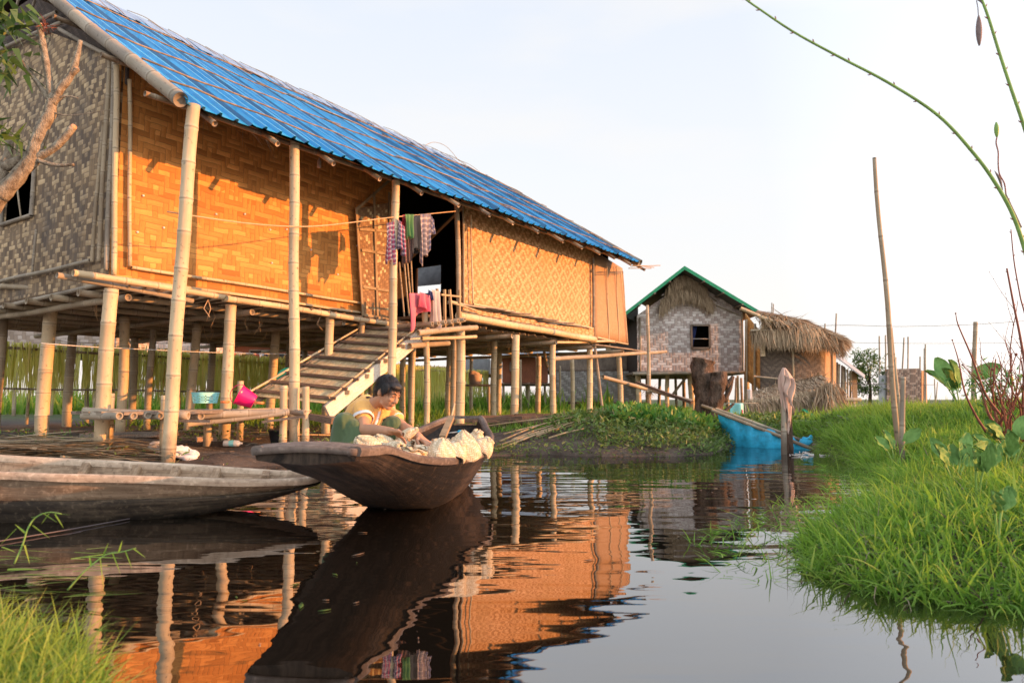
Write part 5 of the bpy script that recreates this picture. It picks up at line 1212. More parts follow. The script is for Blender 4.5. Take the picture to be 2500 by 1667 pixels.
# ------------------------------------------------------------------ houses behind
def box_house(name, label, px0, px1, ytop, ybot, D, mat, depth=3.0, roofmat=None, legs=(), roof_over=.4, roof_h=.0, rotz=0.0, windows=()):
    a_ = W(px0, ybot, D); b_ = W(px1, ybot, D); zb = a_.z; zt = W(px0, ytop, D).z; o = empty(name, Vector(((a_.x + b_.x) / 2, D, gz((a_.x + b_.x) / 2, D))), label, 'house')
    x0, x1 = a_.x, b_.x; m = MB(); T_ = .06
    m.prism([(x0, D, zb), (x1, D, zb), (x1, D, zt), (x0, D, zt)], Vector((0, T_, 0)), [(x0, zb), (x1, zb), (x1, zt), (x0, zt)])
    for x in (x0 + .002, x1 - T_ - .002): m.prism([(x, D + T_, zb), (x, D + depth, zb), (x, D + depth, zt), (x, D + T_, zt)], Vector((T_, 0, 0)), [(0, zb), (depth, zb), (depth, zt), (0, zt)])
    m.prism([(x0, D + depth, zb), (x1, D + depth, zb), (x1, D + depth, zt), (x0, D + depth, zt)], Vector((0, T_, 0)), [(x0, zb), (x1, zb), (x1, zt), (x0, zt)]); m.build('wall', M[mat], o, smooth=False)
    if roofmat:
        m = MB(); v_ = roof_over; m.prism([(x0 - v_, D - v_, zt), (x1 + v_, D - v_, zt), (x1 + v_, D + depth / 2, zt + roof_h), (x0 - v_, D + depth / 2, zt + roof_h)], Z * .05); m.prism([(x1 + v_, D + depth + v_, zt), (x0 - v_, D + depth + v_, zt), (x0 - v_, D + depth / 2, zt + roof_h), (x1 + v_, D + depth / 2, zt + roof_h)], Z * .05)
        m.build('roof', M[roofmat], o, smooth=False)
    m = MB(); m.prism([(x0 - .2, D - .25, zb - .08), (x1 + .2, D - .25, zb - .08), (x1 + .2, D + depth, zb - .08), (x0 - .2, D + depth, zb - .08)], Z * .06); m.build('floor', M['plank_dark'], o, smooth=False)
    for i, (wx, wy, ww, wh) in enumerate(windows):
        p0 = W(wx, wy, D - .01); p1 = W(wx + ww, wy + wh, D - .01); m = MB(); m.prism([(p0.x, D - .015, p1.z), (p1.x, D - .015, p1.z), (p1.x, D - .015, p0.z), (p0.x, D - .015, p0.z)], Vector((0, .012, 0))); w_ = m.build('window', M['inside'], o, smooth=False)
        m = MB()
        for a2, b2 in (((p0.x, p0.z), (p1.x, p0.z)), ((p0.x, p1.z), (p1.x, p1.z)), ((p0.x, p0.z), (p0.x, p1.z)), ((p1.x, p0.z), (p1.x, p1.z))): m.beam((a2[0], D - .03, a2[1]), (b2[0], D - .03, b2[1]), .06, .05, up=Vector((0, 1, 0)))
        m.build('frame', M['plank'], w_, smooth=False)
    for (px, r_, dy) in legs:
        x = (px - 1250) / F * (D + dy); cull(o, 'stilt', [Vector((x, D + dy, gz(x, D + dy) - .1)), Vector((x + random.uniform(-.05, .05), D + dy, zb))], r_, 'bam_old', seg=8)
    return o
box_house('bamboo_house', 'pale woven house seen beneath the floor at the far left', -120, 262, 765, 856, 23, 'wall_pink', legs=((40, .06, 0), (130, .06, .5), (235, .06, 0)))
box_house('bamboo_house', 'whitish woven house behind the first stilts with clothes in front', 285, 520, 790, 880, 30, 'wall_far', legs=((300, .06, 0), (400, .06, 0), (500, .06, 0)))
box_house('wooden_house', 'brown house with a pale green roof edge seen beneath the floor', 560, 850, 838, 900, 32, 'plank_red', roofmat='green_sheet', legs=((580, .07, 0), (700, .07, 0), (830, .07, 0)), roof_h=1.2, windows=((610, 855, 30, 22), (720, 855, 30, 22)))
box_house('wooden_hut', 'red brown plank hut on thin stilts behind the middle stilts', 1226, 1338, 872, 934, 27, 'plank_red', legs=((1232, .05, 0), (1262, .05, .4), (1290, .05, 0), (1330, .05, .2)), windows=((1246, 884, 18, 22),), roofmat='grey_sheet', roof_h=.8)
box_house('tin_hut', 'small grey sheet metal hut behind the basket boat and stilts', 1090, 1196, 876, 912, 30, 'grey_sheet', legs=((1100, .05, 0), (1150, .05, 0), (1190, .05, 0)))
box_house('woven_house', 'long grey house with dark boards above pale woven wall behind the stilts', 1345, 1572, 860, 903, 28.5, 'plank')
box_house('woven_shed', 'low pale grey woven shed wall under the long grey house', 1358, 1566, 906, 980, 28, 'wall_grey', depth=2, legs=())
box_house('bamboo_house', 'dark brown house side seen between the big house and the grey gabled house', 1500, 1556, 772, 908, 34, 'wall_dash', windows=((1536, 820, 18, 24),), legs=((1510, .06, 0), (1545, .06, 0)))
# laundry on a line far behind
m = MB(); m.tube(path([W(480, 838, 24), W(560, 858, 24), W(700, 866, 24), W(880, 866, 24)], 20), .01, 5); tag(m.build('clothes_line', M['string']), 'far clothes line with red and white clothes under the floor', 'rope')
for k, (px, w_, h_, mt, lb) in enumerate(((566, 10, 34, 'red_c', 'red garment at the left of the far clothes line'), (578, 14, 26, 'white', 'white garment beside the red ones on the far line'), (618, 14, 42, 'red_c', 'long red garment in the middle of the far clothes line'), (634, 12, 24, 'white', 'small white cloth right of the long red garment'), (645, 8, 32, 'navy_c', 'blue white garment right of the small white cloth'), (682, 14, 18, 'dark_c', 'pair of dark garments further right on the far line'))):
    a_, b_ = W(px, 862, 23.9), W(px + w_, 863, 23.9); L_ = h_ * 23.9 / F; m = MB(); m.grid(lambda u, v: (a_.lerp(b_, u) - Z * L_ * v + Vector((0, .04 * math.sin(u * 6 + k), 0)), (u * .2, v * L_)), 8, 5); tag(m.build('garment', M[mt], None, solid=.02), lb, 'clothes', 'clothes on the far line')
# laundry basket on a stand
p_ = W(1160, 938, 20); st_ = empty('table', Vector((p_.x, 20, gz(p_.x, 20))), 'rough wooden stand carrying a dull pink basin behind the stilts', 'table')
m = MB(); m.box((p_.x, 20, p_.z - .03), .95, .6, .05); m.build('table_top', M['plank'], st_, smooth=False)
for dx in (-.4, .4):
    for dy in (-.25, .25): cull(st_, 'leg', [Vector((p_.x + dx, 20 + dy, gz(p_.x + dx, 20 + dy) - .05)), Vector((p_.x + dx, 20 + dy, p_.z - .06))], .03, 'bam_grey')
m = MB(); lathe(m, (p_.x, 20, p_.z - .002), [(0, 0), (.14, 0), (.19, .28), (.20, .28), (.16, .04), (0, .04)], Matrix.Identity(3)); tag(m.build('basin', M['rag'], None), 'tall dull pink basin of laundry on the rough stand', 'basin')
m = MB(); m.ell((p_.x, 20, p_.z + .30), .17, .16, .08, None, 18, 10); o = m.build('laundry_pile', M['rag'], None); crumple(o, .08, 6); tag(o, 'small heap of dull pink laundry in the basin on the stand', 'laundry')

# ------------------------------------------------------------------ the grey gabled house with the green roof
GD = 26.0
gh = empty('stilt_house', Vector(((1686 - 1250) / F * GD, GD, .3)), 'grey woven gabled house with green roof edges and one dark window', 'house')
def gp(px, py, d=0.0): return W(px, py, GD + d)
gx0, gx1 = gp(1557, 900).x, gp(1816, 900).x; gzb = gp(1600, 907).z; ap = gp(1671, 672); zl_, zr_ = gp(1557, 770).z, gp(1816, 762).z
def gtop(x): return zl_ + (ap.z - zl_) * (x - gx0) / (ap.x - gx0) if x < ap.x else zr_ + (ap.z - zr_) * (gx1 - x) / (gx1 - ap.x)
wa, wb_ = gp(1688, 850), gp(1731, 794)
m = MB(); wall_strip(m, lambda a, z: Vector((a, GD, z)), gx0, gx1, lambda a: gzb, gtop, Vector((0, .05, 0)), holes=[(wa.x, wb_.x, wa.z, wb_.z)])
# split at the apex so that the gable keeps its point
m.prism([(ap.x - .9, GD + .001, gtop(ap.x - .9) - .02), (ap.x + .9, GD + .001, gtop(ap.x + .9) - .02), (ap.x, GD + .001, ap.z)], Vector((0, .05, 0)), [(ap.x - .9, 5), (ap.x + .9, 5), (ap.x, 5.6)])
m.build('wall', M['wall_far'], gh, smooth=False)
m = MB(); m.prism([(gx1 + .02, GD + .05, gzb), (gx1 + .02, GD + 7, gzb), (gx1 + .02, GD + 7, zr_), (gx1 + .02, GD + .05, zr_)], Vector((-.05, 0, 0)), [(0, gzb), (7, gzb), (7, zr_), (0, zr_)]); m.build('wall', M['wall_fine'], gh, smooth=False)
m = MB(); m.prism([(gx0, GD + .05, gzb), (gx0, GD + 7, gzb), (gx0, GD + 7, zl_), (gx0, GD + .05, zl_)], Vector((.05, 0, 0))); m.prism([(gx0, GD + 7, gzb), (gx1, GD + 7, gzb), (gx1, GD + 7, zr_), (gx0, GD + 7, zl_)], Vector((0, .05, 0))); m.build('wall', M['inside'], gh, smooth=False)
m = MB()
for a2, b2 in (((wa.x, wa.z), (wb_.x, wa.z)), ((wa.x, wb_.z), (wb_.x, wb_.z)), ((wa.x, wa.z), (wa.x, wb_.z)), ((wb_.x, wa.z), (wb_.x, wb_.z))): m.beam((a2[0], GD - .05, a2[1]), (b2[0], GD - .05, b2[1]), .07, .07, up=Vector((0, 1, 0)))
wn_o = m.build('window', M['plank'], gh, smooth=False)
m = MB(); cx0 = wa.x + .05; m.grid(lambda u, v: (Vector((cx0 + .22 * u * (1 - .8 * v), GD + .1 + .02 * math.sin(u * 20), wb_.z - .03 - .75 * v)), (u, v)), 10, 4); m.build('curtain', M['navy_c'], wn_o)
m = MB(); m.tube([gp(1692, 827, -.06), gp(1730, 827, -.06)], .012, 5); m.build('curtain_rail', M['string'], wn_o)
m = MB()
m.prism([(gx0 + .1, GD + 1.5, gzb), (gx1 - .1, GD + 1.5, gzb), (gx1 - .1, GD + 1.5, zl_), (gx0 + .1, GD + 1.5, zl_)], Vector((0, .05, 0))); m.build('partition', M['inside'], gh, smooth=False)
m = MB(); m.prism([gp(1527, 772, .5), gp(1558, 790, .5), gp(1558, 743, .5)], Vector((0, .04, 0))); m.build('sky_gap_filler', M['under_sheet'], gh, smooth=False)  # dark triangle added to close the bright sky gap under the left eave
# roof
RA, RL, RR = gp(1671, 656, -.9), gp(1524, 770, -.9), gp(1858, 768, -.9); back = Vector((0, 9.0, 0)); m = MB()
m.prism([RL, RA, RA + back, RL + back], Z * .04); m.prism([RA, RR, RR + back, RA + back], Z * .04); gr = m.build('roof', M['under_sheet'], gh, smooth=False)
for p_, q_ in ((RL, RA), (RA, RR)):
    m = MB(); m.prism([p_ + Vector((0, -.03, -.04)), q_ + Vector((0, -.03, -.04)), q_ + Vector((0, -.03, .10)), p_ + Vector((0, -.03, .10))], Vector((0, .02, 0))); m.build('barge_board', M['green_sheet'], gr, smooth=False)
    m = MB(); m.prism([p_ + Z * .05, q_ + Z * .05, q_ + back + Z * .05, p_ + back + Z * .05], Z * .02); m.build('roof_sheet', M['green_sheet'], gr, smooth=False)
for f in (.25, .5, .75): 
    m = MB(); p_ = RL.lerp(RA, f); m.beam(p_ + Vector((0, -.1, -.06)), p_ + Vector((0, 8, -.06)), .06, .05); m.build('purlin', M['plank'], gh, smooth=False)
for f in (.25, .5, .75): 
    m = MB(); p_ = RR.lerp(RA, f); m.beam(p_ + Vector((0, -.1, -.06)), p_ + Vector((0, 8, -.06)), .06, .05); m.build('purlin', M['plank'], gh, smooth=False)
def fringe(edge, n, L0, L1, w, outd, spread=.25, droop=.05, thick=.08, mat='thatch', name='thatch', parent=None, side=None):
    """straw hanging from a polyline"""
    E = [Vector(e) for e in edge]; k = RNG.uniform(0, len(E) - 1.001, n); i = k.astype(int); f = (k - i)[:, None]; A = np.array([tuple(e) for e in E]); P_ = A[i] * (1 - f) + A[i + 1] * f + RNG.normal(0, thick * .5, (n, 3))
    D_ = np.array(outd)[None] + RNG.normal(0, spread, (n, 3)); return ribbons(P_, D_, RNG.uniform(L0, L1, n), w, droop, taper=2.5, side=side)
s_x = np.array([[1.0, .2, 0]])
def sx(n): return np.repeat(s_x, n, 0)
pa = [fringe([gp(1612, 742, -.15), gp(1640, 712, -.15), gp(1672, 706, -.15), gp(1704, 710, -.15), gp(1738, 735, -.15)], 900, .35, .62, .03, (0, -.2, -1), .16, side=sx(900)),
      fringe([gp(1632, 705, -.2), gp(1652, 682, -.2), gp(1672, 674, -.2), gp(1695, 682, -.2), gp(1722, 702, -.2)], 700, .30, .52, .03, (0, -.25, -1), .16, side=sx(700))]
np_obj(pa, 'gable_thatch', M['thatch'], gh)
for p_, q_, r_ in (((1740, 742), (1803, 768), .03), ((1690, 690), (1750, 735), .03), ((1563, 775), (1563, 905), .04), ((1812, 765), (1814, 905), .04)): cull(gh, 'batten', [gp(*p_, -.05), gp(*q_, -.05)], r_, 'bam_grey')
m = MB(); m.prism([gp(1555, 911, -.6), gp(1842, 911, -.6), gp(1842, 911, -.6) + Vector((0, 7.5, 0)), gp(1555, 911, -.6) + Vector((0, 7.5, 0))], Z * .08); m.build('floor', M['plank'], gh, smooth=False)
cull(gh, 'edge_beam', [gp(1545, 912, -.65), gp(1842, 909, -.65)], .06, 'bam_grey')
random.seed(51)
for px, dy, r_, mt in ((1560, 0, .10, 'bam'), (1626, 0, .085, 'bam'), (1690, 0, .11, 'bam'), (1754, .2, .08, 'bam'), (1819, 0, .11, 'bam'), (1838, .3, .06, 'bam'), (1580, 3, .08, 'rafter'), (1606, 5, .07, 'bam_old'), (1650, 3, .06, 'bam_old'), (1668, 5, .08, 'rafter'), (1700, 3, .07, 'bam_old'), (1725, 5, .06, 'bam_old'), (1775, 3, .08, 'rafter'), (1792, 5, .06, 'bam_old'), (1800, 2, .05, 'bam'), (1810, 5, .06, 'rafter')):
    x = (px - 1250) / F * (GD + dy); cull(gh, 'stilt', [Vector((x, GD + dy, gz(x, GD + dy) - .1)), Vector((x + random.uniform(-.1, .1), GD + dy, gp(1600, 912).z))], r_, mt, seg=8)
cull(gh, 'brace', [gp(1643, 962, .4), gp(1676, 920, .3)], .05, 'bam_old')
# tall thin pole in front of it with a leaning pole tied on
m = MB(); q_ = W(1585, 1000, 15.0); m.bamboo(Vector((q_.x, 15, gz(q_.x, 15) - .1)), W(1581, 745, 15.0), .052, .03, .5); tag(m.build('bamboo_pole', M['bam_old']), 'tall thin bamboo pole standing before the grey gabled house', 'pole')
m = MB(); m.bamboo(W(1472, 921, 13.6), W(1585, 951, 15.0) - Vector((0, .09, 0)), .038, .045, .5); m.bamboo(W(1585, 951, 15.0) - Vector((0, .09, 0)), W(1690, 980, 13.5), .042, .035, .5); tag(m.build('bamboo_pole', M['bam_old']), 'pale bamboo pole sloping down right from the end stilt to the stump', 'pole')
m = MB(); m.beam(W(1555, 934, 14.2), W(1690, 983, 13.2), .07, .05, jag=.004); tag(m.build('plank', M['plank_dark'], smooth=False), 'grey plank sloping down beside the tied pole to the stump', 'plank')
kn = W(1585, 951, 14.8); PP = np.repeat(np.array([tuple(kn)]), 60, 0) + RNG.normal(0, .03, (60, 3)); DD = RNG.normal(0, 1, (60, 3)); DD[:, 2] -= .9
tag(np_obj([ribbons(PP, DD, RNG.uniform(.1, .35, 60), .018, .12)], 'string_knot', M['reed']), 'shaggy pale string knot where the sloping poles cross', 'string')

# ------------------------------------------------------------------ thatched lean-to kitchen at the right of the grey house
KD = 21.5
kt = empty('thatched_hut', Vector((W(1930, 980, KD).x, KD, .3)), 'thatched woven lean-to hut at the right of the grey gabled house', 'hut')
def kp(px, py, d=0.0): return W(px, py, KD + d)
m = MB(); A_, B_, C_, D__ = kp(1856, 960), kp(2012, 985), kp(2012, 815), kp(1856, 812)
m.grid(lambda u, v: (A_.lerp(B_, u).lerp(D__.lerp(C_, u), v) + Vector((0, -.25 * math.sin(math.pi * u) * (1 - v), 0)), (u * 2.0, v * 2.1)), 12, 10); m.build('wall', M['mat_brown'], kt, solid=.03)
E_, F_ = kp(2012, 985), kp(2040, 1000, 1.6); G_, I_ = kp(2040, 820, 1.6), kp(2012, 815)
m = MB(); m.grid(lambda u, v: (E_.lerp(F_, u).lerp(I_.lerp(G_, u), v), (u * 1.6, v * 2.1)), 6, 8); m.build('wall', M['wall_fine'], kt, solid=.03)
E_, F_ = kp(1818, 925, 3), kp(1860, 955, .5); G_, I_ = kp(1860, 815, .5), kp(1820, 765, 3)
m = MB(); m.grid(lambda u, v: (E_.lerp(F_, u).lerp(I_.lerp(G_, u), v), (u * 2.6, v * 2.1)), 6, 8); m.build('wall', M['wall_left'], kt, solid=.03)
m = MB(); m.prism([kp(1862, 960, 2.6), kp(2030, 985, 2.6), kp(2030, 815, 2.6), kp(1862, 780, 2.6)], Vector((0, .04, 0))); m.build('wall', M['inside'], kt, smooth=False)
m = MB(); rfp = [kp(1848, 764, .9), kp(1935, 785, -.2), kp(2048, 832, -.2), kp(2052, 824, 3.2), kp(1950, 782, 3.6), kp(1850, 760, 3.6)]
m.prism([kp(1845, 768, -.5), kp(1950, 790, -.5), kp(1960, 786, 3.6), kp(1850, 764, 3.6)], Z * .10); m.prism([kp(1950, 790, -.5), kp(2050, 832, -.5), kp(2056, 828, 3.4), kp(1960, 786, 3.6)], Z * .10); krf = m.build('roof', M['thatch_base'], kt, smooth=False)
def surf_straw(a_, b_, c_, d_, n, L0, L1, w, dirv, lift=.05):
    u = RNG.random(n)[:, None]; v = RNG.random(n)[:, None]; A = [np.array(tuple(q)) for q in (a_, b_, c_, d_)]; P_ = (A[0] * (1 - u) + A[1] * u) * (1 - v) + (A[3] * (1 - u) + A[2] * u) * v; P_[:, 2] += lift
    return ribbons(P_, np.array(dirv)[None] + RNG.normal(0, .13, (n, 3)), RNG.uniform(L0, L1, n), w, .08, taper=2.5)
sp_ = [surf_straw(kp(1845, 765, -.5), kp(1950, 786, -.5), kp(1960, 783, 3.6), kp(1850, 761, 3.6), 900, .25, .5, .022, (.75, -.35, -.22), .03), surf_straw(kp(1945, 785, -.5), kp(2050, 828, -.5), kp(2056, 824, 3.4), kp(1960, 783, 3.6), 1700, .25, .5, .022, (.75, -.4, -.42), .03),
       fringe([kp(1835, 808, -.5), kp(1950, 808, -.7), kp(1992, 812, -.7)], 1100, .35, .62, .022, (.0, -.15, -1), .12, side=sx(1100)), fringe([kp(1945, 790, -.6), kp(2000, 812, -.6), kp(2055, 838, -.3)], 1500, .25, .6, .022, (.15, -.25, -1), .18), fringe([kp(2045, 828, -.3), kp(2062, 836, 1.5), kp(2062, 834, 3.2)], 400, .15, .35, .022, (.6, -.2, -.8), .25),
       fringe([kp(1850, 768, -.6), kp(1900, 778, -.6), kp(1945, 790, -.6)], 260, .25, .6, .03, (.2, -.3, -.8), .4)]
np_obj(sp_, 'thatch', M['thatch'], krf)
cull(kt, 'beam', [kp(1808, 753, -.7), kp(1885, 785, -.7)], .06, 'bam'); cull(kt, 'beam', [kp(1832, 806, -.6), kp(1950, 806, -.6)], .03, 'bam_old'); cull(kt, 'post', [kp(1863, 870, -.3), kp(1863, 775, -.3)], .07, 'bam'); cull(kt, 'batten', [kp(1937, 935, -.35), kp(1935, 845, -.35)], .03, 'bam_old')
for px, y0, dy in ((1823, 780, 2.4), (1843, 790, 1.2), (2032, 850, .8)): cull(kt, 'post', [kp(px, 985, dy), kp(px, y0, dy)], .04, 'bam_old')
cull(kt, 'edge_beam', [kp(1840, 918, -.3), kp(2008, 935, -.3)], .03, 'bam_grey')
for px, dy in ((1864, 0), (1915, 1), (1962, 0), (2005, 1), (2030, 2)):
    x = (px - 1250) / F * (KD + dy); cull(kt, 'stilt', [Vector((x, KD + dy, gz(x, KD + dy) - .1)), kp(px, 960, dy)], .07, 'bam_old', seg=8)
# low thatch shelter in front and the bundled heap
KS = 17.0
def ks(px, py, d=0.0): return W(px, py, KS + d)
sh = empty('thatch_shelter', Vector((ks(1920, 1000).x, KS, .2)), 'low shelter with a shaggy thatch roof in front of the lean-to hut', 'shelter')
m = MB(); m.prism([ks(1822, 990, -.3), ks(2010, 968, -.3), ks(2008, 922, .9), ks(1838, 962, .9)], Z * .07); m.prism([ks(1838, 962, .9), ks(2008, 922, .9), ks(2004, 940, 2.2), ks(1830, 985, 2.2)], Z * .07); srf = m.build('roof', M['thatch_base'], sh, smooth=False)
np_obj([surf_straw(ks(1822, 988, -.3), ks(2010, 966, -.3), ks(2008, 922, .9), ks(1838, 960, .9), 1300, .3, .6, .024, (.0, -.7, -.3), .08), fringe([ks(1822, 985, -.35), ks(1900, 975, -.35), ks(2012, 955, -.35)], 1500, .35, .68, .024, (-.02, -.2, -1), .15, side=sx(1500)),
        fringe([ks(1838, 960, .9), ks(1920, 940, .9), ks(2008, 920, .9)], 500, .15, .3, .02, (0, -.5, -.1), .3)], 'thatch', M['thatch'], srf)
for px, dy in ((1838, 0), (1900, 0), (1870, 1.6), (2002, 0), (1985, 1.8)):
    x = (px - 1250) / F * (KS + dy); cull(sh, 'post', [Vector((x, KS + dy, gz(x, KS + dy) - .1)), ks(px, 975, dy)], .05, 'bam_old', seg=8)
m = MB(); m.beam(ks(1960, 1000, -.6), ks(2020, 1035, -.6), .12, .05); tag(m.build('plank', M['green_pl'], smooth=False), 'dark green board leaning under the low thatch shelter', 'board')
hp_ = empty('thatch_bundle', Vector((ks(2028, 1020).x, KS - .6, .1)), 'sunlit bundle of thatch straw draped over a rack at the right of the low shelter', 'thatch bundle')
m = MB(); c0 = ks(2024, 985, -.5); m.ell((c0.x, c0.y, c0.z + .02), .26, .25, .42, None, 16, 10); core = m.build('core', M['thatch_base'], hp_)
np_obj([fringe([ks(2000, 955, -.6), ks(2022, 940, -.7), ks(2045, 950, -.6)], 900, .45, .95, .022, (0, -.2, -1), .22), fringe([ks(2046, 950, -.6), ks(2048, 960, .2)], 300, .4, .8, .022, (.2, 0, -1), .2)], 'straw', M['thatch'], hp_)
cull(hp_, 'rail', [ks(1985, 975, -.6), ks(2100, 975, -.4)], .05, 'bam_grey')
for px in (2012, 2040):
    x = (px - 1250) / F * (KS - .6); cull(hp_, 'post', [Vector((x, KS - .6, gz(x, KS - .6) - .1)), ks(px, 975, -.6)], .045, 'bam_old', seg=8)
# teal cloths and rags hanging under the grey house
for k, (px, py, w_, h_, mt, lb) in enumerate(((1782, 984, 34, 28, 'aqua', 'pale turquoise cloth drying behind the stump'), (1803, 1000, 14, 14, 'pink_c', 'faded pink cloth drying right of the turquoise cloth'), (1826, 950, 10, 26, 'white', 'white rag hanging under the corner of the grey house'), (1738, 1008, 22, 10, 'navy_c', 'purple blue cloth lying beside the stump'))):
    a_, b_ = W(px, py, 16.0), W(px + w_, py, 16.0); L_ = h_ * 16 / F; m = MB(); m.grid(lambda u, v: (a_.lerp(b_, u) - Z * L_ * v + Vector((0, .05 * math.sin(u * 7 + k), 0)), (u * .2, v * L_)), 10, 6); tag(m.build('cloth', M[mt], None, solid=.01), lb, 'cloth')
m = MB(); m.tube([W(1745, 1000, 16.02), W(1779, 983, 16.02), W(1850, 985, 16.02), W(1853, 1010, 16.02)], .012, 5); tag(m.build('rail', M['bam_grey']), 'thin rail carrying the turquoise cloth behind the stump', 'rail')
# far sheds, tree, tower
fs = empty('plank_shed', Vector((W(2070, 985, 27).x, 27, .2)), 'far shed of upright poles with a sloping dark roof right of the thatch', 'shed')
def fp(px, py, d=0.0): return W(px, py, 27 + d)
m = MB(); m.prism([fp(2034, 868), fp(2110, 925), fp(2112, 918, 3), fp(2036, 860, 3)], Z * .06); m.build('roof', M['grey_sheet'], fs, smooth=False)
m = MB(); m.prism([fp(2082, 985, .4), fp(2094, 985, .4), fp(2092, 905, .4), fp(2080, 905, .4)], Vector((0, .04, 0)), [(0, 0), (.3, 0), (.3, 1), (0, 1)]); m.build('wall', M['wall_fine'], fs, smooth=False)
for px in (2042, 2048, 2053, 2058, 2063, 2070, 2076, 2086): cull(fs, 'post', [fp(px, 1000, random.uniform(0, 1)), fp(px + random.uniform(-3, 3), 880 + (px - 2034) * .6, random.uniform(0, 1))], random.uniform(.03, .06), 'bam_grey' if px % 2 else 'bam_old', seg=6)
cull(fs, 'post', [fp(2038, 1000, -.4), fp(2032, 880, -.4)], .09, 'bam_grey', seg=8); cull(fs, 'rail', [fp(2050, 995, -.2), fp(2110, 990, -.2)], .04, 'bam_old')
tw = empty('woven_tower', Vector((W(2205, 970, 33).x, 33, .2)), 'far box of patterned woven matting with tall poles rising out of it', 'enclosure')
def tp(px, py, d=0.0): return W(px, py, 33 + d)
m = MB(); m.prism([tp(2165, 990), tp(2250, 990), tp(2248, 899), tp(2165, 901)], Vector((0, .05, 0)), [(0, 0), (1.65, 0), (1.65, 1.8), (0, 1.8)]); m.build('wall', M['wall_tower'], tw, smooth=False)
m = MB(); m.prism([tp(2146, 990, .1), tp(2164.5, 990, .1), tp(2164.5, 916, .1), tp(2146, 916, .1)], Vector((0, .05, 0))); m.build('wall', M['grey_sheet'], tw, smooth=False)
m = MB(); m.prism([tp(2250, 990, .05), tp(2264, 985, 1.6), tp(2262, 906, 1.6), tp(2250, 904, .05)], Vector((0, .05, 0)), [(0, 0), (1, 0), (1, 1.8), (0, 1.8)]); m.build('wall', M['wall_fine'], tw, smooth=False)
for x0, y0, x1 in ((2153, 820, 2147), (2163, 818, 2162), (2199, 824, 2207), (2216, 822, 2217), (2256, 850, 2257), (2260, 840, 2259), (2246, 870, 2246), (2185, 872, 2187)): cull(tw, 'pole', [tp(x0 if x0 > 2190 else x1, 985, .15), tp(x1, y0, .15)], .035, 'bam_grey', seg=6)
# ------------------------------------------------------------------ stump
sp0 = W(1722, 1045, 12.6); stump = empty('tree_stump', Vector((sp0.x, 12.6, gz(sp0.x, 12.6))), 'thick cut tree stump with two blunt tops leaning on the weedy bank', 'stump')
def bark(m, pts, rad, seg=22, nn=34, amp=.16, cutz=None):
    keys = [(i,) + tuple(p) + (r,) for i, (p, r) in enumerate(zip(pts, rad))]; P_, R_ = [], []
    for k in range(nn): q = cr_interp(keys, (len(keys) - 1) * k / (nn - 1)); P_.append(Vector(q[:3])); R_.append(q[3])
    b = len(m.v); m.tube(P_, R_, seg)
    for i in range(b, len(m.v)):
        k = (i - b) // seg; c = P_[k]; v = Vector(m.v[i]) - c; p = Vector(m.v[i]); d = mnoise.noise(p * 9) * amp + mnoise.noise(Vector((p.x * 26, p.y * 26, p.z * 5))) * amp * .8 + mnoise.noise(p * 40) * amp * .3
        m.v[i] = tuple(c + v * (1 + d))
m = MB(); bark(m, [W(1712, 1060, 12.5), W(1722, 1010, 12.5), W(1722, 955, 12.5), W(1713, 905, 12.5), W(1718, 878, 12.5)], [.30, .21, .19, .19, .18], amp=.26); m.build('trunk', M['bark'], stump)
m = MB(); bark(m, [W(1736, 1050, 12.35), W(1742, 1000, 12.35), W(1750, 955, 12.3), W(1755, 925, 12.3), W(1754, 908, 12.3)], [.19, .16, .15, .135, .125], amp=.24); m.build('trunk', M['bark'], stump)
for a_, b_, r_ in (((1765, 980), (1788, 930), .05), ((1770, 945), (1790, 918), .06), ((1760, 1010), (1792, 985), .035)):
    m = MB(); bark(m, [W(*a_, 12.3), (W(*a_, 12.3) + W(*b_, 12.3)) / 2 + Vector((.03, 0, .02)), W(*b_, 12.3)], [r_, r_ * .8, r_ * .5], 10, 12, .12); m.build('branch', M['bark'], stump)
# ------------------------------------------------------------------ blue net lifted on poles
D_n = 10.9
nt_ = empty('fishing_net', Vector((W(1870, 1090, D_n).x, D_n, 0)), 'bright blue fishing net slung on long poles and dipping into the water', 'net')
P0, P1 = W(1745, 1003, 11.4), W(1992, 1100, 10.4); Q0, Q1 = W(1752, 1000, 12.1), W(1988, 1086, 11.1)
m = MB()
def netfn(u, v):
    a_ = P0.lerp(P1, .03 + .92 * u); b_ = Q0.lerp(Q1, .05 + .93 * u); c_ = a_.lerp(b_, v); sag = math.sin(math.pi * min(max(v, 0), 1)) ** .55; depth = (.82 * math.sin(math.pi * min(u * .8 + .12, 1)) ** .9)
    z_ = c_.z - sag * depth + .02 * math.sin(u * 22 + v * 9) * sag + .015 * math.sin(u * 47) * sag
    return Vector((c_.x + .02 * math.sin(v * 12 + u * 9), c_.y + .03 * math.sin(u * 30), max(z_, -.06))), (u * 3, v * 2)
m.grid(netfn, 60, 24); m.build('netting', M['net'], nt_, solid=.006)
for a_, b_ in ((P0 - (P1 - P0) * .03, P1 + (P1 - P0) * .02), (Q0 - (Q1 - Q0) * .02, Q1), (P1, Q1), (W(1700, 985, 12.9), P0 + Vector((0, .1, .03)))): cull(nt_, 'pole', [a_, b_], .028, 'bam_old', seg=8)
m = MB(); c_ = W(1975, 1082, 10.9); m.ell(c_, .16, .10, .10, None, 18, 10); o = m.build('gathered_net', M['net'], nt_); crumple(o, .06, 12)
m = MB(); m.beam(W(1985, 1086, 10.6), W(2105, 1102, 10.2), .10, .035); tag(m.build('plank', M['plank'], smooth=False), 'flat plank running from the net end onto the grassy bank', 'plank')
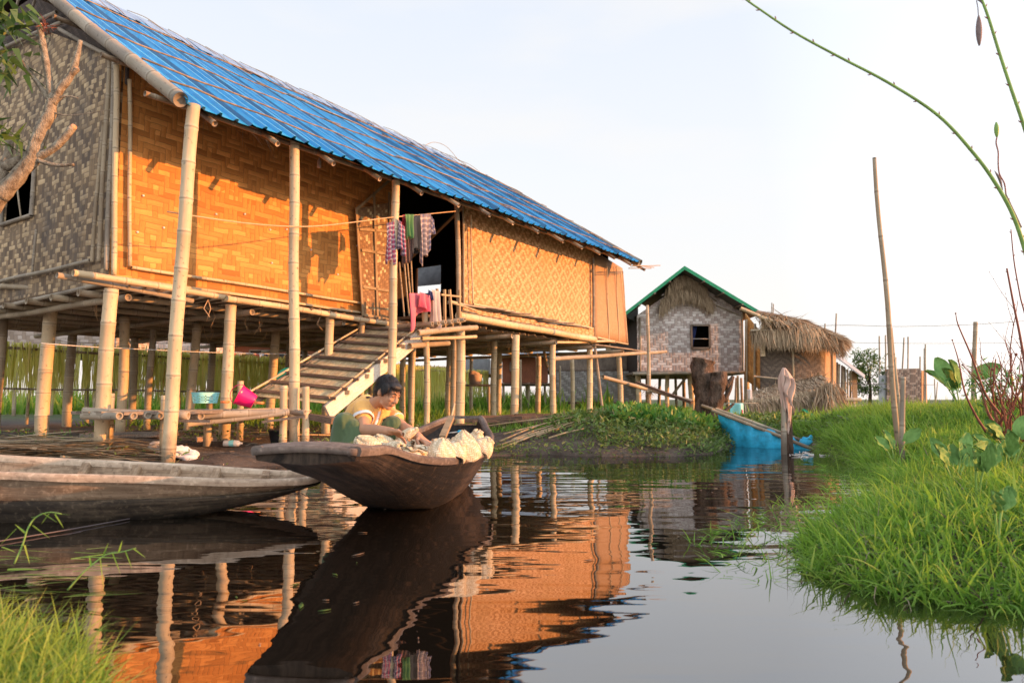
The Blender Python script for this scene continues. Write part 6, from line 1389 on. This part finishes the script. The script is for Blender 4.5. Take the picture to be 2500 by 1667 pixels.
# ------------------------------------------------------------------ two stakes in the water with a rag
s1_, s2_ = W(1914, 1104, 9.7), W(1930, 1100, 9.9)
stk = MB(); stk.bamboo(Vector((s1_.x, s1_.y, -.35)), W(1912, 905, 9.7), .045, .03, .5, seg=9); tag(stk.build('stake', M['bam_grey']), 'stake standing in the canal with a pinkish rag over its top', 'stake')
stk = MB(); stk.bamboo(Vector((s2_.x, s2_.y, -.35)), W(1922, 955, 9.9), .05, .035, .5, seg=9); tag(stk.build('stake', M['bark']), 'darker shorter stake leaning behind the rag stake', 'stake')
m = MB()
def ragfn(u, v):
    a = 2 * math.pi * u; rr = cr_interp([(0, .014), (.06, .032), (.2, .062), (.38, .058), (.52, .036), (1, .030)], v)[0]
    fold = 1 + (.24 + .25 * v) * math.sin(5 * a + 2.2 * v) + .2 * math.sin(9 * a + 5 * v); L_ = .72 + .16 * math.sin(a + .8) + .05 * math.sin(5 * a)
    flap = .06 * max(0, math.cos(a)) * math.sin(min(v * 3.2, 3.14)); c_ = W(1914, 898, 9.68)
    return c_ + Vector((math.cos(a) * rr * fold + flap + .012 * math.sin(v * 8), math.sin(a) * rr * fold * .8, -v * L_ * (1 if v > .02 else 0))), (u * .5, v * 1.0)
m.grid(ragfn, 60, 26); c2_ = W(1920, 915, 9.62)
m.grid(lambda u, v: (c2_ + Vector((-.03 + .11 * u + .02 * math.sin(v * 7), -.02 + .03 * math.sin(u * 11 + v * 3), -v * (.30 + .16 * u) - .05 * u)), (u * .2, v * .4)), 10, 12); tag(m.build('rag', M['rag'], None, solid=.008), 'long dusty pink rag hanging from the stake in the canal', 'rag')
# white floating litter beside the stakes
random.seed(61)
for k in range(22):
    p_ = Wz(random.uniform(1925, 2035), random.uniform(1104, 1117), .006); m = MB(); a = random.uniform(0, 3.1); d_ = Vector((math.cos(a), math.sin(a), 0)) * random.uniform(.02, .07); m.tube([p_ - d_, p_ + d_ + Z * random.uniform(0, .02)], .006, 5); tag(m.build('straw_bit', M['string']), 'tiny white straw bit floating on the water by the stakes', 'litter', 'white bits floating by the stakes')
# ------------------------------------------------------------------ poles on the right bank
def pole(a_, b_, D0, D1, r0, r1, mat, label, sp=.45, name='bamboo_pole'):
    p0 = W(*a_, D0); p0.z = gz(p0.x, p0.y) - .05; m = MB(); m.bamboo(p0, W(*b_, D1), r0, r1, sp, wob=.01); return tag(m.build(name, M[mat]), label, 'pole')
pole((2193, 1045), (2135, 385), 7.6, 7.4, .032, .020, 'bam_old', 'tallest leaning bamboo pole rising from the grassy bank into the sky')
pole((2200, 1040), (2178, 800), 8.2, 8.2, .018, .015, 'bam_old', 'thin pole close behind the tallest leaning pole')
pole((2201, 1060), (2203, 920), 7.2, 7.2, .030, .024, 'bam_grey', 'short grey stake at the foot of the tallest pole', name='stake')
pole((2372, 990), (2381, 786), 17, 17, .055, .05, 'bam_old', 'straight upright bamboo pole on the far bank carrying a wire')
for k, (a_, b_, D) in enumerate((((2008, 815), (2014, 790), 24), ((2031, 835), (2042, 765), 24))):
    pole((a_[0], 990), b_, D, D, .03, .025, 'bam_grey', 'thin grey pole above the thatch, %s' % ('shorter and upright' if k == 0 else 'taller and tilted'))
pole((1880, 985), (1888, 742), 25, 25, .025, .02, 'bam_grey', 'thin pole poking up behind the thatch, the taller of two'); pole((1885, 985), (1884, 739), 26, 26, .02, .018, 'bam_grey', 'thin pole poking up behind the thatch, slightly tilted one')
pole((2281, 985), (2282, 925), 26, 26, .02, .02, 'stem_red' if False else 'bam_old', 'short thin twig post right of the woven enclosure'); pole((2279, 985), (2289, 932), 26, 26, .02, .018, 'bam_old', 'short leaning twig post right of the woven enclosure')
for k, (pts, D, lb) in enumerate((([(1990, 795), (2080, 794), (2200, 797), (2375, 792), (2510, 783)], 16.9, 'upper thin wire crossing the sky at the right'), ([(1990, 835), (2200, 838), (2375, 838), (2510, 836)], 30, 'lower faint wire crossing the sky at the right'), ([(2010, 934), (2150, 938), (2270, 939), (2282, 938)], 25.9, 'wire at roof height running to the woven enclosure'))):
    m = MB(); m.tube(path([W(*p, D) for p in pts], 24), .006 if D < 20 else .009, 5); tag(m.build('wire', M['wire']), lb, 'wire')
# ------------------------------------------------------------------ bare red shrub
random.seed(71)
rs = empty('red_shrub', Vector((W(2435, 1040, 6.6).x, 6.6, .45)), 'leafless red stemmed shrub on the grassy bank at the right edge', 'shrub')
def twig(m, p, d, L, r, depth, up=.12):
    pts = [p]; q = p.copy(); n = 6
    for k in range(n): d = (d + Vector((random.gauss(0, .10), random.gauss(0, .10), random.gauss(.03, .05) + up * .3))).normalized(); q = q + d * L / n; pts.append(q.copy())
    m.tube(pts, [r * (1 - .6 * k / n) for k in range(n + 1)], 6 if r > .004 else 4)
    for j in pts[1:]:
        if random.random() < .5: m.ell(j, r * 1.5, r * 1.5, r * 1.4, None, 5, 3)
    if depth > 0:
        for k in range(random.randint(2, 4)):
            i = random.randint(1, n - 1); a = random.uniform(0, 6.28); side = Vector((math.cos(a), math.sin(a) * .6, .55)).normalized(); twig(m, pts[i], (d * .55 + side * .65).normalized(), L * random.uniform(.4, .75), r * .55, depth - 1, up)
def root(px, py, D): p = W(px, py, D); return Vector((p.x, p.y, gz(p.x, p.y) - .03))
for px, dx, L, r in ((2440, -.02, .95, .012), (2452, .05, .9, .012), (2446, -.10, 1.0, .010), (2460, .22, .85, .010), (2475, .32, .8, .009), (2495, .2, .8, .010), (2470, -.2, .7, .009), (2505, -.3, .9, .012)):
    m = MB(); twig(m, root(px, 1060, 6.6 + random.uniform(-.2, .3)), Vector((dx, 0, 1)).normalized(), L, r * 1.15, 2); m.build('stem', M['stem_red'], rs)
for pts in ([(2408, 1055), (2380, 1010), (2355, 955), (2340, 880), (2325, 830)], [(2440, 1010), (2405, 960), (2372, 870), (2340, 795), (2333, 765)], [(2425, 1030), (2410, 1000), (2390, 940), (2350, 890)]):
    m = MB(); m.tube(path([W(*p, 6.3) for p in pts], 26), [.012 * (1 - .75 * k / 25) for k in range(26)], 6)
    for k in range(5): q = W(*pts[min(k, len(pts) - 1)], 6.3); m.ell(q, .009, .009, .008, None, 6, 4)
    m.build('stem', M['stem_red'], rs)
# leaves on the shrub
n_ = 420; c_ = W(2430, 945, 6.7); P_ = np.array(tuple(c_)) + RNG.normal(0, 1, (n_, 3)) * np.array([.16, .15, .09]); D_ = RNG.normal(0, 1, (n_, 3)) + np.array([0, 0, .2]); np_obj([ribbons(P_, D_, RNG.uniform(.05, .09, n_), .016, .02)], 'foliage', M['leaf'], rs)
# ------------------------------------------------------------------ long arching stems close to the camera
AS = 2.7
def arch(name, pts, r0, r1, label, D=AS, thorns=26, root_px=None, cat='stem', mat='stem_green'):
    P_ = [W(*p, D) for p in pts]
    if root_px is not None: q = W(*root_px, D); q.z = gz(q.x, q.y) - .03; P_.append(q)
    o = empty(name, P_[-1], label, cat); L_ = path(P_, 80); m = MB(); m.tube(L_, [r0 + (r1 - r0) * k / 79 for k in range(80)], 9); m.build('stem', M[mat], o)
    for k in range(thorns):
        i = int(2 + 74 * k / thorns); p = Vector(L_[i]); t = (Vector(L_[i + 1]) - p).normalized(); s_ = t.cross(Vector((0, 1, 0))) * (1 if k % 2 else -1); rr = r0 + (r1 - r0) * i / 79
        m = MB(); m.tube([p + s_ * rr * .6, p + s_ * (rr + .004) - t * .004, p + s_ * (rr + .009) - t * .010], [.0035, .0028, .0012], 5); m.build('leaf_scar', M['stem_red'], o)
    return o
a1 = arch('arching_stem', [(1805, -12), (1850, 20), (1940, 80), (2050, 140), (2170, 203), (2290, 282), (2375, 372), (2430, 447), (2475, 530), (2510, 640), (2545, 800), (2575, 1050)], .0035, .0095, 'long green stem arching across the sky from the right edge', root_px=(2600, 1480))
a2 = arch('arching_stem', [(2392, -12), (2412, 40), (2440, 130), (2468, 215), (2500, 310), (2540, 450), (2590, 720)], .005, .008, 'second green stem leaning in at the top right corner', root_px=(2640, 1470), thorns=14)
m = MB(); m.tube(path([W(*p, AS) for p in ((2383, -3), (2396, 6), (2405, 20), (2412, 42))], 12), .0032, 6); m.build('twig', M['pod'], a2)
def podm(m, a_, b_, r_):
    P_ = [a_.lerp(b_, k / 12) for k in range(13)]; m.tube(P_, [max(r_ * math.sin(math.pi * (k + .4) / 13) ** .7, .0008) for k in range(13)], 8)
def pod(label, a_, b_, r_, mat, stem=None, D=AS, name='seed_pod', parent=None):
    m = MB(); podm(m, W(*a_, D), W(*b_, D), r_); 
    if stem: m.tube(path([W(*p, D) for p in stem], 10), .002, 5)
    return m.build(name, M[mat], parent)
pod('', (2389, 38), (2391, 112), .0115, 'pod', [(2384, 2), (2387, 18), (2389, 42)], parent=a2)
pod('', (2432, 298), (2434, 336), .009, 'stem_green', parent=a1); m = MB(); m.tube(path([W(*p, AS) for p in ((2434, 334), (2432, 350), (2437, 372), (2437, 400), (2440, 425), (2452, 448), (2456, 475))], 24), .0027, 6); m.build('twig', M['stem_red'], a1)
m = MB(); m.tube(path([W(*p, AS) for p in ((2456, 475), (2470, 505), (2482, 530), (2494, 556))], 12), .003, 6); m.tube(path([W(*p, AS) for p in ((2428, 417), (2440, 437), (2448, 465))], 10), [.001 + .004 * math.sin(3.14 * k / 9) for k in range(10)], 6); m.build('twig', M['pod'], a1)
a3 = arch('dry_stem', [(2468, 560), (2476, 640), (2490, 720), (2510, 830)], .0035, .006, 'thin dry reddish stem rising at the right edge beside the shrub', D=5.0, thorns=5, root_px=(2520, 1090), mat='stem_red')
a4 = arch('dry_stem', [(2458, 655), (2475, 745), (2492, 830), (2506, 930)], .006, .011, 'thicker dark bare stem at the right edge', D=5.2, thorns=4, root_px=(2512, 1090), mat='stem_red')
# ------------------------------------------------------------------ pruned tree at the left edge
TD = 7.55
tr = empty('pruned_tree', Vector((W(-90, 1000, TD).x, TD, .1)), 'heavily pruned pale tree with cut branches in front of the gable', 'tree')
def tk(pts, rad, name='limb', nn=30):
    m = MB(); bark(m, [W(p[0], p[1], TD + (p[2] if len(p) > 2 else 0)) for p in pts], rad, 12, nn, .22); return m.build(name, M['bark_pale'], tr)
base = W(-95, 1000, TD); bb = Vector((base.x, TD, gz(base.x, TD) - .1)); m = MB(); bark(m, [bb, W(-80, 800, TD), W(-45, 560, TD), W(5, 468, TD)], [.17, .14, .11, .085], 14, 30, .08); m.build('trunk', M['bark_pale'], tr)
tk([(-2, 478), (40, 435), (78, 385), (98, 330), (118, 285), (128, 245)], [.095, .085, .078, .068, .060, .052], 'trunk')
tk([(128, 250), (120, 200), (113, 150), (104, 105), (96, 62)], [.042, .040, .036, .034, .030]); tk([(128, 255), (150, 215), (172, 185), (188, 140), (196, 100)], [.045, .042, .038, .03, .022]); tk([(172, 185), (186, 172), (188, 168)], [.035, .032, .028], nn=8)
tk([(125, 250), (100, 215), (65, 165), (45, 140)], [.03, .026, .022, .018]); tk([(130, 255), (150, 238), (170, 236), (190, 240)], [.022, .016, .012, .006]); tk([(130, 275), (160, 282), (210, 278), (270, 268)], [.010, .006, .004, .003])
tk([(8, 410), (50, 392), (90, 382), (120, 370), (150, 345), (178, 312)], [.06, .05, .045, .042, .04, .034]); tk([(85, 385), (110, 398), (145, 404), (180, 402)], [.03, .024, .02, .016]); tk([(5, 420), (20, 380), (25, 335)], [.05, .045, .035])
tk([(-60, 520), (-20, 470), (10, 415)], [.07, .065, .055])
for c_, r_, d_ in (((96, 60), .031, (-.05, -.2, 1)), ((180, 310), .036, (.7, -.3, .4)), ((187, 170), .03, (.9, -.4, .1))):
    p_ = W(*c_, TD); m = MB(); dd = Vector(d_).normalized(); m.tube([p_ - dd * .01, p_ + dd * .012], [r_, r_ * .85], 10); m.build('cut_face', M['cut_wood'], tr)
n_ = 46; p_ = W(112, 66, TD); PP = np.array(tuple(p_)) + RNG.normal(0, .035, (n_, 3)); DD = RNG.normal(0, 1, (n_, 3)) + np.array([.4, -.2, -.2]); o = np_obj([ribbons(PP, DD, RNG.uniform(.05, .13, n_), .012, .06)], 'withered_leaves', M['stem_red'], tr)
def leaf_cluster(px, py, n, sx_, sz_, L0=.14, L1=.26, w=.055):
    P_ = np.array(tuple(W(px, py, TD - .2))) + RNG.normal(0, 1, (n, 3)) * np.array([sx_, .15, sz_]); D_ = np.stack([RNG.uniform(-.6, 1.2, n), RNG.normal(-.2, .5, n), RNG.normal(-.5, .6, n)], 1); return ribbons(P_, D_, RNG.uniform(L0, L1, n), w, .08, seg=4)
def leafy(V): return V
np_obj([leaf_cluster(0, 40, 44, .13, .14, .2, .34, .075), leaf_cluster(-5, 110, 24, .11, .1, .16, .3, .07), leaf_cluster(12, 150, 22, .12, .08, .16, .28, .07), leaf_cluster(5, 190, 16, .10, .05), leaf_cluster(12, 322, 14, .12, .03, .2, .3, .07), leaf_cluster(30, 350, 8, .08, .03), leaf_cluster(-40, 60, 30, .2, .25)], 'foliage', M['leaf_dark'], tr)
# ------------------------------------------------------------------ planks, firewood and sticks
def on_ground(px, py, D): p = W(px, py, D); p.z = gz(p.x, p.y); return p
random.seed(81)
for k in range(16):
    px = 1150 + random.uniform(0, 230); D = random.uniform(12.2, 13.6); c_ = on_ground(px, 1030, D); c_.z += .04 + (k // 4) * .055; a = random.uniform(-.25, .3); d_ = Vector((math.cos(a), math.sin(a), random.uniform(-.03, .06))); L = random.uniform(.5, 1.1)
    m = MB(); m.beam(c_ - d_ * L, c_ + d_ * L, random.uniform(.10, .18), .05, jag=.004); tag(m.build('plank', M['plank_dark'], smooth=False), 'dark rough plank in the loose pile on the ground between the stilts', 'plank', 'planks piled between the stilts')
for k, (a_, b_, D0, D1) in enumerate((((1215, 1112), (1420, 1050), 9.7, 11.2), ((1222, 1106), (1415, 1055), 9.9, 11.1), ((1212, 1105), (1380, 1060), 9.8, 11.0), ((1235, 1100), (1440, 1062), 10, 11), ((1250, 1095), (1350, 1075), 10.1, 10.9), ((1310, 1090), (1450, 1058), 10.2, 11.2), ((1340, 1096), (1425, 1083), 10.0, 10.4), ((1230, 1085), (1400, 1057), 10.4, 11.4), ((1220, 1098), (1330, 1068), 10, 11), ((1150, 1052), (1400, 1053), 11.5, 11.5))):
    p_, q_ = on_ground(a_[0], a_[1], D0), on_ground(b_[0], b_[1], D1); p_.z += .03 + k * .006; q_.z += .05 + k * .008; m = MB(); m.tube([p_, (p_ + q_) / 2 + Z * random.uniform(0, .03), q_], [.014, .012, .009], 6); tag(m.build('bamboo_stick', M['bam_thin']), 'thin pale stick in the fan of sticks on the muddy bank right of the boat', 'stick', 'sticks fanned on the bank')
for k in range(8):
    px = random.uniform(330, 760); D = random.uniform(9.2, 11.5); c_ = on_ground(px, 1070, D); c_.z += .02; a = random.uniform(-.4, .5); d_ = Vector((math.cos(a), math.sin(a), 0)) * random.uniform(.3, .7); m = MB(); m.tube([c_ - d_, c_ + Z * .02, c_ + d_], .012, 6); tag(m.build('stick', M['bam_thin']), 'thin stick lying on the mud under the floor among the stilts', 'stick', 'sticks under the floor')
c_ = on_ground(320, 1055, 10.3); m = MB(); m.box((c_.x, c_.y, c_.z + .03), 1.2, .5, .06, .3); tag(m.build('stone_slab', M['plank'], smooth=False), 'pale flat slab lying on the mud behind the corner stilt', 'slab')
c_ = on_ground(505, 1065, 9.6); m = MB(); m.box((c_.x, c_.y, c_.z + .03), .25, .18, .08, .5); tag(m.build('brick', M['rag'], smooth=False), 'reddish block lying on the mud under the bench', 'block')
# reed heap behind the empty boat
n_ = 520; P_ = np.stack([RNG.uniform(-6.6, -4.5, n_), RNG.uniform(7.65, 8.6, n_), np.zeros(n_)], 1); P_[:, 2] = ground_z(P_[:, 0], P_[:, 1]) + RNG.uniform(.0, .16, n_); a = RNG.normal(-.1, .3, n_) + np.where(RNG.random(n_) < .5, 0, np.pi); D_ = np.stack([np.cos(a), np.sin(a) * .6, RNG.normal(0, .06, n_)], 1)
tag(np_obj([ribbons(P_, D_, RNG.uniform(.5, 1.3, n_), RNG.uniform(.014, .034, n_), .03, taper=6)], 'reed_litter', M['reed']), 'flat heap of dry brown reeds on the mud behind the empty boat', 'reeds', kind='stuff')
# ------------------------------------------------------------------ far bush tree
def far_tree(px, D, H_, wd, label, n=2600):
    x = (px - 1250) / F * D; o = empty('tree', Vector((x, D, gz(x, D))), label, 'tree'); b_ = Vector((x, D, gz(x, D) - .1)); m = MB(); bark(m, [b_, b_ + Vector((.1, 0, H_ * .4)), b_ + Vector((.0, 0, H_ * .8))], [.10, .07, .03], 8, 10, .08); trk = m.build('trunk', M['bark'], o); Pl = []
    for k in range(11):
        a = random.uniform(0, 6.28); e = b_ + Vector((math.cos(a) * wd * random.uniform(.3, .9), math.sin(a) * wd * .6, H_ * random.uniform(.35, .98))); s_ = b_ + Vector((0, 0, H_ * random.uniform(.15, .6))); m = MB(); m.tube(path([s_, (s_ + e) / 2 + Z * .1, e], 8), [.03, .026, .022, .018, .014, .01, .008, .005], 5); m.build('limb', M['bark'], o); Pl.append((e, wd * random.uniform(.22, .38)))
    ps = []
    for e, rr in Pl: 
        q = n // len(Pl); ps.append(ribbons(np.array(tuple(e)) + RNG.normal(0, rr * .55, (q, 3)), RNG.normal(0, 1, (q, 3)) + np.array([0, 0, -.3]), RNG.uniform(.09, .2, q), .06, .03))
    np_obj(ps, 'crown', M['leaf_dark'], o); return o
random.seed(91); far_tree(2118, 34, 3.0, 1.15, 'small bushy tree between the far shed and the woven enclosure')
# ------------------------------------------------------------------ grasses and weeds
def scatter(n, x0, x1, y0, y1, cond, power=1.0):
    out = []; tot = 0
    while tot < n:
        x = RNG.uniform(x0, x1, n * 2); y = y0 + (y1 - y0) * RNG.random(n * 2) ** power; z = ground_z(x, y); k = cond(x, y, z); out.append(np.stack([x[k], y[k], z[k]], 1)); tot += k.sum()
        if len(out) > 60: break
    return np.concatenate(out)[:n]
def tufts(P, L0, L1, w, lean=.35, droop=.25, bias=(0, 0), wide=1.0):
    n = len(P); D = np.stack([RNG.normal(bias[0], lean, n), RNG.normal(bias[1], lean, n), np.ones(n)], 1); hv = 1 + .35 * vnoise(P[:, 0], P[:, 1], 1.7, 9)
    L = RNG.uniform(L0, L1, n) * hv; return ribbons(P - np.array([0, 0, .02]), D, L, w * RNG.uniform(.6, 1.5, n), droop * RNG.uniform(.3, 2.0, n), seg=4, taper=1.6)
dr = lambda x, y: sdist(np.stack([x, y], 1), RIGHT) 
A = scatter(34000, 1.1, 7.5, 2.4, 8.5, lambda x, y, z: (z > -.04) & (dr(x, y) > -.16) & (x < y * .80 + .5), 1.2)
B = scatter(30000, 3.0, 13, 7.5, 16, lambda x, y, z: (z > .0) & (dr(x, y) > -.1) & (x < y * .8 + .5))
E_ = scatter(7500, 1.0, 5.2, 2.4, 10.5, lambda x, y, z: (dr(x, y) > -.22) & (dr(x, y) < .22))
np_ = [tufts(A, .10, .30, .0088, .42, .55, (-.2, -.08)), tufts(B, .16, .38, .012, .4, .4, (-.15, 0)), tufts(scatter(1100, 1.3, 7, 2.5, 8.5, lambda x, y, z: (z > .1) & (x < y * .8 + .5)), .18, .36, .020, .5, .8, (-.3, -.1)), tufts(E_, .14, .38, .0075, .55, .8, (-.7, -.35))]
tag(np_obj(np_, 'grass', M['grass']), 'lush bright green grass covering the right bank', 'grass', kind='stuff')
G = scatter(16000, -1.9, 1.2, .9, 2.5, lambda x, y, z: (z > .0) & (sdist(np.stack([x, y], 1), NEAR) > -.03) & (x < -.55))
tag(np_obj([tufts(G, .07, .21, .0042, .5, .35)], 'grass', M['grass_dry']), 'blurred yellow green grass close to the camera at the bottom left', 'grass', kind='stuff')
GF = scatter(12000, -36, 4, 26, 40, lambda x, y, z: (z > .05) & (x > -y * .9))
G2 = scatter(20000, -9, 17, 14, 36, lambda x, y, z: (z > .05) & (x < y * .75) & (x > -y * .75)); G3 = scatter(9000, -2, 5.2, 11.3, 16, lambda x, y, z: (z > .08))
tag(np_obj([tufts(G2, .22, .5, .03, .35, .3), tufts(G3, .08, .26, .016, .4, .3), tufts(GF, .75, 1.45, .08, .25, .3)], 'grass', M['grass']), 'green grass on the ground behind and under the house', 'grass', kind='stuff')
Dd = scatter(1500, 1.2, 7.5, 2.4, 9, lambda x, y, z: (dr(x, y) > -.2) & (x < y * .8 + .5)); tag(np_obj([tufts(Dd, .12, .34, .006, .8, .5, (-.3, -.2))], 'dead_grass', M['litter']), 'dead straw coloured stems among the green bank grass', 'grass', kind='stuff')
Fw = scatter(900, .9, 3.6, 2.9, 8.5, lambda x, y, z: (dr(x, y) < -.12) & (dr(x, y) > -.55)); Fw[:, 2] = .012
tag(np_obj([tufts(Fw, .06, .2, .006, 1.6, .3, (-.8, 0))], 'floating_grass', M['grass']), 'sparse grass runners floating off the right bank', 'grass', kind='stuff')
# weedy mound right of the house
def clump_leaves(P, L0, L1, w, up=.5):
    n = len(P); D = RNG.normal(0, 1, (n, 3)); D[:, 2] = np.abs(D[:, 2]) * up + .15; P = P + np.array([0, 0, 1]) * RNG.random(n)[:, None] * .16; return ribbons(P, D, RNG.uniform(L0, L1, n), w * RNG.uniform(.6, 1.4, n), .35 * RNG.uniform(.05, .2, n), seg=3, taper=2.2)
Wd = scatter(5200, .6, 5.2, 10.2, 13.6, lambda x, y, z: (z > .05) & (RNG.random(len(x)) < np.clip((z - .12) * 4, .05, 1)))
Wt = scatter(3500, 1.2, 4.2, 9.4, 12, lambda x, y, z: (z > -.03) & (z < .3))
tag(np_obj([clump_leaves(Wd, .05, .13, .035), clump_leaves(Wt, .04, .09, .022), tufts(scatter(5000, .8, 5.0, 9.6, 13, lambda x, y, z: (z > .0)), .08, .24, .010, .5, .5)], 'weeds', M['grass_dull']), 'leafy weeds over the mound beside the stump', 'weeds', kind='stuff')
Wl = scatter(2600, 1.6, 3.6, 10.6, 12.4, lambda x, y, z: z > .2)
tag(np_obj([clump_leaves(Wl, .08, .18, .05, 1.0)], 'weeds', M['leaf']), 'fresh broad leaved weeds round the foot of the stump', 'weeds', kind='stuff')
# litter on the mud
Lt = scatter(6500, -7, 3.6, 7.3, 14, lambda x, y, z: (z > .005)); n_ = len(Lt); a = RNG.uniform(0, 6.28, n_)
Pz = Lt + np.array([0, 0, .012]); tag(np_obj([ribbons(Pz, np.stack([np.cos(a), np.sin(a), RNG.normal(0, .12, n_)], 1), RNG.uniform(.03, .16, n_), RNG.uniform(.004, .012, n_), .02, seg=2, taper=4)], 'litter', M['litter']), 'twigs and straw scattered over the mud', 'litter', kind='stuff')
Gm = scatter(3800, -7, 3, 7.6, 14, lambda x, y, z: (z > .02) & (vnoise(x, y, 2.1, 3) > .15)); tag(np_obj([clump_leaves(Gm, .03, .07, .018)], 'weeds', M['grass_dull']), 'small green weeds dotting the mud under the house', 'weeds', kind='stuff')
n_ = 900; Gx = scatter(n_, -1.5, 3.4, 9.0, 10.2, lambda x, y, z: (z > -.05) & (z < .06)); tag(np_obj([clump_leaves(Gx * np.array([1, 1, 0]) + np.array([0, 0, .0]), .03, .08, .02, .3)], 'water_weed', M['grass_dull']), 'water weed along the edge of the muddy bank', 'water weed', kind='stuff')
# broad heart shaped leaves
def heart(m, c, d, up, L, w, fold=.2, bend=.25):
    d = d.normalized(); s_ = d.cross(up).normalized(); up = s_.cross(d)
    def fn(u, v):
        x = (u - .5) * 2; y = v; ww = w * (math.sin(math.pi * (y * .86 + .10)) ** .8) * (1.0 if y > .12 else .9); lobe = -.16 * abs(x) * (1 - y) ** 3
        return c + s_ * x * ww * .5 + d * (y + lobe) * L + up * (abs(x) * fold * w * .5 - bend * L * y * y + .01 * math.sin(x * 9 + y * 14)), (u, v)
    m.grid(fn, 8, 10)
taro_labels = ['largest pale taro plant standing upright in the bank grass', 'taro plant at the right edge of the bank among tall grass', 'low taro plant on the grass slope above the water', 'bright single taro plant in the middle of the bank grass', 'taro plant below the short grey stake', 'taro plant near the foot of the red shrub', 'dark taro plant low at the right edge near the water', 'taro plant on the skyline left of the upright pole']
random.seed(101); tk_ = [(2330, 1130, 5.2, .15, 5), (2450, 1150, 4.6, .14, 4), (2400, 1220, 4.0, .10, 2), (2385, 1250, 3.6, .11, 2), (2185, 1095, 7.0, .16, 3), (2470, 1090, 5.6, .16, 4), (2440, 1420, 2.95, .09, 2), (2345, 1010, 10.0, .34, 5)]
for (px, py, D, L, nl), lb in zip(tk_, taro_labels):
    p_ = on_ground(px, py, D); o = empty('taro_plant', p_, lb, 'plant', 'taro plants on the bank')
    for k in range(nl):
        a = random.uniform(0, 6.28); hh = L * random.uniform(.5, 1.1) + .12; tip = p_ + Vector((math.cos(a) * L * .7, math.sin(a) * L * .4, hh)); m = MB(); m.tube(path([p_, p_.lerp(tip, .6) + Z * .02, tip], 8), .004 + L * .012, 6); m.build('leaf_stalk', M['stem_green'], o)
        m = MB(); dd = Vector((math.cos(a) * .6, math.sin(a) * .4 - .2, random.uniform(.3, 1.4))); heart(m, tip, dd, Vector((random.uniform(-.5, .5), -1, .6)), L * random.uniform(.9, 1.3), L * random.uniform(.6, .85), .45); m.build('leaf', M['leaf_taro'], o)
# loose water plants floating at the bottom left
random.seed(111)
Pf, Df = [], []
for k in range(46):
    p_ = Wz(random.uniform(-60, 250), random.uniform(1330, 1470), .02 + random.uniform(0, .05)); Pf.append(tuple(p_)); a = random.gauss(0.1, .5); Df.append((math.cos(a), math.sin(a) * .5, random.uniform(-.05, .12)))
tag(np_obj([ribbons(np.array(Pf), np.array(Df), RNG.uniform(.08, .22, 46), RNG.uniform(.005, .012, 46), .03, seg=5, taper=4)], 'cut_stalks', M['grass_dry']), 'heap of cut green stalks floating at the left bottom bank', 'water plants', kind='stuff')
def reed(label, pts, lvs, D=2.35, r=.003):
    o = empty('water_reed', Wz(pts[0][0], pts[0][1], 0.0), label, 'plant', None); P_ = [W(x, y, D + d) for x, y, d in pts]; P_[0].z = max(P_[0].z, -.02); m = MB(); m.tube(path(P_, 24), [r * (1 - .5 * k / 23) for k in range(24)], 6); m.build('stem', M['stem_green'], o)
    for (x, y, dx, dy, L) in lvs:
        a_ = W(x, y, D); b_ = W(x + dx, y + dy, D); d_ = b_ - a_; V = ribbons(np.array([tuple(a_)]), np.array([tuple(d_)]), [d_.length * 1.05], [.011], .012, seg=5, taper=2.0, side=np.array([[d_.z, .4, -d_.x]])); np_obj([V], 'leaf', M['grass'], o)
reed('tall leafy water reed curling up in front of the empty boat', [(35, 1375, 0), (55, 1330, 0), (68, 1290, 0), (88, 1262, 0), (120, 1250, 0), (150, 1254, 0)], [(40, 1290, -40, 40, 1), (62, 1300, -24, -20, 1), (80, 1282, 40, 30, 1), (85, 1262, -10, 0, 1), (105, 1252, 34, 22, 1), (120, 1253, -18, 24, 1), (134, 1254, 20, 32, 1), (145, 1254, 26, 2, 1), (60, 1330, 12, 44, 1)])
reed('leafy water reed arching low over the dark water at the left', [(165, 1440, 0), (200, 1400, 0), (235, 1370, 0), (262, 1352, 0), (300, 1346, 0), (332, 1337, 0)], [(245, 1362, 8, 76, 1), (252, 1356, 12, -30, 1), (275, 1350, 18, 46, 1), (290, 1348, 8, -28, 1), (306, 1344, 16, 42, 1), (325, 1338, 30, 22, 1), (222, 1378, -4, -22, 1), (200, 1400, -36, 22, 1)])
# scattered floating bits on the canal
random.seed(121)
for k in range(44):
    px, py = random.choice([(random.uniform(1250, 1950), random.uniform(1130, 1210)), (random.uniform(560, 1000), random.uniform(1230, 1500)), (random.uniform(1400, 1990), random.uniform(1210, 1420))])
    p_ = Wz(px, py, .004); a = random.uniform(0, 6.28); d_ = Vector((math.cos(a), math.sin(a), 0)); m = MB(); L = random.uniform(.01, .045); w_ = L * .25; s_ = Vector((-d_.y, d_.x, 0)); m.poly([p_ - d_ * L, p_ + s_ * w_, p_ + d_ * L, p_ - s_ * w_]); tag(m.build('floating_leaf', M['litter'] if k % 2 else M['grass_dull'], None, solid=.002), 'tiny leaf floating alone on the dark canal water', 'leaf', 'leaves floating on the canal')
bpy.data.scenes.remove(TMP)
